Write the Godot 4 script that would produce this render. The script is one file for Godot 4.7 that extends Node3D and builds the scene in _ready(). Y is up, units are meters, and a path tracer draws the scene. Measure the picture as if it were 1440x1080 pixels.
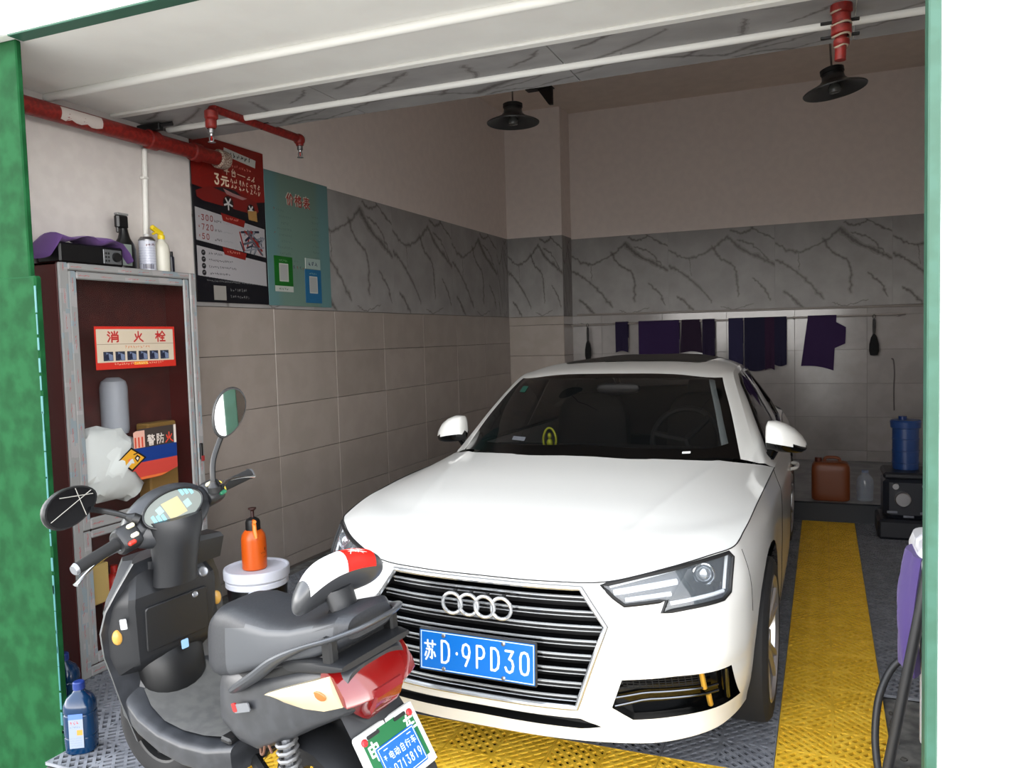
extends Node3D
# A car wash bay in a shop garage: white saloon car, parked electric scooter, tiled walls, slotted floor tiles.

class Geo:
	var p := PackedVector3Array()
	var n := PackedVector3Array()
	var uv := PackedVector2Array()
	func tri(a: Vector3, b: Vector3, c: Vector3) -> void:
		p.append(a); p.append(b); p.append(c)
	func quad(a: Vector3, b: Vector3, c: Vector3, d: Vector3) -> void:
		tri(a, b, c); tri(a, c, d)
	func quv(a: Vector3, b: Vector3, c: Vector3, d: Vector3, r := Rect2(0, 0, 1, 1)) -> void:
		# a = lower left, b = lower right, c = upper right, d = upper left
		quad(a, b, c, d)
		var u0 := Vector2(r.position.x, r.end.y); var u1 := r.end; var u2 := Vector2(r.end.x, r.position.y); var u3 := r.position
		for q in [u0, u1, u2, u0, u2, u3]: uv.append(q)
	func add(g: Geo, xf := Transform3D()) -> void:
		for v in g.p: p.append(xf * v)
	func flipz() -> void:
		for i in p.size(): p[i] = Vector3(p[i].x, p[i].y, -p[i].z)
		for i in n.size(): n[i] = Vector3(n[i].x, n[i].y, -n[i].z)
		turn(0)
	func turn(from: int) -> void:   # reverses the triangles added since
		for t in range(from, p.size(), 3):
			var q := p[t + 1]; p[t + 1] = p[t + 2]; p[t + 2] = q
			if n.size() == p.size(): q = n[t + 1]; n[t + 1] = n[t + 2]; n[t + 2] = q
			if uv.size() == p.size(): var w := uv[t + 1]; uv[t + 1] = uv[t + 2]; uv[t + 2] = w

var taken := {}
var group_parent: Node3D

func mat(c: Color, rough := 0.6, metal := 0.0, more := {}) -> StandardMaterial3D:
	var m := StandardMaterial3D.new()
	m.albedo_color = c; m.roughness = rough; m.metallic = metal
	m.cull_mode = BaseMaterial3D.CULL_DISABLED
	for k in more: m.set(k, more[k])
	return m

func noise_tex(seed_: int, freq: float, a: Color, b: Color, size := 256, oct := 4, lo := 0.3, hi := 0.7) -> NoiseTexture2D:
	var fn := FastNoiseLite.new(); fn.seed = seed_; fn.frequency = freq; fn.fractal_octaves = oct
	var t := NoiseTexture2D.new(); t.width = size; t.height = size; t.seamless = true; t.noise = fn
	var g := Gradient.new(); g.set_color(0, a); g.set_color(1, b); g.set_offset(0, lo); g.set_offset(1, hi)
	t.color_ramp = g
	return t

func bump_tex(seed_: int, freq: float, strength := 2.0, size := 256) -> NoiseTexture2D:
	var fn := FastNoiseLite.new(); fn.seed = seed_; fn.frequency = freq; fn.fractal_octaves = 4
	var t := NoiseTexture2D.new(); t.width = size; t.height = size; t.seamless = true; t.noise = fn
	t.as_normal_map = true; t.bump_strength = strength
	return t

func tri_mat(tex: Texture2D, scale: float, rough := 0.6, more := {}) -> StandardMaterial3D:
	var m := mat(Color.WHITE, rough, 0.0, more)
	m.albedo_texture = tex; m.uv1_triplanar = true; m.uv1_world_triplanar = true; m.uv1_scale = Vector3.ONE * scale
	return m

func smooth_normals(p: PackedVector3Array, angle: float) -> PackedVector3Array:
	var nt := p.size() / 3
	var fn := PackedVector3Array(); fn.resize(nt)
	var at := {}
	for t in nt:
		var c := (p[t * 3 + 2] - p[t * 3]).cross(p[t * 3 + 1] - p[t * 3])
		fn[t] = c
		for k in 3:
			var key := Vector3i((p[t * 3 + k] * 12000.0).round())
			if at.has(key): at[key].append(t)
			else: at[key] = PackedInt32Array([t])
	var out := PackedVector3Array(); out.resize(p.size())
	var cs := cos(deg_to_rad(angle))
	for t in nt:
		var me := fn[t].normalized()
		for k in 3:
			var key := Vector3i((p[t * 3 + k] * 12000.0).round())
			var s := Vector3.ZERO
			for o in at[key]:
				if fn[o].normalized().dot(me) > cs: s += fn[o]
			out[t * 3 + k] = s.normalized() if s.length() > 1e-12 else (me if me.length() > 0.5 else Vector3.UP)
	return out

func to_mesh(g: Geo, angle := 35.0) -> ArrayMesh:
	var a := []; a.resize(Mesh.ARRAY_MAX)
	a[Mesh.ARRAY_VERTEX] = g.p
	a[Mesh.ARRAY_NORMAL] = g.n if g.n.size() == g.p.size() else smooth_normals(g.p, angle)
	if g.uv.size() == g.p.size(): a[Mesh.ARRAY_TEX_UV] = g.uv
	var m := ArrayMesh.new(); m.add_surface_from_arrays(Mesh.PRIMITIVE_TRIANGLES, a)
	return m

func numbered(called: String) -> String:
	if not taken.has(called):
		taken[called] = 0
		return called
	taken[called] += 1
	return "%s_%03d" % [called, taken[called]]

func tag(o: Node, label: String, category: String, group := "") -> Node:
	o.set_meta("label", label); o.set_meta("category", category)
	if group != "": o.set_meta("group", group)
	return o

func thing(called: String, label: String, category: String, at := Vector3.ZERO, turn := 0.0, group := "") -> Node3D:
	var o := Node3D.new(); o.name = numbered(called); add_child(o)
	o.position = at; o.rotation.y = turn
	tag(o, label, category, group)
	return o

# commits a shape as one named mesh; a plain part name repeats with _001, _002
func part(called: String, g: Geo, m: Material, parent: Node = null, angle := 35.0) -> MeshInstance3D:
	return put(called, to_mesh(g, angle), m, parent)

func put(called: String, mesh: Mesh, m: Material, parent: Node = null) -> MeshInstance3D:
	var o := MeshInstance3D.new()
	o.mesh = mesh; o.material_override = m
	o.cast_shadow = GeometryInstance3D.SHADOW_CASTING_SETTING_ON
	if parent == null:
		o.name = numbered(called); add_child(o)
	else:
		var k := 0; var nm := called
		while parent.has_node(NodePath(nm)):
			k += 1; nm = "%s_%03d" % [called, k]
		o.name = nm; parent.add_child(o)
	return o

func struct(called: String, g: Geo, m: Material, parent: Node = null, angle := 35.0) -> MeshInstance3D:
	var o := part(called, g, m, parent, angle)
	if parent == null: o.set_meta("kind", "structure")
	return o

# ---------- shapes
func box(g: Geo, c: Vector3, s: Vector3, b := 0.0, xf := Transform3D()) -> void:
	var h := s * 0.5
	b = minf(b, minf(h.x, minf(h.y, h.z)) * 0.95)
	var P := func(sx: int, sy: int, sz: int, ax: int) -> Vector3:
		var v := Vector3(sx * (h.x - b), sy * (h.y - b), sz * (h.z - b))
		v[ax] = [sx * h.x, sy * h.y, sz * h.z][ax]
		return xf * (c + v)
	for ax in 3:
		for sg in [-1, 1]:
			var q := []
			for k in [[-1, -1], [1, -1], [1, 1], [-1, 1]]:
				var s3 := [0, 0, 0]; s3[ax] = sg; s3[(ax + 1) % 3] = k[0]; s3[(ax + 2) % 3] = k[1]
				q.append(P.call(s3[0], s3[1], s3[2], ax))
			if sg > 0: g.quad(q[0], q[3], q[2], q[1])
			else: g.quad(q[0], q[1], q[2], q[3])
	if b <= 0.0: return
	for ax in 3:   # edges along ax
		var u := (ax + 1) % 3; var w := (ax + 2) % 3
		for su in [-1, 1]:
			for sw in [-1, 1]:
				var f := func(sa: int, face: int) -> Vector3:
					var s3 := [0, 0, 0]; s3[ax] = sa; s3[u] = su; s3[w] = sw
					return P.call(s3[0], s3[1], s3[2], face)
				var a0: Vector3 = f.call(-1, u); var a1: Vector3 = f.call(1, u); var b0: Vector3 = f.call(-1, w); var b1: Vector3 = f.call(1, w)
				if su * sw > 0: g.quad(a0, b0, b1, a1)
				else: g.quad(a0, a1, b1, b0)
	for sx in [-1, 1]:
		for sy in [-1, 1]:
			for sz in [-1, 1]:
				var a: Vector3 = P.call(sx, sy, sz, 0); var d: Vector3 = P.call(sx, sy, sz, 1); var e: Vector3 = P.call(sx, sy, sz, 2)
				if sx * sy * sz > 0: g.tri(a, e, d)
				else: g.tri(a, d, e)

func gbox(c: Vector3, s: Vector3, b := 0.0) -> Geo:
	var g := Geo.new(); box(g, c, s, b); return g

func lathe(g: Geo, prof: Array, seg := 24, xf := Transform3D()) -> void:   # prof of Vector2(radius, y), from bottom to top
	for i in prof.size() - 1:
		for k in seg:
			var a0 := TAU * k / seg; var a1 := TAU * (k + 1) / seg
			var A := Vector3(prof[i].x * cos(a0), prof[i].y, prof[i].x * sin(a0)); var B := Vector3(prof[i].x * cos(a1), prof[i].y, prof[i].x * sin(a1))
			var C := Vector3(prof[i + 1].x * cos(a1), prof[i + 1].y, prof[i + 1].x * sin(a1)); var D := Vector3(prof[i + 1].x * cos(a0), prof[i + 1].y, prof[i + 1].x * sin(a0))
			if prof[i].x > 1e-6: g.tri(xf * A, xf * B, xf * C)
			if prof[i + 1].x > 1e-6: g.tri(xf * A, xf * C, xf * D)

func along(axis: Vector3, at := Vector3.ZERO) -> Transform3D:   # turns +y to the axis
	var y := axis.normalized(); var x := y.cross(Vector3(0.31, 0.2, 0.93) if absf(y.z) < 0.8 else Vector3(0.9, 0.3, 0.1)).normalized()
	return Transform3D(Basis(x, y, x.cross(y)), at)

func loft(g: Geo, rings: Array, closed := true, caps := true) -> void:
	var m: int = rings[0].size()
	for i in rings.size() - 1:
		for k in (m if closed else m - 1):
			var k1 := (k + 1) % m
			g.quad(rings[i][k], rings[i][k1], rings[i + 1][k1], rings[i + 1][k])
	if caps and closed:
		for e in [0, rings.size() - 1]:
			var c := Vector3.ZERO
			for v in rings[e]: c += v
			c /= m
			for k in m:
				if e == 0: g.tri(c, rings[e][(k + 1) % m], rings[e][k])
				else: g.tri(c, rings[e][k], rings[e][(k + 1) % m])

func spline(pts: Array, per := 6, closed := false) -> Array:
	var out := []; var n := pts.size()
	for i in (n if closed else n - 1):
		var p1 = pts[i]; var p2 = pts[(i + 1) % n]
		var p0 = pts[(i - 1 + n) % n] if (closed or i > 0) else p1 * 2.0 - p2
		var p3 = pts[(i + 2) % n] if (closed or i + 2 < n) else p2 * 2.0 - p1
		for k in per:
			var t := float(k) / per
			out.append(0.5 * ((2.0 * p1) + (p2 - p0) * t + (2.0 * p0 - 5.0 * p1 + 4.0 * p2 - p3) * t * t + (3.0 * p1 - p0 - 3.0 * p2 + p3) * t * t * t))
	if not closed: out.append(pts[n - 1])
	return out

func tube(g: Geo, pts: Array, r, seg := 8, closed := false, squash := 1.0, up := Vector3.ZERO) -> void:
	var rings := []; var prev := up; var n := pts.size()
	for i in n:
		var d: Vector3 = (pts[(i + 1) % n] - pts[(i - 1 + n) % n]) if closed else (pts[mini(i + 1, n - 1)] - pts[maxi(i - 1, 0)])
		d = d.normalized()
		if prev == Vector3.ZERO: prev = Vector3.UP if absf(d.y) < 0.9 else Vector3.RIGHT
		var x := (prev - d * prev.dot(d)).normalized(); prev = x
		var y := x.cross(d)
		var rr: float = r[i] if r is Array else r
		var ring := []
		for k in seg:
			var a := TAU * k / seg
			ring.append(pts[i] + x * cos(a) * rr * squash + y * sin(a) * rr)
		rings.append(ring)
	if closed: rings.append(rings[0])
	loft(g, rings, true, not closed)

func gtube(pts: Array, r, seg := 8, closed := false, squash := 1.0, up := Vector3.ZERO) -> Geo:
	var g := Geo.new(); tube(g, pts, r, seg, closed, squash, up); return g

func blob(g: Geo, c: Vector3, r: Vector3, seg := 20, rows := 12, xf := Transform3D(), e := 1.0) -> void:
	var rings := []
	for i in rows + 1:
		var a := -PI / 2 + PI * i / rows
		var ring := []
		for k in seg:
			var b := TAU * k / seg
			var cy := signf(sin(a)) * pow(absf(sin(a)), e); var cr := pow(absf(cos(a)), e)
			ring.append(xf * (c + Vector3(r.x * cr * signf(cos(b)) * pow(absf(cos(b)), e), r.y * cy, r.z * cr * signf(sin(b)) * pow(absf(sin(b)), e))))
		rings.append(ring)
	loft(g, rings, true, false)

# prism of a flat polygon (x, y) from z = 0 to depth, with a chamfered front rim
func prism(g: Geo, poly: PackedVector2Array, depth: float, xf := Transform3D(), ch := 0.0) -> void:
	var first := g.p.size()
	if Geometry2D.is_polygon_clockwise(poly): poly.reverse()
	var front := poly
	if ch > 0.0:
		var ins := Geometry2D.offset_polygon(poly, -ch, Geometry2D.JOIN_MITER)
		if ins.size() == 1 and ins[0].size() == poly.size():
			front = ins[0]
			if Geometry2D.is_polygon_clockwise(front): front.reverse()
			var bi := 0; var bd := 1e9      # matches the start corner
			for k in front.size():
				var dd := front[k].distance_squared_to(poly[0])
				if dd < bd: bd = dd; bi = k
			var rot := PackedVector2Array()
			for k in front.size(): rot.append(front[(k + bi) % front.size()])
			front = rot
		else: ch = 0.0
	var idx := Geometry2D.triangulate_polygon(front)
	for t in range(0, idx.size(), 3):
		var a := front[idx[t]]; var b := front[idx[t + 1]]; var c := front[idx[t + 2]]
		if (b - a).cross(c - a) < 0: var q := b; b = c; c = q
		g.tri(xf * Vector3(a.x, a.y, depth), xf * Vector3(b.x, b.y, depth), xf * Vector3(c.x, c.y, depth))
	idx = Geometry2D.triangulate_polygon(poly)
	for t in range(0, idx.size(), 3):
		var a := poly[idx[t]]; var b := poly[idx[t + 1]]; var c := poly[idx[t + 2]]
		if (b - a).cross(c - a) < 0: var q := b; b = c; c = q
		g.tri(xf * Vector3(a.x, a.y, 0), xf * Vector3(c.x, c.y, 0), xf * Vector3(b.x, b.y, 0))
	var n := poly.size()
	for k in n:
		var a := poly[k]; var b := poly[(k + 1) % n]; var fa := front[k]; var fb := front[(k + 1) % n]
		var z := depth - ch
		g.quad(xf * Vector3(a.x, a.y, 0), xf * Vector3(b.x, b.y, 0), xf * Vector3(b.x, b.y, z), xf * Vector3(a.x, a.y, z))
		if ch > 0.0: g.quad(xf * Vector3(a.x, a.y, z), xf * Vector3(b.x, b.y, z), xf * Vector3(fb.x, fb.y, depth), xf * Vector3(fa.x, fa.y, depth))
	g.turn(first)

func rrect(w: float, h: float, r: float, per := 5, c := Vector2.ZERO) -> PackedVector2Array:
	var out := PackedVector2Array()
	for q in [[1, 1, 0.0], [-1, 1, 90.0], [-1, -1, 180.0], [1, -1, 270.0]]:
		for k in per + 1:
			var a := deg_to_rad(q[2] + 90.0 * k / per)
			out.append(c + Vector2(q[0] * (w / 2 - r) + r * cos(a), q[1] * (h / 2 - r) + r * sin(a)))
	return out

# ---------- smooth patch through a net of points: rows x columns, chord-length Hermite both ways
func herm(p: Array, k: PackedFloat32Array, t: float) -> Vector3:
	var n := p.size(); var i := 0
	while i < n - 2 and t > k[i + 1]: i += 1
	var h := k[i + 1] - k[i]; var s := clampf((t - k[i]) / h, 0, 1)
	var d1: Vector3 = (p[i + 1] - p[i]) / h
	var m0 := d1; var m1 := d1
	if i > 0:
		var h0 := k[i] - k[i - 1]; var d0: Vector3 = (p[i] - p[i - 1]) / h0
		m0 = (d0 * h + d1 * h0) / (h + h0)
	if i < n - 2:
		var h2 := k[i + 2] - k[i + 1]; var d2: Vector3 = (p[i + 2] - p[i + 1]) / h2
		m1 = (d1 * h2 + d2 * h) / (h + h2)
	var s2 := s * s; var s3 := s2 * s
	return p[i] * (2 * s3 - 3 * s2 + 1) + m0 * (h * (s3 - 2 * s2 + s)) + p[i + 1] * (-2 * s3 + 3 * s2) + m1 * (h * (s3 - s2))

func knots(p: Array) -> PackedFloat32Array:
	var k := PackedFloat32Array([0.0])
	for i in p.size() - 1: k.append(k[i] + maxf(p[i + 1].distance_to(p[i]), 1e-4))
	return k

# grid of points; sub[i] = divisions of row interval i (rows are net[i]), nv = divisions per column interval
func patch_grid(net: Array, sub: Array, nv: int, skip_first := false) -> Array:
	var cols: int = net[0].size(); var rows := net.size()
	var mid := []
	for r in net: mid.append(r[cols / 2])
	var ku := knots(mid)
	var mc: Array = net[rows / 2]
	var kv := knots(mc)
	var grid := []
	for i in rows - 1:
		if skip_first and i == 0: continue
		for s in sub[i] + (1 if i == rows - 2 else 0):
			var u := lerpf(ku[i], ku[i + 1], float(s) / sub[i])
			var line := []
			for c in cols:
				var col := []
				for r in net: col.append(r[c])
				line.append(herm(col, ku, u))
			var o := []
			for j in cols - 1:
				for q in nv + (1 if j == cols - 2 else 0):
					o.append(herm(line, kv, lerpf(kv[j], kv[j + 1], float(q) / nv)))
			grid.append(o)
	return grid

func grid_geo(grid: Array, heart := Vector3.ZERO, flat_x0 := false) -> Geo:
	var g := Geo.new(); var R := grid.size(); var C: int = grid[0].size()
	var mi := R / 2; var mj := C / 2
	var mn: Vector3 = (grid[mi + 1][mj] - grid[mi][mj]).cross(grid[mi][mj + 1] - grid[mi][mj])
	var flip := mn.dot(grid[mi][mj] - heart) < 0
	var nn := []
	for i in R:
		var row := []
		for j in C:
			var du: Vector3 = grid[mini(i + 1, R - 1)][j] - grid[maxi(i - 1, 0)][j]
			var dv: Vector3 = grid[i][mini(j + 1, C - 1)] - grid[i][maxi(j - 1, 0)]
			var n := du.cross(dv).normalized()
			if flip: n = -n
			if flat_x0 and absf(grid[i][j].x) < 1e-4: n.x = 0; n = n.normalized()
			row.append(n)
		nn.append(row)
	for i in R - 1:
		for j in C - 1:
			var q := [[i, j], [i + 1, j + 1], [i + 1, j], [i, j], [i, j + 1], [i + 1, j + 1]]
			if flip: q = [[i, j], [i + 1, j], [i + 1, j + 1], [i, j], [i + 1, j + 1], [i, j + 1]]
			for e in q:
				g.p.append(grid[e[0]][e[1]]); g.n.append(nn[e[0]][e[1]])
	return g

func proj2(v: Vector3, ax: int) -> Vector2:   # ax 2: front view, 0: side view (z, y), 1: plan (x, z)
	return Vector2(v.x, v.y) if ax == 2 else (Vector2(v.z, v.y) if ax == 0 else Vector2(v.x, v.z))

# keeps what lies inside (or outside) the polygon, seen along the axis; lo..hi bounds on z restrict where the cut applies
func trim(g: Geo, poly: PackedVector2Array, ax: int, inside: bool, zlo := -100.0, zhi := 100.0) -> Geo:
	var o := Geo.new()
	var bb := Rect2(poly[0], Vector2.ZERO)
	for v in poly: bb = bb.expand(v)
	for t in range(0, g.p.size(), 3):
		var a := proj2(g.p[t], ax); var b := proj2(g.p[t + 1], ax); var c := proj2(g.p[t + 2], ax)
		var zc := (g.p[t].z + g.p[t + 1].z + g.p[t + 2].z) / 3.0
		var r := Rect2(a, Vector2.ZERO).expand(b).expand(c)
		var off := zc < zlo or zc > zhi or not r.grow(1e-5).intersects(bb, true)
		if off:
			if not inside: _keep(o, g, t)
			continue
		var crossed := false
		var rr := r.grow(2e-5)
		for k in poly.size():
			var s0 := poly[k]; var s1 := poly[(k + 1) % poly.size()]
			if rr.has_point(s0) or rr.has_point(s1): crossed = true; break
			if maxf(s0.x, s1.x) < rr.position.x or minf(s0.x, s1.x) > rr.end.x or maxf(s0.y, s1.y) < rr.position.y or minf(s0.y, s1.y) > rr.end.y: continue
			var d := s1 - s0; var pos := 0; var neg := 0
			for c4 in [rr.position, rr.end, Vector2(rr.position.x, rr.end.y), Vector2(rr.end.x, rr.position.y)]:
				if d.cross(c4 - s0) >= 0: pos += 1
				else: neg += 1
			if pos > 0 and neg > 0: crossed = true; break
		if not crossed:
			if Geometry2D.is_point_in_polygon((a + b + c) / 3.0, poly) == inside: _keep(o, g, t)
			continue
		var area := absf((b - a).cross(c - a))
		if area < 1e-9:
			if Geometry2D.is_point_in_polygon((a + b + c) / 3.0, poly) == inside: _keep(o, g, t)
			continue
		var tri := PackedVector2Array([a, b, c])
		var res := Geometry2D.intersect_polygons(tri, poly) if inside else Geometry2D.clip_polygons(tri, poly)
		if not inside and res.size() == 1 and res[0].size() == 3:
			var same := 0
			for v in res[0]:
				for w in tri:
					if v.distance_squared_to(w) < 1e-10: same += 1
			if same == 3: _keep(o, g, t); continue
		var cw := (b - a).cross(c - a) < 0
		for pl in res:
			if pl.size() < 3: continue
			var idx := Geometry2D.triangulate_polygon(pl)
			for k in range(0, idx.size(), 3):
				var q := [pl[idx[k]], pl[idx[k + 1]], pl[idx[k + 2]]]
				var ar: float = (q[1] - q[0]).cross(q[2] - q[0])
				if absf(ar) < 1e-10: continue
				if (ar < 0) != cw: q = [q[0], q[2], q[1]]
				for v in q:
					var den := (b - a).cross(c - a)
					var wb: float = (v - a).cross(c - a) / den; var wc: float = (b - a).cross(v - a) / den
					o.p.append(g.p[t] * (1 - wb - wc) + g.p[t + 1] * wb + g.p[t + 2] * wc)
					o.n.append((g.n[t] * (1 - wb - wc) + g.n[t + 1] * wb + g.n[t + 2] * wc).normalized())
	return o

func _keep(o: Geo, g: Geo, t: int) -> void:
	for k in 3:
		o.p.append(g.p[t + k]); o.n.append(g.n[t + k])

# the point of the surface that shows at v, seen along the axis (the front-most for ax 2, the outermost for ax 0)
func lift(g: Geo, v: Vector2, ax: int, zlo := -100.0, zhi := 100.0) -> Vector3:
	var best := Vector3.INF; var bd := 1e9; var near := Vector3.ZERO; var nd := 1e9
	for t in range(0, g.p.size(), 3):
		var zc := g.p[t].z
		if zc < zlo or zc > zhi: continue
		var a := proj2(g.p[t], ax); var b := proj2(g.p[t + 1], ax); var c := proj2(g.p[t + 2], ax)
		var dd := a.distance_squared_to(v)
		if dd < nd: nd = dd; near = g.p[t]
		if dd > 0.04: continue
		var den := (b - a).cross(c - a)
		if absf(den) < 1e-9: continue
		var wb := (v - a).cross(c - a) / den; var wc := (b - a).cross(v - a) / den
		if wb < -1e-3 or wc < -1e-3 or wb + wc > 1.001: continue
		var p := g.p[t] * (1 - wb - wc) + g.p[t + 1] * wb + g.p[t + 2] * wc
		var d := p.z if ax == 2 else (-p.x if ax == 0 else -p.y)
		if d < bd: bd = d; best = p
	return best if best != Vector3.INF else near

func outline(g: Geo, poly: PackedVector2Array, ax: int, step := 0.025, zlo := -100.0, zhi := 100.0) -> Array:
	var out := []
	for i in poly.size():
		var a := poly[i]; var b := poly[(i + 1) % poly.size()]
		var n := maxi(1, int(a.distance_to(b) / step))
		for k in n: out.append(lift(g, a.lerp(b, float(k) / n), ax, zlo, zhi))
	return out

func mirrored(g: Geo) -> Geo:   # the same shape and its mirror image across x = 0
	var o := Geo.new(); o.p = g.p.duplicate(); o.n = g.n.duplicate()
	for t in range(0, g.p.size(), 3):
		for k in [0, 2, 1]:
			o.p.append(g.p[t + k] * Vector3(-1, 1, 1))
			if g.n.size() == g.p.size(): o.n.append(g.n[t + k] * Vector3(-1, 1, 1))
	return o

func one_side(g: Geo, s: int) -> Geo:
	if s > 0: return g
	var o := Geo.new()
	for t in range(0, g.p.size(), 3):
		for k in [0, 2, 1]:
			o.p.append(g.p[t + k] * Vector3(-1, 1, 1))
			if g.n.size() == g.p.size(): o.n.append(g.n[t + k] * Vector3(-1, 1, 1))
	return o

func shifted(g: Geo, v: Vector3) -> Geo:
	var o := Geo.new(); o.n = g.n.duplicate(); o.p = g.p.duplicate()
	for i in o.p.size(): o.p[i] += v
	return o

func inset(g: Geo, d: float) -> Geo:
	var o := Geo.new(); o.n = g.n.duplicate(); o.p = g.p.duplicate()
	for i in o.p.size(): o.p[i] -= g.n[i] * d
	return o

# ---------- drawing into images
func new_img(w: int, h: int, c: Color) -> Image:
	var im := Image.create(w, h, false, Image.FORMAT_RGBA8); im.fill(c); return im

func seg(im: Image, a: Vector2, b: Vector2, w: float, c: Color) -> void:
	var r := w / 2.0 + 1.0
	for y in range(maxi(0, int(minf(a.y, b.y) - r)), mini(im.get_height(), int(maxf(a.y, b.y) + r) + 1)):
		for x in range(maxi(0, int(minf(a.x, b.x) - r)), mini(im.get_width(), int(maxf(a.x, b.x) + r) + 1)):
			var p := Vector2(x + 0.5, y + 0.5)
			var k := clampf(w / 2.0 + 0.5 - Geometry2D.get_closest_point_to_segment(p, a, b).distance_to(p), 0, 1)
			if k > 0: im.set_pixel(x, y, im.get_pixel(x, y).lerp(c, k * c.a))

func fill_poly(im: Image, poly: Array, c: Color) -> void:
	var pp := PackedVector2Array(poly)
	var bb := Rect2(pp[0], Vector2.ZERO)
	for v in pp: bb = bb.expand(v)
	for y in range(maxi(0, int(bb.position.y)), mini(im.get_height(), int(bb.end.y) + 1)):
		for x in range(maxi(0, int(bb.position.x)), mini(im.get_width(), int(bb.end.x) + 1)):
			if Geometry2D.is_point_in_polygon(Vector2(x + 0.5, y + 0.5), pp): im.set_pixel(x, y, Color(c, 1) if c.a >= 1 else im.get_pixel(x, y).lerp(c, c.a))

func rect(im: Image, x: float, y: float, w: float, h: float, c: Color) -> void:
	im.fill_rect(Rect2i(int(x), int(y), int(w), int(h)), c)

# strokes of one sign: "x,y x,y;x,y x,y" on a 100 x 100 square
func strokes(s: String) -> Array:
	var out := []
	for st in s.split(";"):
		var line := []
		for pt in st.strip_edges().split(" ", false):
			var q := pt.split(","); line.append(Vector2(q[0].to_float(), q[1].to_float()))
		out.append(line)
	return out

func write(im: Image, s: String, r: Rect2, w: float, c: Color) -> void:
	if not SIGNS.has(s): return
	for line in strokes(SIGNS[s]):
		for i in maxi(1, line.size() - 1):
			var a: Vector2 = line[i]; var b: Vector2 = line[mini(i + 1, line.size() - 1)]
			seg(im, r.position + a * r.size / 100.0, r.position + b * r.size / 100.0, w, c)

func write_row(im: Image, text: String, x: float, y: float, w: float, h: float, gap: float, pen: float, c: Color) -> void:
	for ch in text:
		if ch != " ": write(im, ch, Rect2(x, y, w, h), pen, c)
		x += w + gap

# small print too fine to read: rows of short dashes
func small_print(im: Image, x: float, y: float, w: float, h: float, c: Color, rng: RandomNumberGenerator) -> void:
	var cx := x
	while cx < x + w - h:
		for k in 3:
			var a := Vector2(cx + rng.randf() * h * 0.8, y + rng.randf() * h); var b := Vector2(cx + rng.randf() * h * 0.8, y + rng.randf() * h)
			seg(im, a, b, h * 0.16, c)
		cx += h * 1.15

func tex(im: Image) -> ImageTexture:
	im.generate_mipmaps()
	return ImageTexture.create_from_image(im)

func print_mat(im: Image, rough := 0.5) -> StandardMaterial3D:
	var m := mat(Color.WHITE, rough); m.albedo_texture = tex(im); return m

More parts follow.
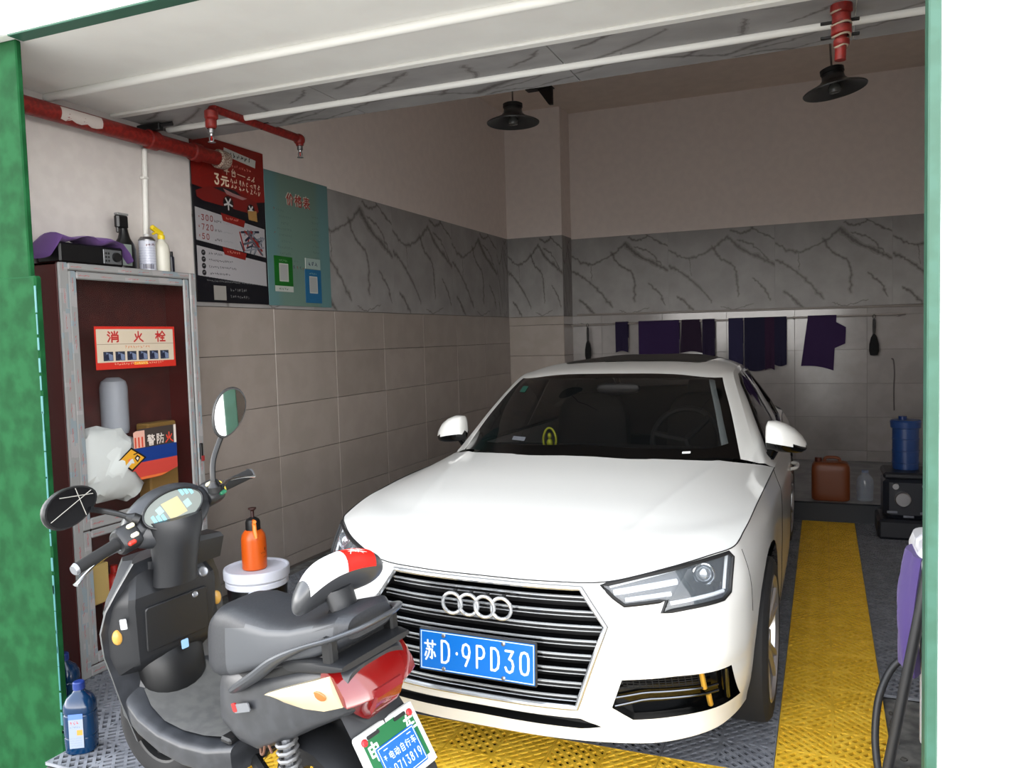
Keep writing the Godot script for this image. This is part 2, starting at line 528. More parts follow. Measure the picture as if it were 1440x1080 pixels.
const SIGNS := {
	"0": "50,5 72,10 82,28 82,72 72,90 50,95 28,90 18,72 18,28 28,10 50,5", "1": "32,24 52,6 52,95", "2": "20,28 28,11 50,5 72,11 79,28 70,47 22,94 82,94",
	"3": "20,8 78,8 48,40 70,46 80,66 72,87 50,95 28,90 18,76", "5": "76,6 28,6 23,46 50,40 74,50 81,68 72,88 48,95 26,90 18,78",
	"7": "18,6 82,6 44,95", "8": "50,5 72,11 78,26 70,42 50,47 30,42 22,26 28,11 50,5;50,47 74,55 82,71 74,89 50,95 26,89 18,71 26,55 50,47",
	"9": "80,36 72,54 50,60 28,54 20,34 28,12 50,5 72,12 80,34 74,58 46,95", "D": "22,5 22,95 52,95 74,84 82,62 82,38 74,16 52,5 22,5", "P": "22,95 22,5 58,5 76,14 82,30 76,46 58,55 22,55", ".": "50,46 50,54;47,50 53,50",
	"苏": "6,20 94,20;30,4 30,34;70,4 70,34;20,46 66,46 64,88 52,84;44,34 42,60 30,80 14,96;18,60 8,78;82,58 92,76",
	"消": "10,8 22,20;4,32 18,44;6,92 24,58;62,4 62,34;38,10 48,28;88,8 76,28;38,96 38,38 90,38 90,90 80,94;38,56 90,56;38,72 90,72",
	"火": "22,30 30,54;80,26 64,50;50,6 50,40 36,70 10,94;50,44 66,74 92,94",
	"栓": "4,30 46,30;25,4 25,96;25,34 5,66;26,38 44,56;70,4 42,42;70,4 97,40;54,46 86,46;54,66 86,66;70,46 70,92;48,92 96,92",
	"价": "36,4 8,44;24,28 24,96;66,4 40,44;66,4 96,42;54,46 52,70 40,96;78,46 78,96",
	"格": "4,28 44,28;24,4 24,96;24,34 4,66;26,38 42,54;64,4 48,34;58,16 88,16 44,56;62,24 96,54;54,60 88,60 88,94 54,94 54,60",
	"表": "14,14 86,14;22,32 78,32;6,50 94,50;50,3 50,50;48,50 8,80;32,64 32,94 52,86;44,56 66,78 94,94;80,56 64,70",
	"电": "18,20 82,20 82,66 18,66 18,20;18,43 82,43;50,4 50,92 90,92 92,78", "动": "8,18 44,18;4,40 48,40;26,40 8,80 44,74;36,60 48,86;54,30 92,30 88,90 74,84;70,6 68,46 50,94",
	"自": "50,3 40,18;22,18 78,18 78,94 22,94 22,18;22,43 78,43;22,68 78,68", "行": "34,4 8,32;36,30 6,64;22,50 22,96;50,16 92,16;44,42 96,42;74,42 74,92 60,86",
	"车": "12,18 88,18;44,3 22,50 84,50;6,70 94,70;54,32 54,97", "防": "12,6 12,96;12,8 36,8 24,34 36,54 24,66 14,62;66,4 70,18;42,26 96,26;60,26 58,60 40,94;60,50 88,50 84,92 70,86",
	"警": "8,12 48,12;20,4 20,22;36,4 36,22;22,24 10,42;18,30 46,30 44,48;20,36 34,36 34,46 20,46;66,4 56,24;58,16 92,16;84,16 56,48;62,22 92,48;6,56 94,56;24,66 76,66;24,75 76,75;28,84 72,84 72,97 28,97 28,84",
	"元": "22,14 78,14;6,40 94,40;38,40 34,70 8,94;62,40 62,88 92,88 94,72", "平": "12,12 88,12;28,24 36,44;72,24 64,44;6,56 94,56;50,12 50,97", "台": "46,4 18,42 82,40;64,22 84,48;24,56 78,56 78,94 24,94 24,56",
	"洗": "10,8 22,20;4,34 18,44;6,92 24,58;48,6 38,34;44,20 92,20;34,46 96,46;66,4 66,46;56,46 52,72 34,94;76,46 76,90 96,90",
}

# ---------- the room
const WX := -3.5        # face of the left wall
const BZ := -9.1        # face of the back wall
const SOFFIT := 2.8

func set_up() -> void:
	var cam := Camera3D.new(); cam.name = "camera"; add_child(cam)
	var basis := Basis(Vector3.UP, 0.3791) * Basis(Vector3.RIGHT, -0.0601) * Basis(Vector3.BACK, -0.0263)
	cam.transform = Transform3D(basis, Vector3(0, 1.576, 0))
	cam.fov = rad_to_deg(2.0 * atan(540.0 / 1103.5)); cam.near = 0.05; cam.far = 200.0
	cam.current = true
	var we := WorldEnvironment.new(); we.name = "environment"; add_child(we)
	var env := Environment.new(); we.environment = env
	var sky := Sky.new(); var sm := ProceduralSkyMaterial.new()
	sm.sky_top_color = Color(0.57, 0.59, 0.62); sm.sky_horizon_color = Color(1.0, 0.985, 0.965); sm.sky_curve = 0.2
	sm.ground_bottom_color = Color(0.45, 0.45, 0.44); sm.ground_horizon_color = Color(0.62, 0.63, 0.63)
	sm.sky_energy_multiplier = 1.0; sm.sun_angle_max = 1.0
	sky.sky_material = sm
	env.background_mode = Environment.BG_SKY; env.sky = sky
	env.ambient_light_source = Environment.AMBIENT_SOURCE_SKY
	env.tonemap_mode = Environment.TONE_MAPPER_LINEAR
	env.tonemap_exposure = 13.3
	env.sdfgi_enabled = true; env.ssao_enabled = true; env.ssil_enabled = true

var M := {}

func make_materials() -> void:
	var n1 := bump_tex(5, 0.05, 1.5)
	M.plaster = tri_mat(noise_tex(3, 0.05, Color(0.77, 0.745, 0.73), Color(0.79, 0.765, 0.75)), 0.7, 0.9)
	M.plaster_back = tri_mat(noise_tex(13, 0.05, Color(0.89, 0.845, 0.82), Color(0.905, 0.86, 0.835)), 0.7, 0.9)
	M.ceiling = tri_mat(noise_tex(4, 0.03, Color(0.88, 0.82, 0.77), Color(0.90, 0.84, 0.79)), 0.6, 0.95)
	M.soffit = tri_mat(noise_tex(6, 0.02, Color(0.91, 0.905, 0.885), Color(0.925, 0.92, 0.90)), 0.6, 0.55)
	M.trim_white = mat(Color(0.90, 0.895, 0.875), 0.4)
	M.concrete = tri_mat(noise_tex(8, 0.02, Color(0.30, 0.30, 0.295), Color(0.46, 0.455, 0.44), 256, 5), 1.2, 0.85)
	M.pavement = tri_mat(noise_tex(9, 0.03, Color(0.58, 0.565, 0.54), Color(0.64, 0.625, 0.60)), 0.5, 0.9)
	M.white_paint = mat(Color(0.93, 0.94, 0.93), 0.6)
	M.grout = mat(Color(0.40, 0.37, 0.35), 0.9)
	M.tiles = []
	for k in 4:
		var b: float = [0.0, 0.015, -0.018, 0.008][k]
		var c := Color(0.575 + b, 0.535 + b, 0.505 + b)
		M.tiles.append(tri_mat(noise_tex(20 + k, 0.014, c.darkened(0.025), c.lightened(0.02), 256, 5), 1.0, 0.28, {"uv1_scale": Vector3(0.7, 9.0, 0.7)}))
	M.tiles_back = []
	for k in 3:
		var b: float = [0.0, 0.012, -0.012][k]
		var c := Color(0.56 + b, 0.54 + b, 0.535 + b)
		M.tiles_back.append(tri_mat(noise_tex(30 + k, 0.014, c.darkened(0.025), c.lightened(0.02), 256, 5), 1.0, 0.16, {"uv1_scale": Vector3(0.7, 9.0, 0.7)}))
	M.black = mat(Color(0.035, 0.035, 0.04), 0.5)
	M.rubber = mat(Color(0.06, 0.06, 0.065), 0.8)
	M.chrome = mat(Color(0.88, 0.89, 0.90), 0.16, 1.0)
	M.silver = mat(Color(0.74, 0.75, 0.76), 0.2, 0.75)
	M.steel = mat(Color(0.62, 0.62, 0.63), 0.35, 1.0)
	M.red_pipe = tri_mat(noise_tex(40, 0.04, Color(0.42, 0.085, 0.065), Color(0.52, 0.115, 0.09), 256, 4, 0.4, 0.6), 3.0, 0.45)
	M.old_pipe = tri_mat(noise_tex(41, 0.05, Color(0.42, 0.27, 0.22), Color(0.72, 0.68, 0.62), 256, 4, 0.42, 0.58), 8.0, 0.7)
	M.yellow_tile = tri_mat(noise_tex(42, 0.02, Color(0.86, 0.68, 0.17), Color(0.93, 0.76, 0.24), 256, 5), 1.5, 0.5)
	M.grey_tile = tri_mat(noise_tex(43, 0.02, Color(0.41, 0.42, 0.445), Color(0.49, 0.50, 0.525), 256, 5), 1.5, 0.55)
	var gi := noise_tex(44, 0.012, Color(0.035, 0.225, 0.105), Color(0.075, 0.285, 0.15), 512, 5, 0.25, 0.75)
	M.green = tri_mat(gi, 1.1, 0.75, {"metallic_specular": 0.25})
	M.green_light = tri_mat(noise_tex(46, 0.02, Color(0.15, 0.31, 0.24), Color(0.18, 0.345, 0.28), 256, 5, 0.3, 0.7), 1.4, 0.5)
	M.green_dark = mat(Color(0.16, 0.34, 0.27), 0.5)
	M.cyan_edge = mat(Color(0.16, 0.40, 0.40), 0.5)
	var v: Array = []
	for k in 2: v.append(marble(k))
	M.marble = v

func vein(im: Image, pts: Array, w: float, c: Color, rng: RandomNumberGenerator) -> void:
	var s := Vector2(im.get_width(), im.get_height())
	var line := spline(pts, 9)
	var last: Vector2 = line[0] * s; var lw := w
	for i in range(1, line.size()):
		var q: Vector2 = line[i] * s + Vector2(rng.randfn(0, 3.0), rng.randfn(0, 3.0))
		lw = lerpf(lw, w * rng.randf_range(0.3, 1.7), 0.45)
		seg(im, last, q, lw * 2.6, Color(c, 0.12))
		seg(im, last, q, lw, Color(c, 0.42 * c.a))
		last = q

func marble(variant: int) -> StandardMaterial3D:
	var rng := RandomNumberGenerator.new(); rng.seed = 70 + variant
	var fn := FastNoiseLite.new(); fn.seed = 5 + variant; fn.frequency = 0.006; fn.fractal_octaves = 4
	var W := 640; var H := 480
	var im := new_img(W, H, Color(0.8, 0.8, 0.8))
	for y in H:
		for x in W:
			var t := fn.get_noise_2d(x, y) * 0.05
			im.set_pixel(x, y, Color(0.56 + t, 0.55 + t, 0.545 + t))
	var dark := Color(0.30, 0.28, 0.27)
	for q in [
		[[Vector2(0, 0.22), Vector2(0.2, 0.34), Vector2(0.42, 0.24), Vector2(0.57, 0.1)], 7.0], [[Vector2(0.57, 0.1), Vector2(0.68, 0.24), Vector2(0.84, 0.36), Vector2(1.0, 0.48)], 12.0],
		[[Vector2(0.66, 0.15), Vector2(0.8, 0.22), Vector2(0.94, 0.4)], 5.0], [[Vector2(0.0, 0.42), Vector2(0.12, 0.5), Vector2(0.28, 0.68), Vector2(0.42, 0.9)], 10.0], [[Vector2(0.42, 0.2), Vector2(0.5, 0.36), Vector2(0.64, 0.5), Vector2(0.66, 0.84)], 7.0],
		[[Vector2(0.08, 0.8), Vector2(0.16, 0.88), Vector2(0.24, 0.99)], 8.0], [[Vector2(0.78, 0.0), Vector2(0.9, 0.1), Vector2(1.0, 0.16)], 5.0], [[Vector2(0.2, 0.34), Vector2(0.22, 0.55)], 3.0], [[Vector2(0.8, 0.62), Vector2(0.9, 0.74), Vector2(0.96, 0.9)], 6.0],
		[[Vector2(0.5, 0.95), Vector2(0.62, 0.99), Vector2(0.8, 0.93)], 3.0], [[Vector2(0.6, 0.03), Vector2(0.7, 0.07), Vector2(0.8, 0.03)], 6.0]]:
		vein(im, q[0], q[1], dark, rng)
	return print_mat(im, 0.5)

# one wall tile as a thin box with a chamfered edge; face towards +z of xf, spans w x h from its lower left corner
func tile_mesh(w: float, h: float, d := 0.01, with_uv := false, mirror := false) -> ArrayMesh:
	var g := Geo.new()
	if with_uv:
		var e := 0.0008
		var x0 := e; var x1 := w - e
		g.quv(Vector3(x0, e, d), Vector3(x1, e, d), Vector3(x1, h - e, d), Vector3(x0, h - e, d), Rect2(1, 0, -1, 1) if mirror else Rect2(0, 0, 1, 1))
		var b := [Vector3(0, 0, d - e), Vector3(w, 0, d - e), Vector3(w, h, d - e), Vector3(0, h, d - e)]
		var f := [Vector3(x0, e, d), Vector3(x1, e, d), Vector3(x1, h - e, d), Vector3(x0, h - e, d)]
		var z := [Vector3(0, 0, 0), Vector3(w, 0, 0), Vector3(w, h, 0), Vector3(0, h, 0)]
		for k in 4:
			var k1 := (k + 1) % 4
			g.quad(b[k], b[k1], f[k1], f[k]); g.quad(z[k], z[k1], b[k1], b[k])
			for q in 12: g.uv.append(Vector2(0.02, 0.02))
		g.turn(0)
	else: box(g, Vector3(w / 2, h / 2, d / 2), Vector3(w, h, d), 0.002)
	return to_mesh(g, 20)

var tile_cache := {}
func lay_tile(parent: Node, called: String, xf: Transform3D, w: float, h: float, m: Material, with_uv := false, mirror := false) -> void:
	var key := "%.3f %.3f %s %s" % [w, h, with_uv, mirror]
	if not tile_cache.has(key): tile_cache[key] = tile_mesh(w, h, 0.01, with_uv, mirror)
	var o := put(called, tile_cache[key], m, parent)
	o.transform = xf

func tile_run(parent: Node, basis: Basis, origin: Vector3, length: float, cols: Array, rows: Array, mats: Array, called: String, joint := 0.004) -> void:
	# cols and rows are lists of edges along the wall and up it
	for i in cols.size() - 1:
		for j in rows.size() - 1:
			var p: Vector3 = origin + basis.x * (cols[i] + joint / 2) + Vector3.UP * (rows[j] + joint / 2)
			lay_tile(parent, called, Transform3D(basis, p), cols[i + 1] - cols[i] - joint, rows[j + 1] - rows[j] - joint, mats[(i * 7 + j * 3 + i * j) % mats.size()])

func edges(a: float, b: float, step: float, shift := 0.0) -> Array:
	var out := [a]; var x := a + (shift if shift > 0 else step)
	while x < b - 0.05: out.append(x); x += step
	out.append(b); return out

func slab(a: Vector3, b: Vector3, bev := 0.0) -> Geo:
	return gbox((a + b) / 2, (b - a).abs(), bev)

func build_room() -> void:
	# ground and floor
	struct("ground", slab(Vector3(-14, -0.8, -2.3), Vector3(14, -0.42, 16)), M.pavement)
	var fl := part("floor", slab(Vector3(-3.8, -0.6, -9.4), Vector3(2.2, -0.02, -2.262)), M.concrete); fl.set_meta("kind", "structure")
	struct("threshold", slab(Vector3(-2.765, -0.6, -2.27), Vector3(0.24, -0.0201, -2.02)), M.concrete, fl)
	struct("shade_bed", slab(Vector3(-3.36, -0.03, -6.84), Vector3(0.225, -0.0185, -2.27)), mat(Color(0.055, 0.05, 0.045), 0.9), fl)  # near-black sheets under the tiles paint the shade inside their slots
	struct("shade_bed", slab(Vector3(0.225, -0.03, -6.84), Vector3(1.04, -0.0185, -3.64)), mat(Color(0.055, 0.05, 0.045), 0.9), fl)
	struct("shade_bed", slab(Vector3(-2.765, -0.03, -2.28), Vector3(0.22, -0.0185, -2.035)), mat(Color(0.055, 0.05, 0.045), 0.9), fl)
	floor_tiles(fl)
	var ledge := slab(Vector3(-3.5, -0.02, -9.12), Vector3(1.9, 0.15, -6.86), 0.006)
	struct("floor_ledge", ledge, tri_mat(noise_tex(50, 0.02, Color(0.50, 0.51, 0.53), Color(0.58, 0.59, 0.60)), 0.8, 0.5))
	var kerb := Geo.new(); box(kerb, Vector3(-0.8, 0.068, -6.845), Vector3(5.4, 0.175, 0.03), 0.008)
	struct("trim_5", kerb, mat(Color(0.10, 0.12, 0.15), 0.5))
	# left wall: a plastered pier by the door, then tiles to 1.81 m and a marble band to 2.735 m
	var wl := struct("wall_left", slab(Vector3(-3.8, -0.4, -9.4), Vector3(WX - 0.008, 4.3, -3.69)), M.grout)
	struct("plaster", slab(Vector3(WX - 0.01, 2.737, -9.1), Vector3(WX - 0.002, 4.25, -3.69)), M.plaster_back, wl)
	struct("pier", slab(Vector3(-3.8, -0.4, -3.69), Vector3(WX + 0.012, 3.0, -2.266), 0.004), M.plaster, wl)
	var bl := Basis(Vector3(0, 0, -1), Vector3.UP, Vector3(1, 0, 0))
	tile_run(wl, bl, Vector3(WX - 0.008, 0, -3.69), 5.1, edges(0, 5.06, 0.72), [0, 0.08, 0.435, 0.79, 1.145, 1.5, 1.81], M.tiles, "wall_tile")
	var ml := edges(0, 5.06, 1.18)
	for i in ml.size() - 1: lay_tile(wl, "marble_tile", Transform3D(bl, Vector3(WX - 0.008, 1.812, -3.69 - ml[i] - 0.0004)), ml[i + 1] - ml[i] - 0.0008, 0.923, M.marble[i % 2], true)
	# corner column
	var cx := -2.815; var cz := -8.75
	var co := struct("column", slab(Vector3(-3.6, -0.4, BZ - 0.2), Vector3(cx - 0.008, 4.25, cz - 0.008)), M.grout)
	var bf := Basis(Vector3.RIGHT, Vector3.UP, Vector3.BACK)
	var br := Basis(Vector3(0, 0, -1), Vector3.UP, Vector3.RIGHT)
	struct("plaster", slab(Vector3(-3.55, 2.737, BZ - 0.1), Vector3(cx - 0.001, 4.25, cz - 0.001)), M.plaster_back, co)
	var rows := [0.15, 0.265, 0.625, 0.985, 1.345, 1.705, 1.805]
	tile_run(co, bf, Vector3(WX, 0, cz - 0.008), 1, [0, cx - WX], rows, M.tiles, "wall_tile")
	tile_run(co, br, Vector3(cx - 0.008, 0, cz), 1, [0, cz - BZ], rows, M.tiles, "wall_tile")
	lay_tile(co, "marble_tile", Transform3D(bf, Vector3(WX, 1.807, cz - 0.008)), cx - WX, 0.93, M.marble[0], true)
	lay_tile(co, "marble_tile", Transform3D(br, Vector3(cx - 0.008, 1.807, cz)), cz - BZ, 0.93, M.marble[1], true)
	# back wall
	var wb := struct("wall_back", slab(Vector3(-3.8, -0.4, BZ - 0.3), Vector3(2.2, 4.3, BZ - 0.008)), M.grout)
	struct("plaster", slab(Vector3(cx, 2.722, BZ - 0.01), Vector3(1.95, 4.25, BZ - 0.002)), M.plaster_back, wb)
	tile_run(wb, bf, Vector3(cx, 0, BZ - 0.008), 1, edges(0, 1.9 - cx, 0.72, 0.36), rows, M.tiles_back, "wall_tile", 0.001)
	var mb := edges(0, 1.9 - cx, 1.16)
	for i in mb.size() - 1: lay_tile(wb, "marble_tile", Transform3D(bf, Vector3(cx + mb[i] + 0.0004, 1.807, BZ - 0.008)), mb[i + 1] - mb[i] - 0.0008, 0.913, M.marble[(i + 1) % 2], true)
	struct("wall_right", slab(Vector3(1.9, -0.4, -9.4), Vector3(2.2, 4.3, -2.262)), M.plaster_back)
	struct("ceiling", slab(Vector3(-3.8, 4.2, -9.4), Vector3(2.2, 4.45, -3.5)), M.ceiling)
	# dropped soffit behind the door, its marble-look panel, edge beam and mouldings
	var so := struct("ceiling_soffit", slab(Vector3(-3.8, SOFFIT, -3.72), Vector3(2.2, SOFFIT + 0.25, -2.2)), M.soffit)
	struct("edge_beam", slab(Vector3(-3.8, SOFFIT + 0.2, -3.72), Vector3(2.2, 4.3, -3.5)), M.plaster_back, so)
	for i in 4:
		var x0 := WX + 0.02 + 1.2 * i
		var mp := part("marble_panel", gbox(Vector3.ZERO, Vector3(0.1, 0.1, 0.1)), M.marble[i % 2], so)
		mp.mesh = tile_mesh(1.195, 0.53, 0.008, true)
		mp.transform = Transform3D(Basis(Vector3.RIGHT, Vector3(0, 0, -1), Vector3(0, -1, 0)), Vector3(x0, SOFFIT + 0.001, -3.185))
	for q in [[-3.485, -2.775, 0.022], [-3.42, -3.47, 0.02]]:
		var g := gtube([Vector3(q[0], SOFFIT - 0.012, q[1]), Vector3(1.88, SOFFIT - 0.012, q[1])], q[2], 12, false, 0.9)
		struct("trim_%d" % (1 if q[1] > -3 else 2), g, M.trim_white)
	var st := Geo.new(); box(st, Vector3(-0.8, SOFFIT - 0.006, -3.165), Vector3(5.38, 0.016, 0.05), 0.005)
	struct("trim_3", st, M.trim_white)
	# shop front: green painted posts flush with the white header and wall
	var wf := struct("wall_front", slab(Vector3(0.264, -0.4, -2.26), Vector3(6, 5.5, -2.19)), M.white_paint)
	struct("pilaster", slab(Vector3(-8, -0.4, -2.26), Vector3(-3.7, 5.5, -2.19)), M.white_paint, wf)
	var hd := Geo.new()
	box(hd, Vector3(-1.72, 2.863, -2.225), Vector3(3.95, 0.124, 0.07), 0.003); box(hd, Vector3(-1.72, 4.22, -2.225), Vector3(3.95, 2.58, 0.07), 0.003)
	box(hd, Vector3(-1.72, 3.5, -2.245), Vector3(3.95, 1.0, 0.03))
	struct("header_panel", hd, M.white_paint, wf)
	var jl := Geo.new(); box(jl, Vector3(-3.36, 2.33, -2.248), Vector3(0.80, 0.94, 0.026), 0.005)
	box(jl, Vector3(-3.3425, 0.62, -2.245), Vector3(0.835, 2.50, 0.032), 0.007)
	var j1 := struct("trim_6", jl, M.green)
	var rng := RandomNumberGenerator.new(); rng.seed = 31
	var worn := Geo.new()
	for k in 22:
		var y := 0.06 + 1.78 * k / 22.0 + rng.randf_range(-0.02, 0.02)
		box(worn, Vector3(-2.9275, y, -2.2295), Vector3(rng.randf_range(0.006, 0.013), rng.randf_range(0.05, 0.11), 0.004), 0.0015)
	struct("worn_edge", worn, M.cyan_edge, j1)
	struct("trim_7", slab(Vector3(0.237, -0.3, -2.262), Vector3(0.266, 2.8, -2.186), 0.004), M.green_light)
	struct("trim_8", slab(Vector3(-2.95, 2.795, -2.262), Vector3(0.3, 2.81, -2.195), 0.002), M.green_dark)

func floor_tiles(fl: Node) -> void:
	# one slotted snap-together floor tile: four quarters of diagonal bars with thin rungs under them
	var g := Geo.new(); var S := 0.4
	var up := Transform3D(Basis(Vector3.RIGHT, Vector3(0, 0, -1), Vector3.UP), Vector3(0, -0.012, 0))
	for q in 4:
		var qx := (q % 2) * 0.2; var qy := (q / 2) * 0.2
		var e := 0.005
		var sq := PackedVector2Array([Vector2(qx + e, qy + e), Vector2(qx + 0.2 - e, qy + e), Vector2(qx + 0.2 - e, qy + 0.2 - e), Vector2(qx + e, qy + 0.2 - e)])
		var d := Vector2(1, 1).normalized() if (q == 0 or q == 3) else Vector2(1, -1).normalized()
		var c := Vector2(qx + 0.1, qy + 0.1); var pn := d.orthogonal()
		for lay in 2:
			var dir := d if lay == 0 else pn; var off := pn if lay == 0 else d
			var pitch := 0.0300 if lay == 0 else 0.042; var w := 0.0125 if lay == 0 else 0.0125
			for k in range(-7, 8):
				var o := c + off * pitch * k
				var st := PackedVector2Array([o - dir * 0.2 - off * w / 2, o + dir * 0.2 - off * w / 2, o + dir * 0.2 + off * w / 2, o - dir * 0.2 + off * w / 2])
				for pl in Geometry2D.intersect_polygons(st, sq): prism(g, pl, 0.0118 if lay == 0 else 0.0110, up)
		for s in [[Vector2(qx, qy), Vector2(0.2, e)], [Vector2(qx, qy + 0.2 - e), Vector2(0.2, e)], [Vector2(qx, qy + e), Vector2(e, 0.2 - 2 * e)], [Vector2(qx + 0.2 - e, qy + e), Vector2(e, 0.2 - 2 * e)]]:
			var a: Vector2 = s[0]; var b: Vector2 = s[1]
			prism(g, PackedVector2Array([a, a + Vector2(b.x, 0), a + b, a + Vector2(0, b.y)]), 0.0120, up)
	var mesh := to_mesh(g, 20)
	var cut := Geo.new()
	for t in range(0, g.p.size(), 3):
		if minf(g.p[t].x, minf(g.p[t + 1].x, g.p[t + 2].x)) > 0.1999: cut.tri(g.p[t], g.p[t + 1], g.p[t + 2])
	put("grid_tile", to_mesh(cut, 20), M.grey_tile, fl).position = Vector3(-2.97, 0, -2.03)
	var half := Geo.new()
	for t in range(0, g.p.size(), 3):
		if maxf(g.p[t].x, maxf(g.p[t + 1].x, g.p[t + 2].x)) < 0.2001 and maxf(g.p[t].z, maxf(g.p[t + 1].z, g.p[t + 2].z)) < -0.1999: half.tri(g.p[t], g.p[t + 1], g.p[t + 2])
	put("grid_tile", to_mesh(half, 20), M.grey_tile, fl).position = Vector3(-2.97, 0, -2.03)
	for i in 11:
		for j in 12:
			var x := -3.37 + 0.4 * i; var z := -2.03 - 0.4 * j
			if x > 0.2 and z > -3.6: continue
			if j == 0 and (x < -2.6 or x > 0.1): continue
			var yellow := i == 8 or (j < 2 and i >= 3 and i < 8) or i == 3
			var o := put("grid_tile", mesh, M.yellow_tile if yellow else M.grey_tile, fl)
			o.position = Vector3(x, 0, z)
			o.scale = Vector3(0.995, 1, 0.995)

# ---------- the white saloon car; built with z running back from the front bumper, turned round when committed
func pv(a: Array) -> PackedVector2Array:
	var o := PackedVector2Array()
	for i in range(0, a.size(), 2): o.append(Vector2(a[i], a[i + 1]))
	return o

func v3(a: Array) -> Array:
	var o := []
	for i in range(0, a.size(), 3): o.append(Vector3(a[i], a[i + 1], a[i + 2]))
	return o

func cpart(called: String, g: Geo, m: Material, parent: Node, angle := 35.0) -> MeshInstance3D:
	g.flipz()
	return part(called, g, m, parent, angle)

func rear_taper(p: Vector3) -> Vector3:   # the tail narrows and drops a little
	var k := smoothstep(1.9, 3.9, p.z)
	return Vector3(p.x * (1.0 - 0.12 * k), p.y - (0.022 * k if p.y > 0.8 else 0.0), p.z)

func hood_y(p: Vector3) -> float:   # the two raised creases of the bonnet
	var xc := lerpf(0.40, 0.64, clampf((p.z - 0.10) / 1.1, 0, 1))
	var d := absf(p.x) - xc
	var fade := clampf((p.z - 0.12) / 0.25, 0, 1)
	return p.y + fade * 0.007 * exp(-maxf(d, 0) / 0.05) * exp(-maxf(-d, 0) / 0.025)

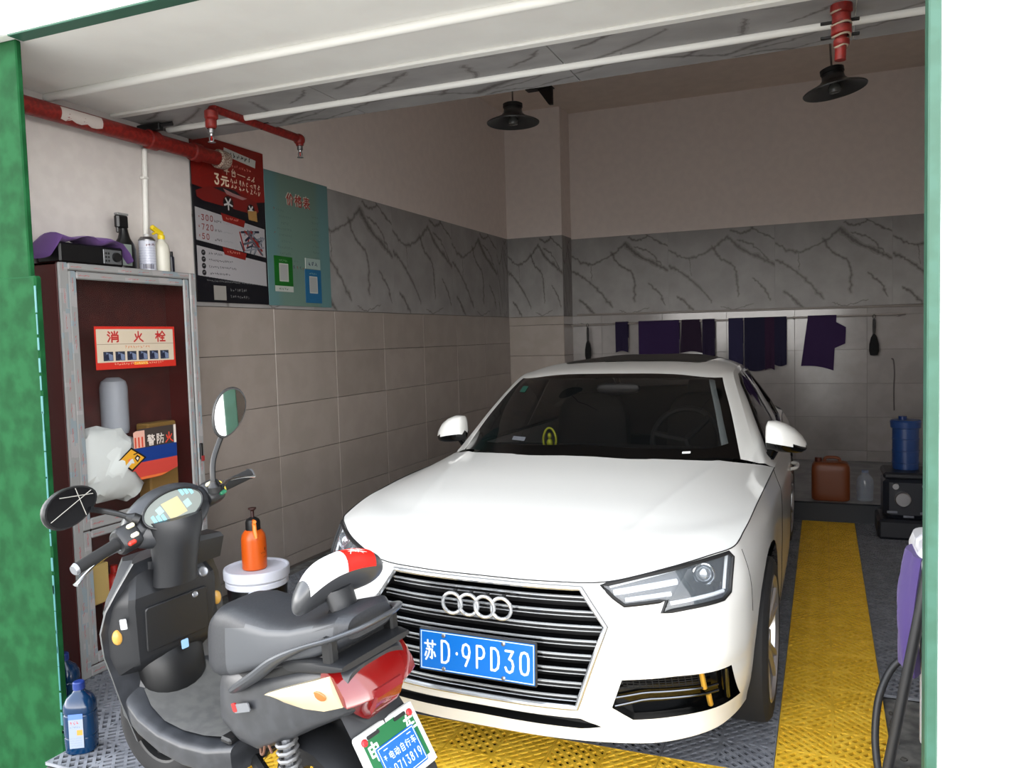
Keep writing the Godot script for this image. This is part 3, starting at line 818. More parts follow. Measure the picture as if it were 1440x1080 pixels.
func build_car() -> void:
	var car := thing("saloon_car", "white saloon car with four-ring badge and blue number plate parked nose outwards", "car", Vector3(-1.124, 0, -2.42), -0.0243)
	var paint := mat(Color(0.79, 0.79, 0.775), 0.28, 0.0, {"clearcoat_enabled": true, "clearcoat": 0.7, "clearcoat_roughness": 0.06})
	var gap := mat(Color(0.02, 0.02, 0.022), 0.6)
	var gloss := mat(Color(0.015, 0.016, 0.018), 0.12)
	var chrome: Material = M.chrome
	var dark_chrome := mat(Color(0.34, 0.35, 0.37), 0.22, 1.0)
	var tint := mat(Color(0.02, 0.025, 0.03, 0.80), 0.03, 0.0, {"transparency": BaseMaterial3D.TRANSPARENCY_ALPHA})
	var screen_glass := mat(Color(0.02, 0.03, 0.035, 0.62), 0.02, 0.0, {"transparency": BaseMaterial3D.TRANSPARENCY_ALPHA})
	var lens := mat(Color(0.9, 0.95, 1.0, 0.06), 0.02, 0.0, {"transparency": BaseMaterial3D.TRANSPARENCY_ALPHA})
	# --- belt: stations round the body from the centre of the nose to the middle of the tail, each from the top edge down
	var st := [
		v3([0.0, 0.742, 0.052, 0, 0.68, 0.036, 0, 0.58, 0.020, 0, 0.45, 0.006, 0, 0.33, 0.010, 0, 0.20, 0.050]),
		v3([0.25, 0.743, 0.060, 0.25, 0.68, 0.045, 0.25, 0.58, 0.029, 0.25, 0.45, 0.015, 0.25, 0.33, 0.019, 0.25, 0.20, 0.058]),
		v3([0.44, 0.748, 0.098, 0.44, 0.69, 0.081, 0.445, 0.58, 0.062, 0.445, 0.45, 0.048, 0.44, 0.33, 0.053, 0.44, 0.20, 0.090]),
		v3([0.63, 0.785, 0.200, 0.635, 0.70, 0.157, 0.64, 0.58, 0.132, 0.64, 0.45, 0.118, 0.635, 0.33, 0.126, 0.62, 0.20, 0.160]),
		v3([0.755, 0.808, 0.320, 0.775, 0.71, 0.264, 0.788, 0.58, 0.236, 0.788, 0.45, 0.224, 0.778, 0.33, 0.236, 0.755, 0.205, 0.285]),
		v3([0.82, 0.82, 0.41, 0.848, 0.715, 0.388, 0.858, 0.58, 0.378, 0.857, 0.45, 0.374, 0.846, 0.33, 0.382, 0.818, 0.218, 0.405]),
		v3([0.838, 0.845, 0.54, 0.872, 0.73, 0.535, 0.882, 0.58, 0.535, 0.880, 0.45, 0.535, 0.870, 0.33, 0.535, 0.848, 0.225, 0.545]),
		v3([0.853, 0.883, 0.885, 0.893, 0.775, 0.885, 0.908, 0.62, 0.885, 0.907, 0.48, 0.885, 0.898, 0.35, 0.885, 0.878, 0.22, 0.885]),
		v3([0.860, 0.903, 1.30, 0.892, 0.80, 1.30, 0.901, 0.635, 1.30, 0.899, 0.485, 1.30, 0.895, 0.35, 1.30, 0.875, 0.20, 1.30]),
		v3([0.864, 0.914, 1.60, 0.894, 0.81, 1.60, 0.901, 0.645, 1.60, 0.898, 0.485, 1.60, 0.894, 0.35, 1.60, 0.872, 0.19, 1.60]),
		v3([0.866, 0.930, 2.40, 0.898, 0.825, 2.40, 0.904, 0.65, 2.40, 0.899, 0.485, 2.40, 0.895, 0.34, 2.40, 0.872, 0.19, 2.40]),
		v3([0.860, 0.945, 3.20, 0.896, 0.84, 3.20, 0.907, 0.66, 3.20, 0.905, 0.49, 3.20, 0.90, 0.35, 3.20, 0.873, 0.20, 3.20]),
		v3([0.845, 0.955, 3.70, 0.890, 0.85, 3.70, 0.912, 0.665, 3.70, 0.910, 0.50, 3.70, 0.897, 0.36, 3.70, 0.868, 0.22, 3.70]),
		v3([0.79, 0.965, 4.25, 0.855, 0.86, 4.25, 0.884, 0.67, 4.25, 0.884, 0.50, 4.25, 0.87, 0.36, 4.25, 0.83, 0.23, 4.25]),
		v3([0.66, 0.975, 4.50, 0.74, 0.87, 4.55, 0.79, 0.68, 4.58, 0.79, 0.50, 4.60, 0.77, 0.36, 4.58, 0.73, 0.24, 4.52]),
		v3([0.38, 0.98, 4.59, 0.42, 0.87, 4.66, 0.45, 0.68, 4.69, 0.45, 0.50, 4.71, 0.44, 0.36, 4.69, 0.42, 0.24, 4.62]),
		v3([0.0, 0.985, 4.61, 0, 0.87, 4.68, 0, 0.68, 4.71, 0, 0.50, 4.73, 0, 0.36, 4.71, 0, 0.24, 4.64])]
	for r in st:
		for i in r.size(): r[i] = rear_taper(r[i])
	var pre := []
	for p in st[1]: pre.append(p * Vector3(-1, 1, 1))
	var net := [pre]; net.append_array(st)
	var grid := patch_grid(net, [4, 8, 7, 7, 6, 5, 5, 8, 8, 6, 10, 10, 8, 8, 6, 6, 6], 6, true)
	# a crease low on the bumper and a sharp shoulder line along the doors
	for row in grid:
		for j in row.size():
			var p: Vector3 = row[j]
			var k := clampf((p.z - 0.5) / 0.4, 0, 1) * clampf((4.3 - p.z) / 0.4, 0, 1)
			var fk := smoothstep(0.36, 0.46, p.x) * (1.0 - smoothstep(0.45, 0.6, p.z)) if p.z < 0.6 else 0.0
			var ly := 0.452 + 0.03 * (p.x - 0.42)
			p.z += 0.016 * fk * (1.0 - smoothstep(ly - 0.022, ly, p.y)) * smoothstep(0.20, 0.27, p.y)
			p.x += k * 0.006 * exp(-absf(p.y - (0.80 + 0.012 * p.z)) / 0.03)
			row[j] = p
	var belt := grid_geo(grid, Vector3(0, 0.5, 2.3), true)
	# --- top: bonnet
	var hn := [
		v3([0, 0.742, 0.052, 0.25, 0.743, 0.060, 0.44, 0.748, 0.098, 0.63, 0.785, 0.200, 0.755, 0.808, 0.320, 0.82, 0.82, 0.41]),
		v3([0, 0.795, 0.160, 0.22, 0.796, 0.165, 0.42, 0.800, 0.185, 0.59, 0.820, 0.250, 0.73, 0.836, 0.38, 0.838, 0.845, 0.54]),
		v3([0, 0.872, 0.45, 0.23, 0.872, 0.45, 0.45, 0.872, 0.46, 0.61, 0.871, 0.50, 0.745, 0.874, 0.63, 0.851, 0.876, 0.82]),
		v3([0, 0.938, 0.80, 0.25, 0.937, 0.80, 0.49, 0.932, 0.81, 0.64, 0.922, 0.85, 0.765, 0.910, 0.95, 0.857, 0.894, 1.10]),
		v3([0, 0.996, 1.17, 0.28, 0.994, 1.18, 0.55, 0.986, 1.23, 0.70, 0.968, 1.32, 0.80, 0.946, 1.42, 0.8635, 0.9125, 1.56])]
	var hg := patch_grid(hn, [8, 8, 8, 8], 10)
	for row in hg:
		for j in row.size(): row[j] = Vector3(row[j].x, hood_y(row[j]), row[j].z)
	var hood := grid_geo(hg, Vector3(0, 0.3, 0.8), true)
	# --- front openings
	var grille := pv([-0.362, 0.727, 0.362, 0.727, 0.448, 0.607, 0.352, 0.330, -0.352, 0.330, -0.448, 0.607])
	var lamp := pv([0.428, 0.738, 0.56, 0.766, 0.70, 0.790, 0.806, 0.806, 0.818, 0.790, 0.817, 0.690, 0.800, 0.672, 0.700, 0.662, 0.622, 0.652, 0.634, 0.690, 0.505, 0.676, 0.470, 0.700])
	var fog := pv([0.496, 0.428, 0.66, 0.440, 0.822, 0.440, 0.838, 0.300, 0.660, 0.292, 0.526, 0.285, 0.462, 0.330])
	var slot := pv([-0.05, 0.292, 0.36, 0.290, 0.425, 0.256, 0.36, 0.250, -0.05, 0.254])
	var arch := PackedVector2Array(); var arch_r := PackedVector2Array()
	for k in 33:
		var a := TAU * k / 32.0
		arch.append(Vector2(0.885 + 0.385 * cos(a), 0.335 + 0.385 * sin(a))); arch_r.append(Vector2(3.705 + 0.385 * cos(a), 0.335 + 0.385 * sin(a)))
	arch.remove_at(32); arch_r.remove_at(32)
	var half := trim(belt, grille, 2, false, -1, 0.3)
	half = trim(half, lamp, 2, false, -1, 0.6); half = trim(half, fog, 2, false, -1, 0.6); half = trim(half, slot, 2, false, -1, 0.3)
	half = trim(half, arch, 0, false, 0.42, 1.4); half = trim(half, arch_r, 0, false, 3.2, 4.3)
	# side window cut lies above the belt, so the belt is only split into panels
	var bx := 0.49
	var front := trim(half, pv([-0.5, 0, bx, 0, 0.46, 0.70, 0.415, 1.2, -0.5, 1.2]), 0, true)
	var rest := trim(half, pv([-0.5, 0, bx, 0, 0.46, 0.70, 0.415, 1.2, -0.5, 1.2]), 0, false)
	cpart("front_bumper", mirrored(front), paint, car)
	var cuts := [0.3, 1.50, 2.52, 3.46, 5.0]
	var names := ["front_wing", "front_door", "rear_door", "rear_wing"]
	for s in [1, -1]:
		for k in 4:
			var piece := trim(rest, pv([cuts[k], 0, cuts[k + 1], 0, cuts[k + 1], 1.3, cuts[k], 1.3]), 0, true)
			var o := cpart(names[k], one_side(piece, s), paint, car)
			if k == 1 or k == 2:
				var hz: float = cuts[k + 1] - 0.22
				var c := lift(belt, Vector2(hz, 0.80), 0, hz - 0.3, hz + 0.3)
				var hgeo := gtube(spline([c + Vector3(0.002, 0, -0.11), c + Vector3(0.032, 0.002, -0.07), c + Vector3(0.034, 0.003, 0.06), c + Vector3(0.002, 0.002, 0.10)], 5), 0.010, 8)
				cpart("door_handle", one_side(hgeo, s), paint, o)
	cpart("bonnet", mirrored(hood), paint, car)
	# shut lines
	var lines := Geo.new()
	var edge := []
	for r in grid:
		if r[0].z < 1.56: edge.append(r[0] + Vector3(0, 0.001, 0))
	tube(lines, edge, 0.0022, 6)
	for k in [1, 2, 3]:
		var ln := []
		for q in 24:
			var y := 0.22 + 0.70 * q / 23.0
			ln.append(lift(belt, Vector2(cuts[k], y), 0, cuts[k] - 0.3, cuts[k] + 0.3))
		tube(lines, ln, 0.0022, 6)
	var ln2 := []
	for q in 12: ln2.append(lift(belt, Vector2(lerpf(0.472, 0.455, q / 11.0), lerpf(0.45, 0.80, q / 11.0)), 0, 0.2, 0.9))
	tube(lines, ln2.slice(4), 0.0016, 6)
	cpart("shut_line", mirrored(lines), gap, car)
	# --- grille
	var full := mirrored(belt)
	var gf := Geo.new()
	for t in range(0, full.p.size(), 3):
		if full.p[t].z < 0.35 and full.p[t].y < 0.8: for k in 3: gf.p.append(full.p[t + k]); gf.n.append(full.n[t + k])
	var gr := Node3D.new(); gr.name = "radiator_grille"; car.add_child(gr)
	var go := outline(gf, grille, 2, 0.03)
	cpart("surround", gtube(go, 0.0095, 8, true), M.silver, gr)
	var backing := Geo.new()
	var ins := []
	for p in go: ins.append(p * Vector3(0.97, 1, 1) + Vector3(0, 0, 0.075))
	for k in go.size():
		var k1 := (k + 1) % go.size()
		backing.quad(go[k], go[k1], ins[k1], ins[k])
		backing.tri(ins[k], ins[k1], Vector3(0, 0.53, 0.11))
	cpart("backing", backing, gap, gr)
	var zc := func(x: float, y: float) -> float: return lift(gf, Vector2(x, y), 2).z
	for k in 8:
		var y := 0.690 - 0.0475 * k
		var hw := (lerpf(0.362, 0.448, (0.727 - y) / 0.12) if y > 0.607 else lerpf(0.448, 0.352, (0.607 - y) / 0.277)) - 0.012
		var pts := []; var pts2 := []
		for q in 13:
			var x := lerpf(-hw, hw, q / 12.0)
			var z: float = zc.call(x, y)
			pts.append(Vector3(x, y, z + 0.030)); pts2.append(Vector3(x, y + 0.004, z + 0.018))
		var sg := Geo.new()   # a wedge: broad dark blade with a bright front edge
		var rings := []
		for p in pts: rings.append([p + Vector3(0, 0.012, 0.02), p + Vector3(0, -0.013, 0.02), p + Vector3(0, -0.006, -0.010), p + Vector3(0, 0.006, -0.010)])
		loft(sg, rings)
		var o := cpart("slat", sg, gloss, gr)
		cpart("bright_edge", gtube(pts2, 0.0045, 6), M.silver, o)
		if k < 8:
			var pts3 := []
			for p in pts2: pts3.append(p + Vector3(0, -0.0165, 0.004))
			cpart("lower_edge", gtube(pts3, 0.0024, 6), M.silver, o)
	# badge of four linked rings
	for k in 4:
		var c := Vector3(-0.094 + 0.0627 * k, 0.647, 0.010 if k % 2 == 0 else 0.012)
		var ring := []
		for q in 28: ring.append(c + Vector3(0.0365 * cos(TAU * q / 28), 0.0365 * sin(TAU * q / 28), 0))
		cpart("badge_ring", gtube(ring, 0.0065, 8, true), M.silver, gr)
	for k in 4:
		var stem := Geo.new()
		box(stem, Vector3(-0.094 + 0.0627 * k, 0.647 + 0.036, 0.028), Vector3(0.012, 0.008, 0.03))
		cpart("badge_mount", stem, gap, gr)
	# number plate
	var pim := new_img(880, 280, Color(0.0, 0.35, 0.65))
	for q in [[6, 6, 868, 6], [6, 268, 868, 6], [6, 6, 6, 268], [868, 6, 6, 268]]: rect(pim, q[0], q[1], q[2], q[3], Color(0.74, 0.77, 0.80))
	var ink := Color(0.78, 0.80, 0.82)
	write(pim, "苏", Rect2(32, 66, 96, 150), 14, ink); write(pim, "D", Rect2(152, 56, 96, 168), 17, ink); write(pim, ".", Rect2(262, 90, 60, 100), 16, ink)
	var cx := 318.0
	for ch in "9PD30": write(pim, ch, Rect2(cx, 56, 92, 168), 17, ink); cx += 110
	var pl := Geo.new(); box(pl, Vector3(0, 0, 0), Vector3(0.452, 0.152, 0.012), 0.004)
	var plate := cpart("number_plate", pl, M.black, car)
	plate.position = Vector3(0, 0.472, -0.002); plate.rotation.x = -0.05
	var pf := Geo.new(); pf.quv(Vector3(-0.22, -0.07, 0.0065), Vector3(0.22, -0.07, 0.0065), Vector3(0.22, 0.07, 0.0065), Vector3(-0.22, 0.07, 0.0065))
	pf.turn(0)
	part("plate_face", pf, print_mat(pim, 0.35), plate)
	for q in [[-0.125, 0.058], [0.105, 0.058], [-0.125, -0.06], [0.105, -0.06]]:
		var sc := Geo.new(); lathe(sc, [Vector2(0.0075, 0), Vector2(0.0075, 0.003), Vector2(0.004, 0.005), Vector2(0, 0.005)], 12, along(Vector3(0, 0, 1), Vector3(q[0], q[1], 0.0065)))
		part("screw", sc, M.steel, plate)
	var arm := Geo.new(); box(arm, Vector3(0, 0.472, 0.045), Vector3(0.2, 0.06, 0.07)); cpart("plate_bracket", arm, gap, car)
	# lower slot
	var so := Geo.new()
	var whole := pv([-0.425, 0.256, -0.36, 0.290, 0.36, 0.290, 0.425, 0.256, 0.36, 0.250, -0.36, 0.250])
	var sp := outline(gf, whole, 2, 0.04)
	for k in sp.size():
		var k1 := (k + 1) % sp.size(); var a: Vector3 = sp[k]; var b: Vector3 = sp[k1]
		so.quad(a, b, b + Vector3(0, 0, 0.06), a + Vector3(0, 0, 0.06))
	box(so, Vector3(0, 0.272, 0.10), Vector3(0.9, 0.06, 0.01))
	cpart("lower_slot", so, gap, car)
	# --- headlights and side intakes, right and left
	for s in [1, -1]:
		var hl := Node3D.new(); hl.name = "headlight" if s == 1 else "headlight_001"; car.add_child(hl)
		var lg := trim(belt, lamp, 2, true, -1, 0.6)
		cpart("lens", one_side(inset(lg, 0.001), s), lens, hl)
		var lo := outline(belt, lamp, 2, 0.02, -1, 0.6)
		cpart("seal", one_side(gtube(lo, 0.0075, 6, true), s), gap, hl)
		var push := Vector3(-0.012, -0.004, 0.055)
		var house := shifted(lg, push)
		for k in lo.size():
			var k1 := (k + 1) % lo.size()
			house.quad(lo[k], lo[k1], lo[k1] + push, lo[k] + push)
		house.n.clear()
		cpart("housing", one_side(house, s), mat(Color(0.16, 0.17, 0.18), 0.3, 0.5), hl)
		var at := func(x: float, y: float, d: float) -> Vector3: return lift(belt, Vector2(x, y), 2, -1, 0.6) + Vector3(-0.01, 0, d)
		# projector in a chrome bowl
		var pc: Vector3 = at.call(0.742, 0.748, 0.034)
		var look := Vector3(0.25, 0.05, -1).normalized()
		var bowl := Geo.new(); lathe(bowl, [Vector2(0.030, -0.012), Vector2(0.0315, 0.006), Vector2(0.0345, 0.012), Vector2(0.0385, 0.010), Vector2(0.041, -0.02)], 24, along(look, pc))
		cpart("bezel", one_side(bowl, s), chrome, hl)
		var ball := Geo.new(); blob(ball, pc + look * -0.006, Vector3(0.0295, 0.0295, 0.0295), 20, 12)
		cpart("projector", one_side(ball, s), mat(Color(0.62, 0.64, 0.66), 0.06, 0.85), hl)
		var dark := Geo.new()   # black blade between the strip and the projector
		var dq := [at.call(0.655, 0.690, 0.030), at.call(0.700, 0.780, 0.034), at.call(0.715, 0.728, 0.030), at.call(0.80, 0.715, 0.034), at.call(0.80, 0.690, 0.034), at.call(0.645, 0.668, 0.030)]
		for k in range(1, 5): dark.tri(dq[0], dq[k], dq[k + 1])
		cpart("blade", one_side(dark, s), gloss, hl)
		# day running strips
		for q in [[[0.455, 0.728, 0.56, 0.755, 0.672, 0.777], 0.009, 0.030], [[0.470, 0.706, 0.56, 0.722, 0.664, 0.734], 0.011, 0.030], [[0.510, 0.684, 0.58, 0.694, 0.650, 0.700], 0.008, 0.026]]:
			var pts := []
			for k in 9:
				var f := k / 8.0
				var x := lerpf(lerpf(q[0][0], q[0][2], f), lerpf(q[0][2], q[0][4], f), f); var y := lerpf(lerpf(q[0][1], q[0][3], f), lerpf(q[0][3], q[0][5], f), f)
				pts.append(at.call(x, y, q[2]))
			cpart("light_strip", one_side(gtube(pts, q[1], 8), s), mat(Color(0.80, 0.82, 0.83), 0.2, 0.3), hl)
		var low := []
		for k in 7: low.append(at.call(lerpf(0.65, 0.805, k / 6.0), lerpf(0.672, 0.690, k / 6.0), 0.02))
		cpart("light_strip", one_side(gtube(low, 0.007, 8), s), mat(Color(0.80, 0.82, 0.83), 0.2, 0.3), hl)
		var sd := []
		for k in 6: sd.append(at.call(0.806, lerpf(0.695, 0.795, k / 5.0), 0.02))
		cpart("light_strip", one_side(gtube(sd, 0.006, 8), s), mat(Color(0.80, 0.82, 0.83), 0.2, 0.3), hl)
		# side intake
		var fi := Node3D.new(); fi.name = "side_intake" if s == 1 else "side_intake_001"; car.add_child(fi)
		var fo := outline(belt, fog, 2, 0.02, -1, 0.6)
		var fb := shifted(trim(belt, fog, 2, true, -1, 0.6), Vector3(-0.01, 0, 0.05))
		for k in fo.size():
			var k1 := (k + 1) % fo.size()
			fb.quad(fo[k], fo[k1], fo[k1] + Vector3(-0.01, 0, 0.05), fo[k] + Vector3(-0.01, 0, 0.05))
		fb.n.clear()
		cpart("recess", one_side(fb, s), gloss, fi)
		for yy in [0.372, 0.352]:
			var pts := []
			for k in 12:
				var f := k / 11.0
				var x := lerpf(0.478, 0.79, f)
				var y: float = yy - 0.022 + 0.026 * minf(1.0, f * 3.2) if yy < 0.36 else yy - 0.012 + 0.020 * minf(1.0, f * 3.2)
				pts.append(at.call(x, y, 0.012))
			cpart("trim_bar", one_side(gtube(pts, 0.005, 8), s), dark_chrome, fi)
		var hat := Geo.new()
		for k in 5:
			var pts := []
			for q in 9: pts.append(at.call(lerpf(0.50, 0.755, q / 8.0), 0.418 - 0.008 * k, 0.036))
			tube(hat, pts, 0.0018, 5)
		for k in 12: tube(hat, [at.call(0.51 + 0.02 * k, 0.422, 0.036), at.call(0.515 + 0.02 * k, 0.384, 0.036)], 0.0018, 5)
		cpart("mesh_insert", one_side(hat, s), gap, fi)
		# the gold upright with its foot
		var gold := mat(Color(0.80, 0.62, 0.25), 0.3, 0.6)
		for q in [[0.744, 0.437, 0.752, 0.376], [0.762, 0.352, 0.766, 0.306]]:
			var pts := []
			for k in 5: pts.append(at.call(lerpf(q[0], q[2], k / 4.0), lerpf(q[1], q[3], k / 4.0), 0.014))
			cpart("upright", one_side(gtube(pts, 0.0095, 8), s), gold, fi)
		var fin := []
		for k in 5: fin.append(at.call(0.812, lerpf(0.43, 0.312, k / 4.0), 0.014))
		cpart("fin", one_side(gtube(fin, 0.010, 8), s), dark_chrome, fi)
	# underside and inner wings, dark
	var und := Geo.new()
	box(und, Vector3(0, 0.33, 2.35), Vector3(1.20, 0.2, 4.3)); box(und, Vector3(0, 0.27, 2.2), Vector3(1.5, 0.08, 1.9)); box(und, Vector3(0, 0.60, 0.60), Vector3(1.1, 0.2, 0.7))
	for wz in [0.885, 3.705]:
		for s in [1, -1]:
			var rings := []
			for w in [0.58, 0.865 if wz < 2 else 0.76]:
				var ring := []
				for k in 17: ring.append(Vector3(s * w, 0.335 + 0.392 * sin(PI * k / 16), wz + 0.392 * cos(PI * k / 16)))
				rings.append(ring)
			loft(und, rings, false, false)
	cpart("underbody", und, gap, car)
	cabin(car, paint, gap, gloss, tint, screen_glass)
	for q in [[0.885, 1], [0.885, -1], [3.705, 1], [3.705, -1]]: car_wheel(car, q[0], q[1])
	mirrors(car, paint, gloss)

func cabin(car: Node, paint: Material, gap: Material, gloss: Material, tint: Material, screen: Material) -> void:
	# ribbon over the middle: windscreen, roof, rear window, boot; last column is the roof rail
	var rn := [
		v3([0, 0.992, 1.165, 0.40, 0.988, 1.20, 0.725, 0.972, 1.40, 0.80, 0.945, 1.47]),
		v3([0, 1.19, 1.46, 0.37, 1.184, 1.485, 0.655, 1.162, 1.63, 0.712, 1.150, 1.70]),
		v3([0, 1.358, 1.83, 0.33, 1.352, 1.84, 0.575, 1.330, 1.90, 0.622, 1.335, 1.985]),
		v3([0, 1.402, 2.10, 0.34, 1.394, 2.10, 0.555, 1.372, 2.12, 0.610, 1.360, 2.14]),
		v3([0, 1.428, 2.55, 0.34, 1.420, 2.55, 0.545, 1.395, 2.55, 0.603, 1.374, 2.55]),
		v3([0, 1.430, 3.10, 0.33, 1.421, 3.10, 0.530, 1.372, 3.13, 0.588, 1.350, 3.12]),
		v3([0, 1.345, 3.60, 0.33, 1.337, 3.58, 0.515, 1.305, 3.52, 0.585, 1.290, 3.50]),
		v3([0, 1.02, 4.20, 0.35, 1.015, 4.18, 0.600, 1.000, 4.10, 0.72, 0.985, 4.10]),
		v3([0, 0.985, 4.61, 0.30, 0.982, 4.60, 0.55, 0.978, 4.55, 0.66, 0.975, 4.50])]
	for r in rn:
		for i in r.size(): r[i] = rear_taper(r[i])
	var grid := patch_grid(rn, [8, 8, 5, 7, 8, 6, 8, 6], 6)
	var top := grid_geo(grid, Vector3(0, 0.7, 2.6), true)
	var C: int = grid[0].size()
	var band := func(a: int, b: int, c0: int, c1: int) -> Geo:
		var sub := []
		for i in range(a, b + 1): sub.append(grid[i].slice(c0, c1 + 1))
		var g := Geo.new(); var full := top
		for i in range(a, b):
			for j in range(c0, c1):
				var t := (i * (C - 1) + j) * 6
				for k in 6: g.p.append(full.p[t + k]); g.n.append(full.n[t + k])
		return g
	var e := 12
	var ws: Geo = band.call(0, 16, 0, e)
	var clear := pv([-0.1, 1.045, 0.60, 1.025, 0.664, 1.04, 0.600, 1.20, 0.545, 1.318, 0.50, 1.333, -0.1, 1.338])
	cpart("windscreen", mirrored(trim(ws, clear, 2, true)), screen, car)
	cpart("screen_border", mirrored(trim(ws, clear, 2, false)), gloss, car)
	for s in [1, -1]: cpart("windscreen_pillar", one_side(band.call(0, 16, e, C - 1), s), paint, car)
	var rf: Geo = band.call(16, 42, 0, C - 1)
	var hole := pv([-0.1, 2.19, 0.40, 2.20, 0.43, 2.26, 0.43, 3.25, 0.38, 3.30, -0.1, 3.30])
	cpart("roof", mirrored(trim(rf, hole, 1, false)), paint, car)
	cpart("sunroof", mirrored(inset(trim(rf, hole, 1, true), -0.003)), mat(Color(0.035, 0.028, 0.025), 0.55), car)
	cpart("rear_window", mirrored(band.call(42, 50, 0, e)), tint, car)
	for s in [1, -1]: cpart("rear_pillar", one_side(band.call(42, 50, e, C - 1), s), paint, car)
	cpart("boot_lid", mirrored(band.call(50, 56, 0, C - 1)), paint, car)
	# sides of the cabin, from rail to belt
	var sn := []
	var rails := []
	for r in rn: rails.append(r[3])
	var belt_e := v3([0.8635, 0.9125, 1.56, 0.864, 0.916, 1.72, 0.864, 0.922, 2.0, 0.866, 0.926, 2.2, 0.866, 0.933, 2.55, 0.860, 0.944, 3.15, 0.850, 0.951, 3.5, 0.81, 0.963, 4.15, 0.66, 0.975, 4.50])
	for i in rails.size() - 1:
		var a: Vector3 = rails[i]; var b: Vector3 = rear_taper(belt_e[i])
		sn.append([a, a.lerp(b, 0.25) + Vector3(0.008, 0.004, 0), a.lerp(b, 0.6) + Vector3(0.006, 0, 0), b])
	var sgrid := patch_grid(sn, [8, 8, 5, 7, 8, 6, 8], 6)
	var side := grid_geo(sgrid, Vector3(0, 0.8, 2.5))
	var win := pv([1.62, 0.945, 1.80, 1.120, 2.02, 1.285, 2.16, 1.325, 2.55, 1.338, 3.05, 1.320, 3.40, 1.255, 3.62, 1.13, 3.66, 1.06, 3.40, 0.985, 2.55, 0.958])
	cpart("side_frame", mirrored(trim(side, win, 0, false)), paint, car)
	for s in [1, -1]:
		var k := 0
		for q in [[1.5, 2.46], [2.54, 3.30], [3.33, 3.8]]:
			var bit := Geometry2D.intersect_polygons(win, pv([q[0], 0.8, q[1], 0.8, q[1], 1.5, q[0], 1.5]))[0]
			cpart("side_window", one_side(inset(trim(side, bit, 0, true), 0.003), s), tint, car)
		var post := Geometry2D.intersect_polygons(win, pv([2.46, 0.8, 2.54, 0.8, 2.54, 1.5, 2.46, 1.5]))[0]
		cpart("door_post", one_side(trim(side, post, 0, true), s), gloss, car)
		cpart("window_trim", one_side(gtube(outline(side, win, 0, 0.05), 0.013, 8, true), s), gloss, car)
	# inside: dashboard, seats, wheel, pillar linings
	var trimc := mat(Color(0.045, 0.045, 0.05), 0.7)
	var d := Geo.new()
	loft(d, [v3([-0.68, 0.95, 1.42, -0.68, 0.965, 1.75, -0.68, 0.90, 1.85, -0.68, 0.6, 1.85]), v3([0, 0.965, 1.22, 0, 0.985, 1.70, 0, 0.93, 1.82, 0, 0.6, 1.82]), v3([0.68, 0.95, 1.42, 0.68, 0.975, 1.75, 0.68, 0.90, 1.85, 0.68, 0.6, 1.85])], false, false)
	cpart("dashboard", d, trimc, car)
	var fl := Geo.new(); box(fl, Vector3(0, 0.36, 2.7), Vector3(1.6, 0.06, 2.4)); box(fl, Vector3(0, 0.8, 3.7), Vector3(1.4, 0.06, 0.9)); cpart("cabin_floor", fl, trimc, car)
	for x in [-0.37, 0.37]:
		var sgeo := Geo.new()
		blob(sgeo, Vector3(x, 0.55, 2.35), Vector3(0.26, 0.10, 0.28), 16, 10, Transform3D(), 0.6)
		blob(sgeo, Vector3(x, 0.86, 2.62), Vector3(0.25, 0.34, 0.09), 16, 10, Transform3D(), 0.6)
		blob(sgeo, Vector3(x, 1.22, 2.70), Vector3(0.13, 0.09, 0.06), 14, 8, Transform3D(), 0.7)
		cpart("seat", sgeo, mat(Color(0.07, 0.065, 0.06), 0.75), car)
	var bench := Geo.new(); blob(bench, Vector3(0, 0.55, 3.15), Vector3(0.62, 0.12, 0.26), 18, 10, Transform3D(), 0.5); blob(bench, Vector3(0, 0.85, 3.42), Vector3(0.60, 0.34, 0.10), 18, 10, Transform3D(), 0.5)
	cpart("rear_seat", bench, trimc, car)
	var sw := []
	var ax := Vector3(0, 0.42, -0.9).normalized(); var sxf := along(ax, Vector3(0.37, 0.985, 1.93))
	for k in 24: sw.append(sxf * Vector3(0.185 * cos(TAU * k / 24), 0, 0.185 * sin(TAU * k / 24)))
	var swg := gtube(sw, 0.016, 8, true)
	for a in [0.0, 2.1, 4.2]: tube(swg, [sxf * Vector3.ZERO, sxf * Vector3(0.18 * cos(a), 0, 0.18 * sin(a))], 0.018, 6)
	cpart("steering_wheel", swg, mat(Color(0.06, 0.06, 0.065), 0.6), car)
	var pill := Geo.new()
	tube(pill, v3([0.655, 0.995, 1.46, 0.590, 1.16, 1.69, 0.520, 1.315, 1.93]), 0.022, 8, false, 0.5)
	for s in [1, -1]: cpart("pillar_lining", one_side(pill, s), mat(Color(0.70, 0.74, 0.74), 0.6), car)
	var rm := Geo.new(); blob(rm, Vector3(0.02, 1.275, 1.83), Vector3(0.125, 0.033, 0.018), 16, 8, Transform3D(), 0.7); tube(rm, v3([0.02, 1.30, 1.83, 0.02, 1.34, 1.80]), 0.012, 6)
	cpart("inner_mirror", rm, mat(Color(0.12, 0.12, 0.13), 0.3), car)
	for x in [-0.34, 0.34]:
		var vis := Geo.new(); box(vis, Vector3(x, 1.325, 1.98), Vector3(0.42, 0.012, 0.16), 0.005, Transform3D()); cpart("sun_visor", vis, mat(Color(0.30, 0.30, 0.29), 0.7), car)
	# small marks on the glass
	var lip := func(x0: float, y0: float, x1: float, y1: float) -> Geo: return inset(trim(ws, pv([x0, y0, x1, y0, x1, y1, x0, y1]), 2, true), -0.002)
	cpart("serial_tag", lip.call(0.475, 1.008, 0.510, 1.016), mat(Color(0.85, 0.85, 0.85), 0.5), car)
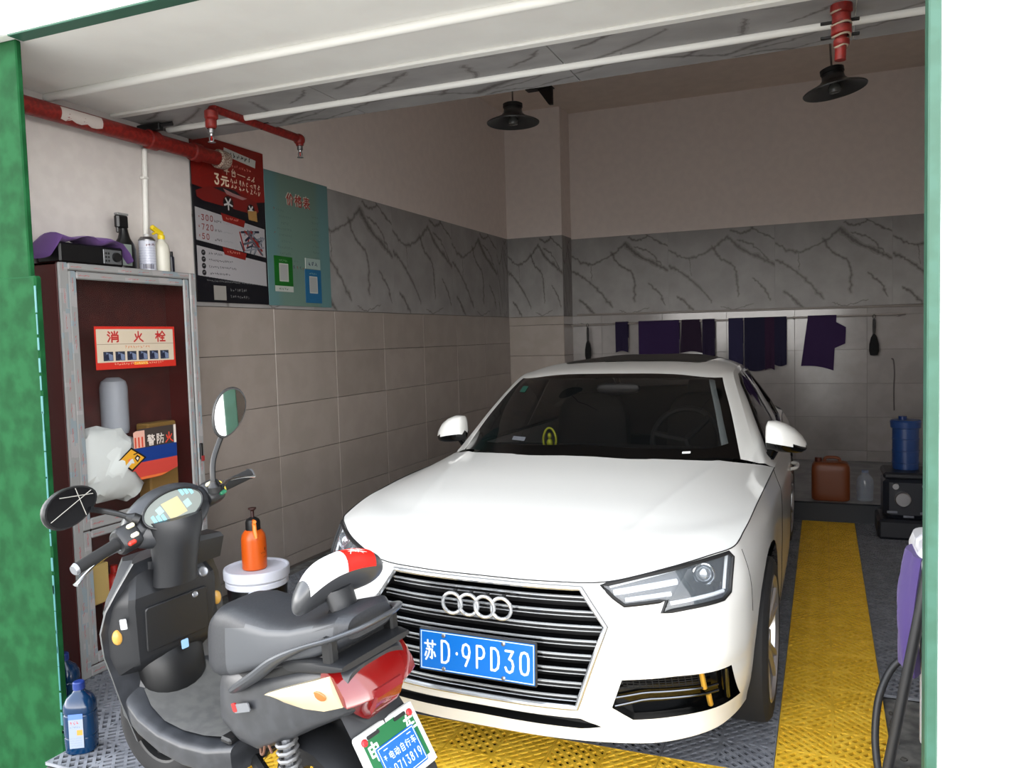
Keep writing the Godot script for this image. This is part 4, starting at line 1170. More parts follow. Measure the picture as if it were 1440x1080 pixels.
	cpart("pass_slip", one_side(lip.call(0.315, 1.048, 0.395, 1.064), -1), mat(Color(0.30, 0.31, 0.33), 0.5), car)
	cpart("green_sticker", one_side(lip.call(0.475, 1.262, 0.515, 1.292), -1), mat(Color(0.05, 0.24, 0.20), 0.4), car)

func car_wheel(car: Node, wz: float, s: int) -> void:
	var w := Node3D.new(); var nm := "wheel"; var k := 0
	while car.has_node(NodePath(nm)):
		k += 1; nm = "wheel_%03d" % k
	w.name = nm; car.add_child(w)
	w.position = Vector3(s * (0.800 if wz < 2 else 0.70), 0.328, -wz)
	var xf := along(Vector3(s, 0, 0))
	var ty := Geo.new()
	lathe(ty, [Vector2(0.245, -0.11), Vector2(0.27, -0.113), Vector2(0.305, -0.110), Vector2(0.322, -0.095), Vector2(0.328, -0.06), Vector2(0.328, 0.06), Vector2(0.322, 0.095), Vector2(0.305, 0.110), Vector2(0.27, 0.114), Vector2(0.247, 0.108)], 48, xf)
	part("tyre", ty, M.rubber, w)
	var alloy := mat(Color(0.70, 0.70, 0.71), 0.28, 0.85)
	var rm := Geo.new()
	lathe(rm, [Vector2(0.225, -0.10), Vector2(0.235, 0.06), Vector2(0.240, 0.095), Vector2(0.251, 0.108), Vector2(0.246, 0.112), Vector2(0.232, 0.098), Vector2(0.226, 0.05), Vector2(0.222, -0.09)], 48, xf)
	part("rim", rm, alloy, w)
	for q in 5:
		var a := TAU * q / 5 + 0.3
		var sp := Geo.new()
		for e in [-1, 1]:   # each spoke forks in two
			var rings := []
			for f in 6:
				var t := f / 5.0
				var r := lerpf(0.045, 0.236, t); var an: float = a + e * lerpf(0.10, 0.20, t)
				var c := Vector3(r * cos(an), lerpf(0.070, 0.098, pow(t, 0.6)), r * sin(an))
				var td := Vector3(-sin(an), 0, cos(an)); var hw := lerpf(0.020, 0.016, t)
				rings.append([xf * (c + td * hw), xf * (c + td * hw * 0.6 + Vector3(0, 0.010, 0)), xf * (c - td * hw * 0.6 + Vector3(0, 0.010, 0)), xf * (c - td * hw), xf * (c + Vector3(0, -0.03, 0))])
			loft(sp, rings)
		part("spoke", sp, alloy, w, 25)
	var hub := Geo.new(); lathe(hub, [Vector2(0.062, 0.03), Vector2(0.066, 0.075), Vector2(0.055, 0.088), Vector2(0.034, 0.090), Vector2(0.031, 0.098), Vector2(0.0, 0.100)], 24, xf)
	part("hub_cap", hub, alloy, w)
	var dk := Geo.new(); lathe(dk, [Vector2(0.05, 0.0), Vector2(0.165, 0.0), Vector2(0.165, 0.02), Vector2(0.05, 0.025)], 36, xf)
	part("brake_disc", dk, M.steel, w)
	var bk := Geo.new(); lathe(bk, [Vector2(0.0, -0.08), Vector2(0.222, -0.08)], 24, xf)
	part("inner_side", bk, M.black, w)

func mirrors(car: Node, paint: Material, gloss: Material) -> void:
	for s in [1, -1]:
		var m := Node3D.new(); m.name = "wing_mirror" if s == 1 else "wing_mirror_001"; car.add_child(m)
		# the cap: rounded wedge, wide inside and tapering outwards
		var rings := []
		for q in [[0.822, 0.055, 0.038, 1.060, 0.0], [0.832, 0.066, 0.066, 1.068, 0.0], [0.87, 0.070, 0.086, 1.066, 0.0], [0.91, 0.066, 0.086, 1.058, 0.006], [0.95, 0.056, 0.078, 1.046, 0.016], [0.985, 0.038, 0.058, 1.030, 0.032], [1.003, 0.018, 0.030, 1.022, 0.045], [1.008, 0.004, 0.008, 1.018, 0.05]]:
			var ring := []
			for k in 20:
				var a := TAU * k / 20
				var y := sin(a); var z := cos(a)
				ring.append(Vector3(q[0], q[3] - 0.014 + q[1] * 1.2 * (y if y > 0 else y * 0.78), 1.60 + q[4] + q[2] * signf(z) * pow(absf(z), 0.8)))
			rings.append(ring)
		var cap := Geo.new(); loft(cap, rings)
		var upper := Geo.new(); var lower := Geo.new()
		for t in range(0, cap.p.size(), 3):
			var c := (cap.p[t] + cap.p[t + 1] + cap.p[t + 2]) / 3.0
			var o := lower if c.y < 1.034 - 0.018 * (c.x - 0.82) / 0.18 else upper
			for k in 3: o.p.append(cap.p[t + k])
		cpart("cap", one_side(upper, s), paint, m, 50)
		cpart("lower_shell", one_side(lower, s), gloss, m, 50)
		var arm := Geo.new(); tube(arm, v3([0.815, 0.925, 1.66, 0.835, 0.955, 1.635, 0.865, 1.005, 1.61, 0.875, 1.03, 1.61]), [0.035, 0.032, 0.026, 0.024], 10, false, 0.6)
		cpart("arm", one_side(arm, s), gloss, m)
		var gl := Geo.new(); var gr := []
		for k in 20: gr.append(Vector3(0.900 + 0.062 * cos(TAU * k / 20), 1.040 + 0.042 * sin(TAU * k / 20), 1.687))
		for k in range(1, 19): gl.tri(gr[0], gr[k], gr[k + 1])
		cpart("mirror_glass", one_side(gl, s), M.chrome, m)

# ---------- the electric scooter; points are (forward, up, left) from under the tail
func S(f: float, y: float, l: float) -> Vector3: return Vector3(f, y, -l)

func s3(a: Array) -> Array:
	var o := []
	for i in range(0, a.size(), 3): o.append(S(a[i], a[i + 1], a[i + 2]))
	return o

# ring across the scooter at f: half width, low and high edge, squareness
func cross_ring(f: float, lo: float, hi: float, hw: float, e := 0.55, n := 28, narrow := 0.0) -> Array:
	var out := []
	for k in n:
		var a := TAU * k / n
		var cx := signf(cos(a)) * pow(absf(cos(a)), e); var sy := signf(sin(a)) * pow(absf(sin(a)), e)
		var w := hw * (1.0 - narrow * (sy * 0.5 + 0.5))
		out.append(S(f, (lo + hi) / 2 + (hi - lo) / 2 * sy, w * cx))
	return out

func build_scooter() -> void:
	var a := deg_to_rad(13.0); var le := deg_to_rad(4.0)
	var F := Vector3(-cos(a), 0, -sin(a)); var l0 := Vector3.UP.cross(F)
	var Lv := l0 * cos(le) - Vector3.UP * sin(le); var U := Vector3.UP * cos(le) + l0 * sin(le)
	var sc := thing("electric_scooter", "dark grey electric scooter with red tail light and passenger backrest parked before the white car", "scooter")
	sc.transform = Transform3D(Basis(F, U, -Lv), Vector3(-1.19, 0.0, -1.87))
	var dust := noise_tex(60, 0.03, Color(0.125, 0.132, 0.146), Color(0.17, 0.178, 0.195), 256, 5)
	var body := tri_mat(dust, 2.0, 0.42, {"uv1_world_triplanar": false, "clearcoat_enabled": true, "clearcoat": 0.25, "clearcoat_roughness": 0.3})
	var plastic := mat(Color(0.10, 0.105, 0.116), 0.45)
	var dark := mat(Color(0.055, 0.057, 0.062), 0.45)
	var skin := tri_mat(noise_tex(61, 0.12, Color(0.135, 0.142, 0.157), Color(0.165, 0.173, 0.19), 256, 4), 3.0, 0.48, {"uv1_world_triplanar": false})
	var rubber: Material = M.rubber
	var alloy := mat(Color(0.55, 0.56, 0.58), 0.35, 0.7)
	# tail body
	var g := Geo.new(); var rings := []
	for q in [[0.54, 0.44, 0.57, 0.10], [0.50, 0.40, 0.60, 0.132], [0.42, 0.372, 0.625, 0.145], [0.34, 0.372, 0.645, 0.150], [0.22, 0.435, 0.675, 0.152], [0.10, 0.505, 0.705, 0.148], [0.0, 0.56, 0.725, 0.142], [-0.045, 0.585, 0.725, 0.134], [-0.06, 0.60, 0.715, 0.12]]:
		rings.append(cross_ring(q[0], q[1], q[2], q[3], 0.5, 32, 0.12))
	loft(g, rings); var tail := part("tail_body", g, body, sc, 45)
	# raised rear deck over the light
	g = Geo.new(); rings = []
	for q in [[0.18, 0.66, 0.712, 0.125], [0.05, 0.69, 0.738, 0.136], [-0.03, 0.712, 0.746, 0.138], [-0.068, 0.724, 0.742, 0.130]]: rings.append(cross_ring(q[0], q[1], q[2], q[3], 0.45, 28))
	loft(g, rings); part("rear_deck", g, plastic, sc, 45)
	# side emblem patch on the near panel
	for s in [1, -1]:
		g = Geo.new(); prism(g, rrect(0.078, 0.026, 0.005), 0.004, Transform3D(Basis(Vector3(-s, 0.34 * s, 0).normalized(), Vector3(0.34, 1, 0).normalized(), Vector3(0, 0, -s)), S(0.355, 0.530, s * 0.149)))
		part("emblem", g, alloy, tail)
		g = Geo.new(); prism(g, rrect(0.020, 0.026, 0.004), 0.005, Transform3D(Basis(Vector3(-s, 0.34 * s, 0).normalized(), Vector3(0.34, 1, 0).normalized(), Vector3(0, 0, -s)), S(0.388, 0.523, s * 0.149)))
		part("emblem_end", g, mat(Color(0.62, 0.10, 0.10), 0.4), tail)
	# tail light: a big red shield that wraps round the end
	g = Geo.new(); rings = []
	for k in 15:
		var l := lerpf(-0.133, 0.133, k / 14.0); var u := absf(l) / 0.133
		var yb := 0.548 + 0.095 * pow(maxf(0.0, u - 0.30) / 0.70, 1.2); var back := 0.028 * pow(u, 2.5)
		rings.append([S(-0.02 + back, 0.722, l), S(-0.062 + back, 0.705, l), S(-0.098 + back, 0.655, l), S(-0.104 + back, 0.63, l), S(-0.080 + back, lerpf(0.63, yb, 0.55), l), S(-0.052 + back, yb, l), S(-0.02 + back, yb + 0.01, l), S(0.0 + back, 0.66, l)])
	loft(g, rings)
	var tl := part("tail_light", g, mat(Color(0.40, 0.028, 0.032), 0.12, 0.0, {"clearcoat_enabled": true, "clearcoat": 1.0, "clearcoat_roughness": 0.05}), sc, 40)
	g = Geo.new(); rings = []
	for k in 6:
		var l := lerpf(-0.045, 0.055, k / 5.0)
		rings.append([S(-0.1065, 0.652, l), S(-0.110, 0.63, l), S(-0.098, 0.60, l), S(-0.080, 0.575, l), S(-0.07, 0.60, l), S(-0.085, 0.65, l)])
	loft(g, rings); part("reflector", g, mat(Color(0.46, 0.12, 0.13), 0.1, 0.2), tl, 30)
	# cream turn signals along both sides
	for s in [1, -1]:
		g = Geo.new()
		var low := [Vector2(0.235, 0.602), Vector2(0.16, 0.596), Vector2(0.077, 0.598), Vector2(0.0, 0.610), Vector2(-0.062, 0.632)]
		var hi := [Vector2(0.235, 0.604), Vector2(0.17, 0.632), Vector2(0.10, 0.660), Vector2(0.03, 0.688), Vector2(-0.022, 0.708)]
		rings = []
		for k in 5:
			var ring := []; var w: float = [0.146, 0.149, 0.148, 0.146, 0.136][k]
			for q in 6:
				var p: Vector2 = low[k].lerp(hi[k], q / 5.0); ring.append(S(p.x, p.y, s * (w + 0.010 * sin(PI * q / 5.0))))
			ring.append(S(hi[k].x, hi[k].y, s * (w - 0.03))); ring.append(S(low[k].x, low[k].y, s * (w - 0.03)))
			rings.append(ring)
		loft(g, rings); var ts := part("turn_signal", g, mat(Color(0.68, 0.62, 0.49), 0.15, 0.0, {"clearcoat_enabled": true, "clearcoat": 1.0}), sc, 40)
		g = Geo.new(); blob(g, S(0.005, 0.655, s * 0.1525), Vector3(0.026, 0.013, 0.004), 12, 8); part("amber_bulb", g, mat(Color(0.62, 0.35, 0.14), 0.2), ts)
	# number plate on its white holder, and the mudguard behind
	g = Geo.new()
	loft(g, [[S(0.0, 0.585, 0.10), S(-0.045, 0.575, 0.0), S(0.0, 0.585, -0.10), S(0.02, 0.58, 0.0)], [S(-0.065, 0.50, 0.105), S(-0.085, 0.50, 0.0), S(-0.065, 0.50, -0.105), S(-0.045, 0.50, 0.0)], [S(-0.15, 0.36, 0.11), S(-0.17, 0.36, 0), S(-0.15, 0.36, -0.11), S(-0.13, 0.36, 0)], [S(-0.20, 0.24, 0.08), S(-0.215, 0.24, 0), S(-0.20, 0.24, -0.08), S(-0.185, 0.24, 0)]])
	part("mudguard", g, plastic, sc, 45)
	var pn := S(-0.86, 0.51, 0).normalized(); var pup := S(0.51, 0.86, 0).normalized()
	var px := Transform3D(Basis(S(0, 0, -1), pup, pn), S(-0.100, 0.452, 0))
	g = Geo.new(); prism(g, rrect(0.226, 0.176, 0.012), 0.012, px, 0.003)
	var ho := part("plate_holder", g, mat(Color(0.66, 0.67, 0.66), 0.4), sc)
	var im := new_img(440, 340, Color(0.66, 0.67, 0.66))
	rect(im, 30, 44, 380, 250, Color(0.02, 0.33, 0.17)); rect(im, 150, 20, 140, 50, Color(0.02, 0.33, 0.17))
	for q in [[40, 60, 90], [330, 50, 80]]: write(im, "电" if q[0] < 100 else "车", Rect2(q[0], q[1], q[2], 110), 12, Color(0.88, 0.9, 0.88))
	g = Geo.new(); g.quv(px * Vector3(-0.11, -0.085, 0.0125), px * Vector3(0.11, -0.085, 0.0125), px * Vector3(0.11, 0.085, 0.0125), px * Vector3(-0.11, 0.085, 0.0125)); g.turn(0)
	part("green_plate", g, print_mat(im, 0.4), ho)
	im = new_img(420, 280, Color(0.0, 0.31, 0.60))
	for q in [[6, 6, 408, 5], [6, 269, 408, 5], [6, 6, 5, 268], [409, 6, 5, 268]]: rect(im, q[0], q[1], q[2], q[3], Color(0.88, 0.92, 0.96))
	var ink := Color(0.74, 0.77, 0.80)
	write_row(im, "电动自行车", 84, 62, 56, 64, 8, 6, ink)
	write_row(im, "0713819", 84, 158, 38, 72, 8, 8, ink)
	write(im, "平", Rect2(30, 70, 32, 40), 4, ink); write(im, "台", Rect2(30, 160, 32, 40), 4, ink)
	seg(im, Vector2(60, 36), Vector2(100, 36), 7, ink); seg(im, Vector2(330, 36), Vector2(372, 36), 7, ink)
	var bx := px * Transform3D(Basis(), Vector3(0.006, -0.020, 0.0128))
	g = Geo.new(); prism(g, rrect(0.146, 0.104, 0.004), 0.003, bx, 0.001); var bp := part("blue_plate", g, mat(Color(0.0, 0.31, 0.60), 0.4), ho)
	g = Geo.new(); g.quv(bx * Vector3(-0.071, -0.050, 0.0033), bx * Vector3(0.071, -0.050, 0.0033), bx * Vector3(0.071, 0.050, 0.0033), bx * Vector3(-0.071, 0.050, 0.0033)); g.turn(0)
	part("plate_print", g, print_mat(im, 0.4), bp)
	for s in [-1, 1]:
		g = Geo.new(); lathe(g, [Vector2(0.010, 0), Vector2(0.010, 0.004), Vector2(0.006, 0.007), Vector2(0, 0.007)], 14, px * along(Vector3(0, 0, 1), Vector3(s * 0.088, 0.062, 0.012)))
		part("red_bolt", g, mat(Color(0.65, 0.12, 0.14), 0.35), ho)
		g = Geo.new(); prism(g, rrect(0.046, 0.010, 0.004), 0.002, px * Transform3D(Basis(), Vector3(s * 0.052, 0.068, 0.0122))); part("slot", g, M.black, ho)
	# seat
	g = Geo.new(); rings = []
	for q in [[0.615, 0.575, 0.655, 0.045, 0.7], [0.60, 0.555, 0.700, 0.085, 0.6], [0.57, 0.548, 0.748, 0.108, 0.5], [0.52, 0.555, 0.782, 0.122, 0.42], [0.45, 0.575, 0.794, 0.130, 0.42], [0.36, 0.61, 0.788, 0.132, 0.45], [0.26, 0.65, 0.785, 0.134, 0.45], [0.16, 0.69, 0.800, 0.134, 0.45], [0.06, 0.725, 0.832, 0.130, 0.45], [-0.02, 0.76, 0.858, 0.118, 0.5], [-0.05, 0.785, 0.850, 0.09, 0.6]]:
		rings.append(cross_ring(q[0], q[1], q[2], q[3], q[4], 32, 0.16))
	loft(g, rings)
	var pan := Geo.new(); var rest := Geo.new(); var sn := smooth_normals(g.p, 40)
	for t in range(0, g.p.size(), 3):
		var c := (g.p[t] + g.p[t + 1] + g.p[t + 2]) / 3.0
		var mid := lerpf(0.87, 0.62, clampf((c.x + 0.05) / 0.5, 0, 1))
		var o := pan if absf(c.z) > 0.106 and c.x < 0.47 and c.x > -0.03 and c.y < mid + 0.10 else rest
		for k in 3: o.p.append(g.p[t + k]); o.n.append(sn[t + k])
	var seat := part("seat", rest, skin, sc, 40)
	for s in [1, -1]:
		var sd := Geo.new()
		for t in range(0, pan.p.size(), 3):
			if pan.p[t].z * -s > 0: for k in 3: sd.p.append(pan.p[t + k]); sd.n.append(pan.n[t + k])
		part("sheen_panel", sd, mat(Color(0.24, 0.25, 0.265), 0.42), seat)  # sheen on the seat sides painted as a paler grey
	g = Geo.new(); rings = []
	for q in [[0.47, 0.548, 0.60, 0.10], [0.36, 0.575, 0.63, 0.125], [0.20, 0.64, 0.69, 0.127], [0.06, 0.69, 0.74, 0.12], [0.0, 0.70, 0.765, 0.10]]: rings.append(cross_ring(q[0], q[1], q[2], q[3], 0.5, 24))
	loft(g, rings); part("seat_base", g, dark, seat)
	# grab rail round the tail
	var rail := s3([0.40, 0.565, 0.135, 0.36, 0.592, 0.152, 0.26, 0.655, 0.156, 0.165, 0.722, 0.154, 0.06, 0.775, 0.148, -0.03, 0.808, 0.128, -0.075, 0.822, 0.07, -0.085, 0.826, 0.0, -0.075, 0.822, -0.07, -0.03, 0.808, -0.128, 0.06, 0.775, -0.148, 0.165, 0.722, -0.154, 0.26, 0.655, -0.156, 0.36, 0.592, -0.152, 0.40, 0.565, -0.135])
	var rr_ := []
	for k in 57:
		var t := absf(k - 28) / 28.0; rr_.append(0.015 + 0.014 * sin(PI * clampf((t - 0.42) / 0.58, 0, 1)))
	part("grab_rail", gtube(spline(rail, 4), rr_, 12, false, 0.5), mat(Color(0.30, 0.31, 0.325), 0.3, 0.45), sc)
	g = Geo.new()
	for s in [1, -1]: part("rail_stay", gbox(S(-0.01, 0.765, s * 0.115), Vector3(0.04, 0.08, 0.03), 0.006), dark, sc)
	box(g, S(0.045, 0.79, 0), Vector3(0.05, 0.10, 0.10), 0.008); part("rail_bracket", g, dark, sc)
	# passenger backrest under clear film, white and red stickers on top
	var prof := func(l: float, grow: float) -> Array:
		var u := absf(l) / 0.162; var k := sqrt(maxf(0.0, 1.0 - pow(u, 3.2)))
		var o := []
		for q in 24:
			var an := TAU * q / 24
			var c := Vector2(cos(an) * 0.043, sin(an) * 0.076) * k + Vector2(cos(an), sin(an)) * grow
			var tilt := c.rotated(0.50)
			o.append(S(0.075 + 0.035 * (1 - u * u) - 0.02 + tilt.x, 0.895 + 0.022 * (1.0 - u * u) + tilt.y, l))
		return o
	g = Geo.new(); rings = []
	for k in 25: rings.append(prof.call(0.162 * sin(PI * (k / 24.0 - 0.5)), 0.0))
	loft(g, rings); var pad := part("backrest_pad", g, mat(Color(0.20, 0.205, 0.215), 0.28, 0.0, {"clearcoat_enabled": true, "clearcoat": 0.6}), sc, 50)
	for q in [[-0.018, 0.128, Color(0.90, 0.90, 0.90), "white_sticker"], [-0.118, -0.018, Color(0.78, 0.11, 0.08), "red_sticker"]]:
		g = Geo.new()
		var st := []
		for k in 9:
			var r: Array = prof.call(lerpf(q[0], q[1], k / 8.0), 0.0018)
			st.append([r[3], r[4], r[5], r[6], r[7], r[8], r[9], r[10]])
		loft(g, st, false, false)
		for i in st.size() - 1:   # print coordinates follow the sheet
			for j in 7:
				for e in [[i, j], [i, j + 1], [i + 1, j + 1], [i, j], [i + 1, j + 1], [i + 1, j]]: g.uv.append(Vector2(1.0 - e[0] / 8.0, e[1] / 7.0))
		var m := mat(q[2], 0.3)
		if q[3] == "red_sticker":
			var ri := new_img(160, 128, q[2]); var rng := RandomNumberGenerator.new(); rng.seed = 4
			for k in 16: seg(ri, Vector2(rng.randf_range(20, 120), rng.randf_range(20, 60)), Vector2(rng.randf_range(20, 130), rng.randf_range(14, 76)), 3.0, Color(0.92, 0.86, 0.84))
			m = print_mat(ri, 0.3)
		part(q[3], g, m, pad, 50)
	g = Geo.new(); rings = []
	for q in [[0.03, 0.76, 0.050, 0.030], [0.045, 0.83, 0.045, 0.026], [0.07, 0.89, 0.05, 0.026]]:
		var ring := []
		for k in 16: ring.append(S(q[0] + q[3] * sin(TAU * k / 16), q[1], q[2] * cos(TAU * k / 16)))
		rings.append(ring)
	loft(g, rings); part("backrest_mount", g, plastic, sc, 50)
	# footboard
	g = Geo.new(); rings = []
	for q in [[0.44, 0.285, 0.385, 0.150], [0.54, 0.262, 0.362, 0.172], [0.66, 0.258, 0.352, 0.182], [0.78, 0.268, 0.356, 0.186], [0.88, 0.300, 0.385, 0.190], [0.96, 0.34, 0.44, 0.19], [1.0, 0.40, 0.49, 0.16]]: rings.append(cross_ring(q[0], q[1], q[2], q[3], 0.4, 32))
	loft(g, rings); var fb := part("footboard", g, body, sc, 40)
	g = Geo.new()
	var ma := v3([])
	var mg := []
	for q in [[0.50, 0.372, 0.110], [0.60, 0.3585, 0.128], [0.70, 0.354, 0.138], [0.80, 0.360, 0.140], [0.88, 0.388, 0.135], [0.94, 0.425, 0.12]]:
		var row := []
		for k in 7: row.append(S(q[0], q[1] + 0.004, lerpf(-q[2], q[2], k / 6.0)))
		mg.append(row)
	loft(g, mg, false, false)
	part("foot_mat", g, tri_mat(noise_tex(63, 0.03, Color(0.29, 0.29, 0.287), Color(0.33, 0.33, 0.325), 256, 4), 2.0, 0.85, {"uv1_world_triplanar": false}), fb, 60)
	g = Geo.new(); box(g, S(0.475, 0.385, 0.10), Vector3(0.05, 0.02, 0.08), 0.006); part("peg_cover", g, dark, fb)
	# leg shield: rings level with the ground, hollow towards the rider, winged at the sides
	g = Geo.new(); rings = []
	for q in [[0.28, 0.905, 0.180, 0.07], [0.36, 0.925, 0.192, 0.09], [0.42, 0.942, 0.200, 0.10], [0.50, 0.955, 0.210, 0.11], [0.58, 0.962, 0.224, 0.13], [0.66, 0.962, 0.226, 0.15], [0.73, 0.945, 0.210, 0.16], [0.79, 0.922, 0.180, 0.15], [0.84, 0.905, 0.150, 0.13], [0.875, 0.898, 0.125, 0.10]]:
		var ring := []
		for k in 13:
			var u := lerpf(1, -1, k / 12.0); ring.append(S(q[1] - 0.02 * u * u + 0.02, q[0], q[2] * u))
		for k in 13:
			var u := lerpf(-1, 1, k / 12.0); ring.append(S(q[1] + 0.012 + q[3] * (1 - u * u), q[0], q[2] * u * 0.995))
		rings.append(ring)
	loft(g, rings); part("leg_shield", g, body, sc, 40)
	# inner box with its door, sloping shelf above
	g = Geo.new(); rings = []
	for q in [[0.49, 0.950, 0.125, 0.200], [0.525, 0.915, 0.140, 0.208], [0.55, 0.905, 0.146, 0.212], [0.735, 0.885, 0.150, 0.200], [0.762, 0.884, 0.146, 0.190], [0.80, 0.905, 0.128, 0.165], [0.845, 0.93, 0.105, 0.140], [0.872, 0.945, 0.09, 0.12]]:
		rings.append([S(0.975, q[0], q[3]), S(q[1] + 0.012, q[0], q[2] + 0.012), S(q[1], q[0], q[2] - 0.006), S(q[1], q[0], -q[2] + 0.006), S(q[1] + 0.012, q[0], -q[2] - 0.012), S(0.975, q[0], -q[3]), S(1.02, q[0], -q[3] * 0.8), S(1.02, q[0], q[3] * 0.8)])
	loft(g, rings); var ib := part("inner_box", g, plastic, sc, 28)
	g = Geo.new(); prism(g, rrect(0.232, 0.158, 0.012), 0.010, Transform3D(Basis(S(0, 0, -1), S(-0.12, 1, 0).normalized(), S(-1, -0.12, 0).normalized()), S(0.896, 0.643, 0.0)), 0.003)
	var door := part("box_door", g, mat(Color(0.095, 0.098, 0.105), 0.45), ib)
	for q in [["door_lock", 0.882, 0.705, -0.066, 0.011], ["ignition_lock", 0.886, 0.772, -0.11, 0.018]]:
		g = Geo.new(); lathe(g, [Vector2(q[4], -0.02), Vector2(q[4], 0.006), Vector2(q[4] * 0.8, 0.009), Vector2(q[4] * 0.55, 0.007), Vector2(0, 0.007)], 18, along(S(-0.9, 0.35, 0), S(q[1], q[2], q[3])))
		part(q[0], g, alloy, ib)
	g = Geo.new(); rings = []
	for q in [[0.27, 0.955, 0.06, 0.03], [0.34, 0.915, 0.10, 0.06], [0.42, 0.895, 0.115, 0.07], [0.50, 0.91, 0.12, 0.07], [0.54, 0.93, 0.12, 0.05]]:
		var ring := []
		for k in 20: ring.append(S(q[1] + 0.06 - (0.06 + q[3] * 0.3) * cos(TAU * k / 20), q[0], q[2] * sin(TAU * k / 20)))
		rings.append(ring)
	loft(g, rings); part("tunnel_cover", g, dark, sc, 50)
	g = Geo.new(); prism(g, rrect(0.026, 0.032, 0.004), 0.002, Transform3D(Basis(S(0, 0, -1), S(0, 1, 0), S(-1, 0, 0)), S(0.882, 0.548, -0.01))); part("round_label", g, mat(Color(0.55, 0.70, 0.86), 0.5), sc)
	g = Geo.new(); prism(g, rrect(0.020, 0.034, 0.003), 0.002, Transform3D(Basis(S(-0.62, 0, -0.78), S(0.08, 1, 0).normalized(), S(-0.78, 0, 0.62)), S(0.900, 0.690, 0.181))); part("small_label", g, mat(Color(0.72, 0.74, 0.75), 0.5), sc)
	for s in [1, -1]:
		g = Geo.new(); blob(g, S(0.938, 0.640, s * 0.186), Vector3(0.014, 0.026, 0.018), 14, 10); part("amber_reflector", g, mat(Color(0.72, 0.55, 0.26), 0.3), sc)
	g = Geo.new(); loft(g, [s3([0.90, 0.80, -0.10, 0.90, 0.80, -0.195, 0.98, 0.80, -0.20, 0.98, 0.80, -0.10]), s3([0.90, 0.88, -0.10, 0.88, 0.875, -0.205, 0.98, 0.88, -0.21, 0.98, 0.885, -0.10]), s3([0.91, 0.895, -0.11, 0.89, 0.89, -0.20, 0.97, 0.89, -0.20, 0.97, 0.895, -0.11])])
	part("hook_box", g, dark, sc, 30)
	# steering: column, headset cowl with oval dial, bars
	var hl := S(-0.05, -0.20, 0.98).normalized(); var hu := S(0.53, 0.85, 0.1); hu = (hu - hl * hu.dot(hl)).normalized(); var hn := hu.cross(hl)
	if hn.dot(S(-1, 0.5, 0)) < 0: hn = -hn
	var C := S(0.838, 1.036, 0.0)
	var H := func(x: float, y: float, z: float) -> Vector3: return C + hl * x + hu * y + hn * z   # left, up the dial, out of the dial
	g = Geo.new(); rings = []
	for q in [[0.0, 0.78, 0.875, 0.075, 0.062], [0.0, 0.84, 0.862, 0.072, 0.062], [0.0, 0.91, 0.85, 0.080, 0.070], [0.0, 0.97, 0.845, 0.095, 0.078], [0.0, 1.01, 0.85, 0.10, 0.07]]:
		var ring := []
		for k in 24: ring.append(S(q[2] + q[4] * cos(TAU * k / 24), q[1], q[3] * sin(TAU * k / 24)))
		rings.append(ring)
	loft(g, rings); part("column_cover", g, plastic, sc, 50)
	g = Geo.new(); rings = []
	for k in 13:
		var an := lerpf(-PI / 2, PI / 2 * 0.80, k / 12.0)
		var ring := []
		for q in 32:
			var b := TAU * q / 32
			ring.append(H.call(0.165 * cos(an) * cos(b) * (1.0 if an < 0 else 0.96), 0.098 * cos(an) * sin(b), -0.045 + (0.095 if an < 0 else 0.050) * sin(an)))
		rings.append(ring)
	loft(g, rings)
	var hs := part("headset_cowl", g, body, sc, 50)
	im = new_img(256, 128, Color(0.42, 0.44, 0.42))
	rect(im, 92, 30, 76, 70, Color(0.62, 0.58, 0.44))
	for q in [[30, 70], [48, 76], [66, 82], [186, 18], [204, 22], [222, 30]]: fill_poly(im, [Vector2(q[0], q[1] - 14), Vector2(q[0] + 13, q[1] - 16), Vector2(q[0] + 13, q[1] + 18), Vector2(q[0], q[1] + 20)], Color(0.45, 0.70, 0.76))
	fill_poly(im, [Vector2(60, 40), Vector2(86, 34), Vector2(88, 60), Vector2(62, 66)], Color(0.52, 0.62, 0.60)); fill_poly(im, [Vector2(172, 60), Vector2(200, 56), Vector2(200, 84), Vector2(172, 88)], Color(0.52, 0.62, 0.60))
	g = Geo.new()
	for k in 32:
		var b0 := TAU * k / 32; var b1 := TAU * (k + 1) / 32
		g.tri(H.call(0, 0, 0.007), H.call(0.110 * cos(b0), 0.057 * sin(b0), 0.004), H.call(0.110 * cos(b1), 0.057 * sin(b1), 0.004))
		for e in [Vector2.ZERO, Vector2(cos(b0), sin(b0)), Vector2(cos(b1), sin(b1))]: g.uv.append(Vector2(0.5 - e.x * 0.5, 0.5 - e.y * 0.5))
	part("dial_face", g, print_mat(im, 0.4), hs)
	g = Geo.new(); var dr := []
	for k in 32: dr.append(H.call(0.112 * cos(TAU * k / 32), 0.059 * sin(TAU * k / 32), 0.004))
	tube(g, dr, 0.0045, 6, true); part("dial_rim", g, dark, hs)
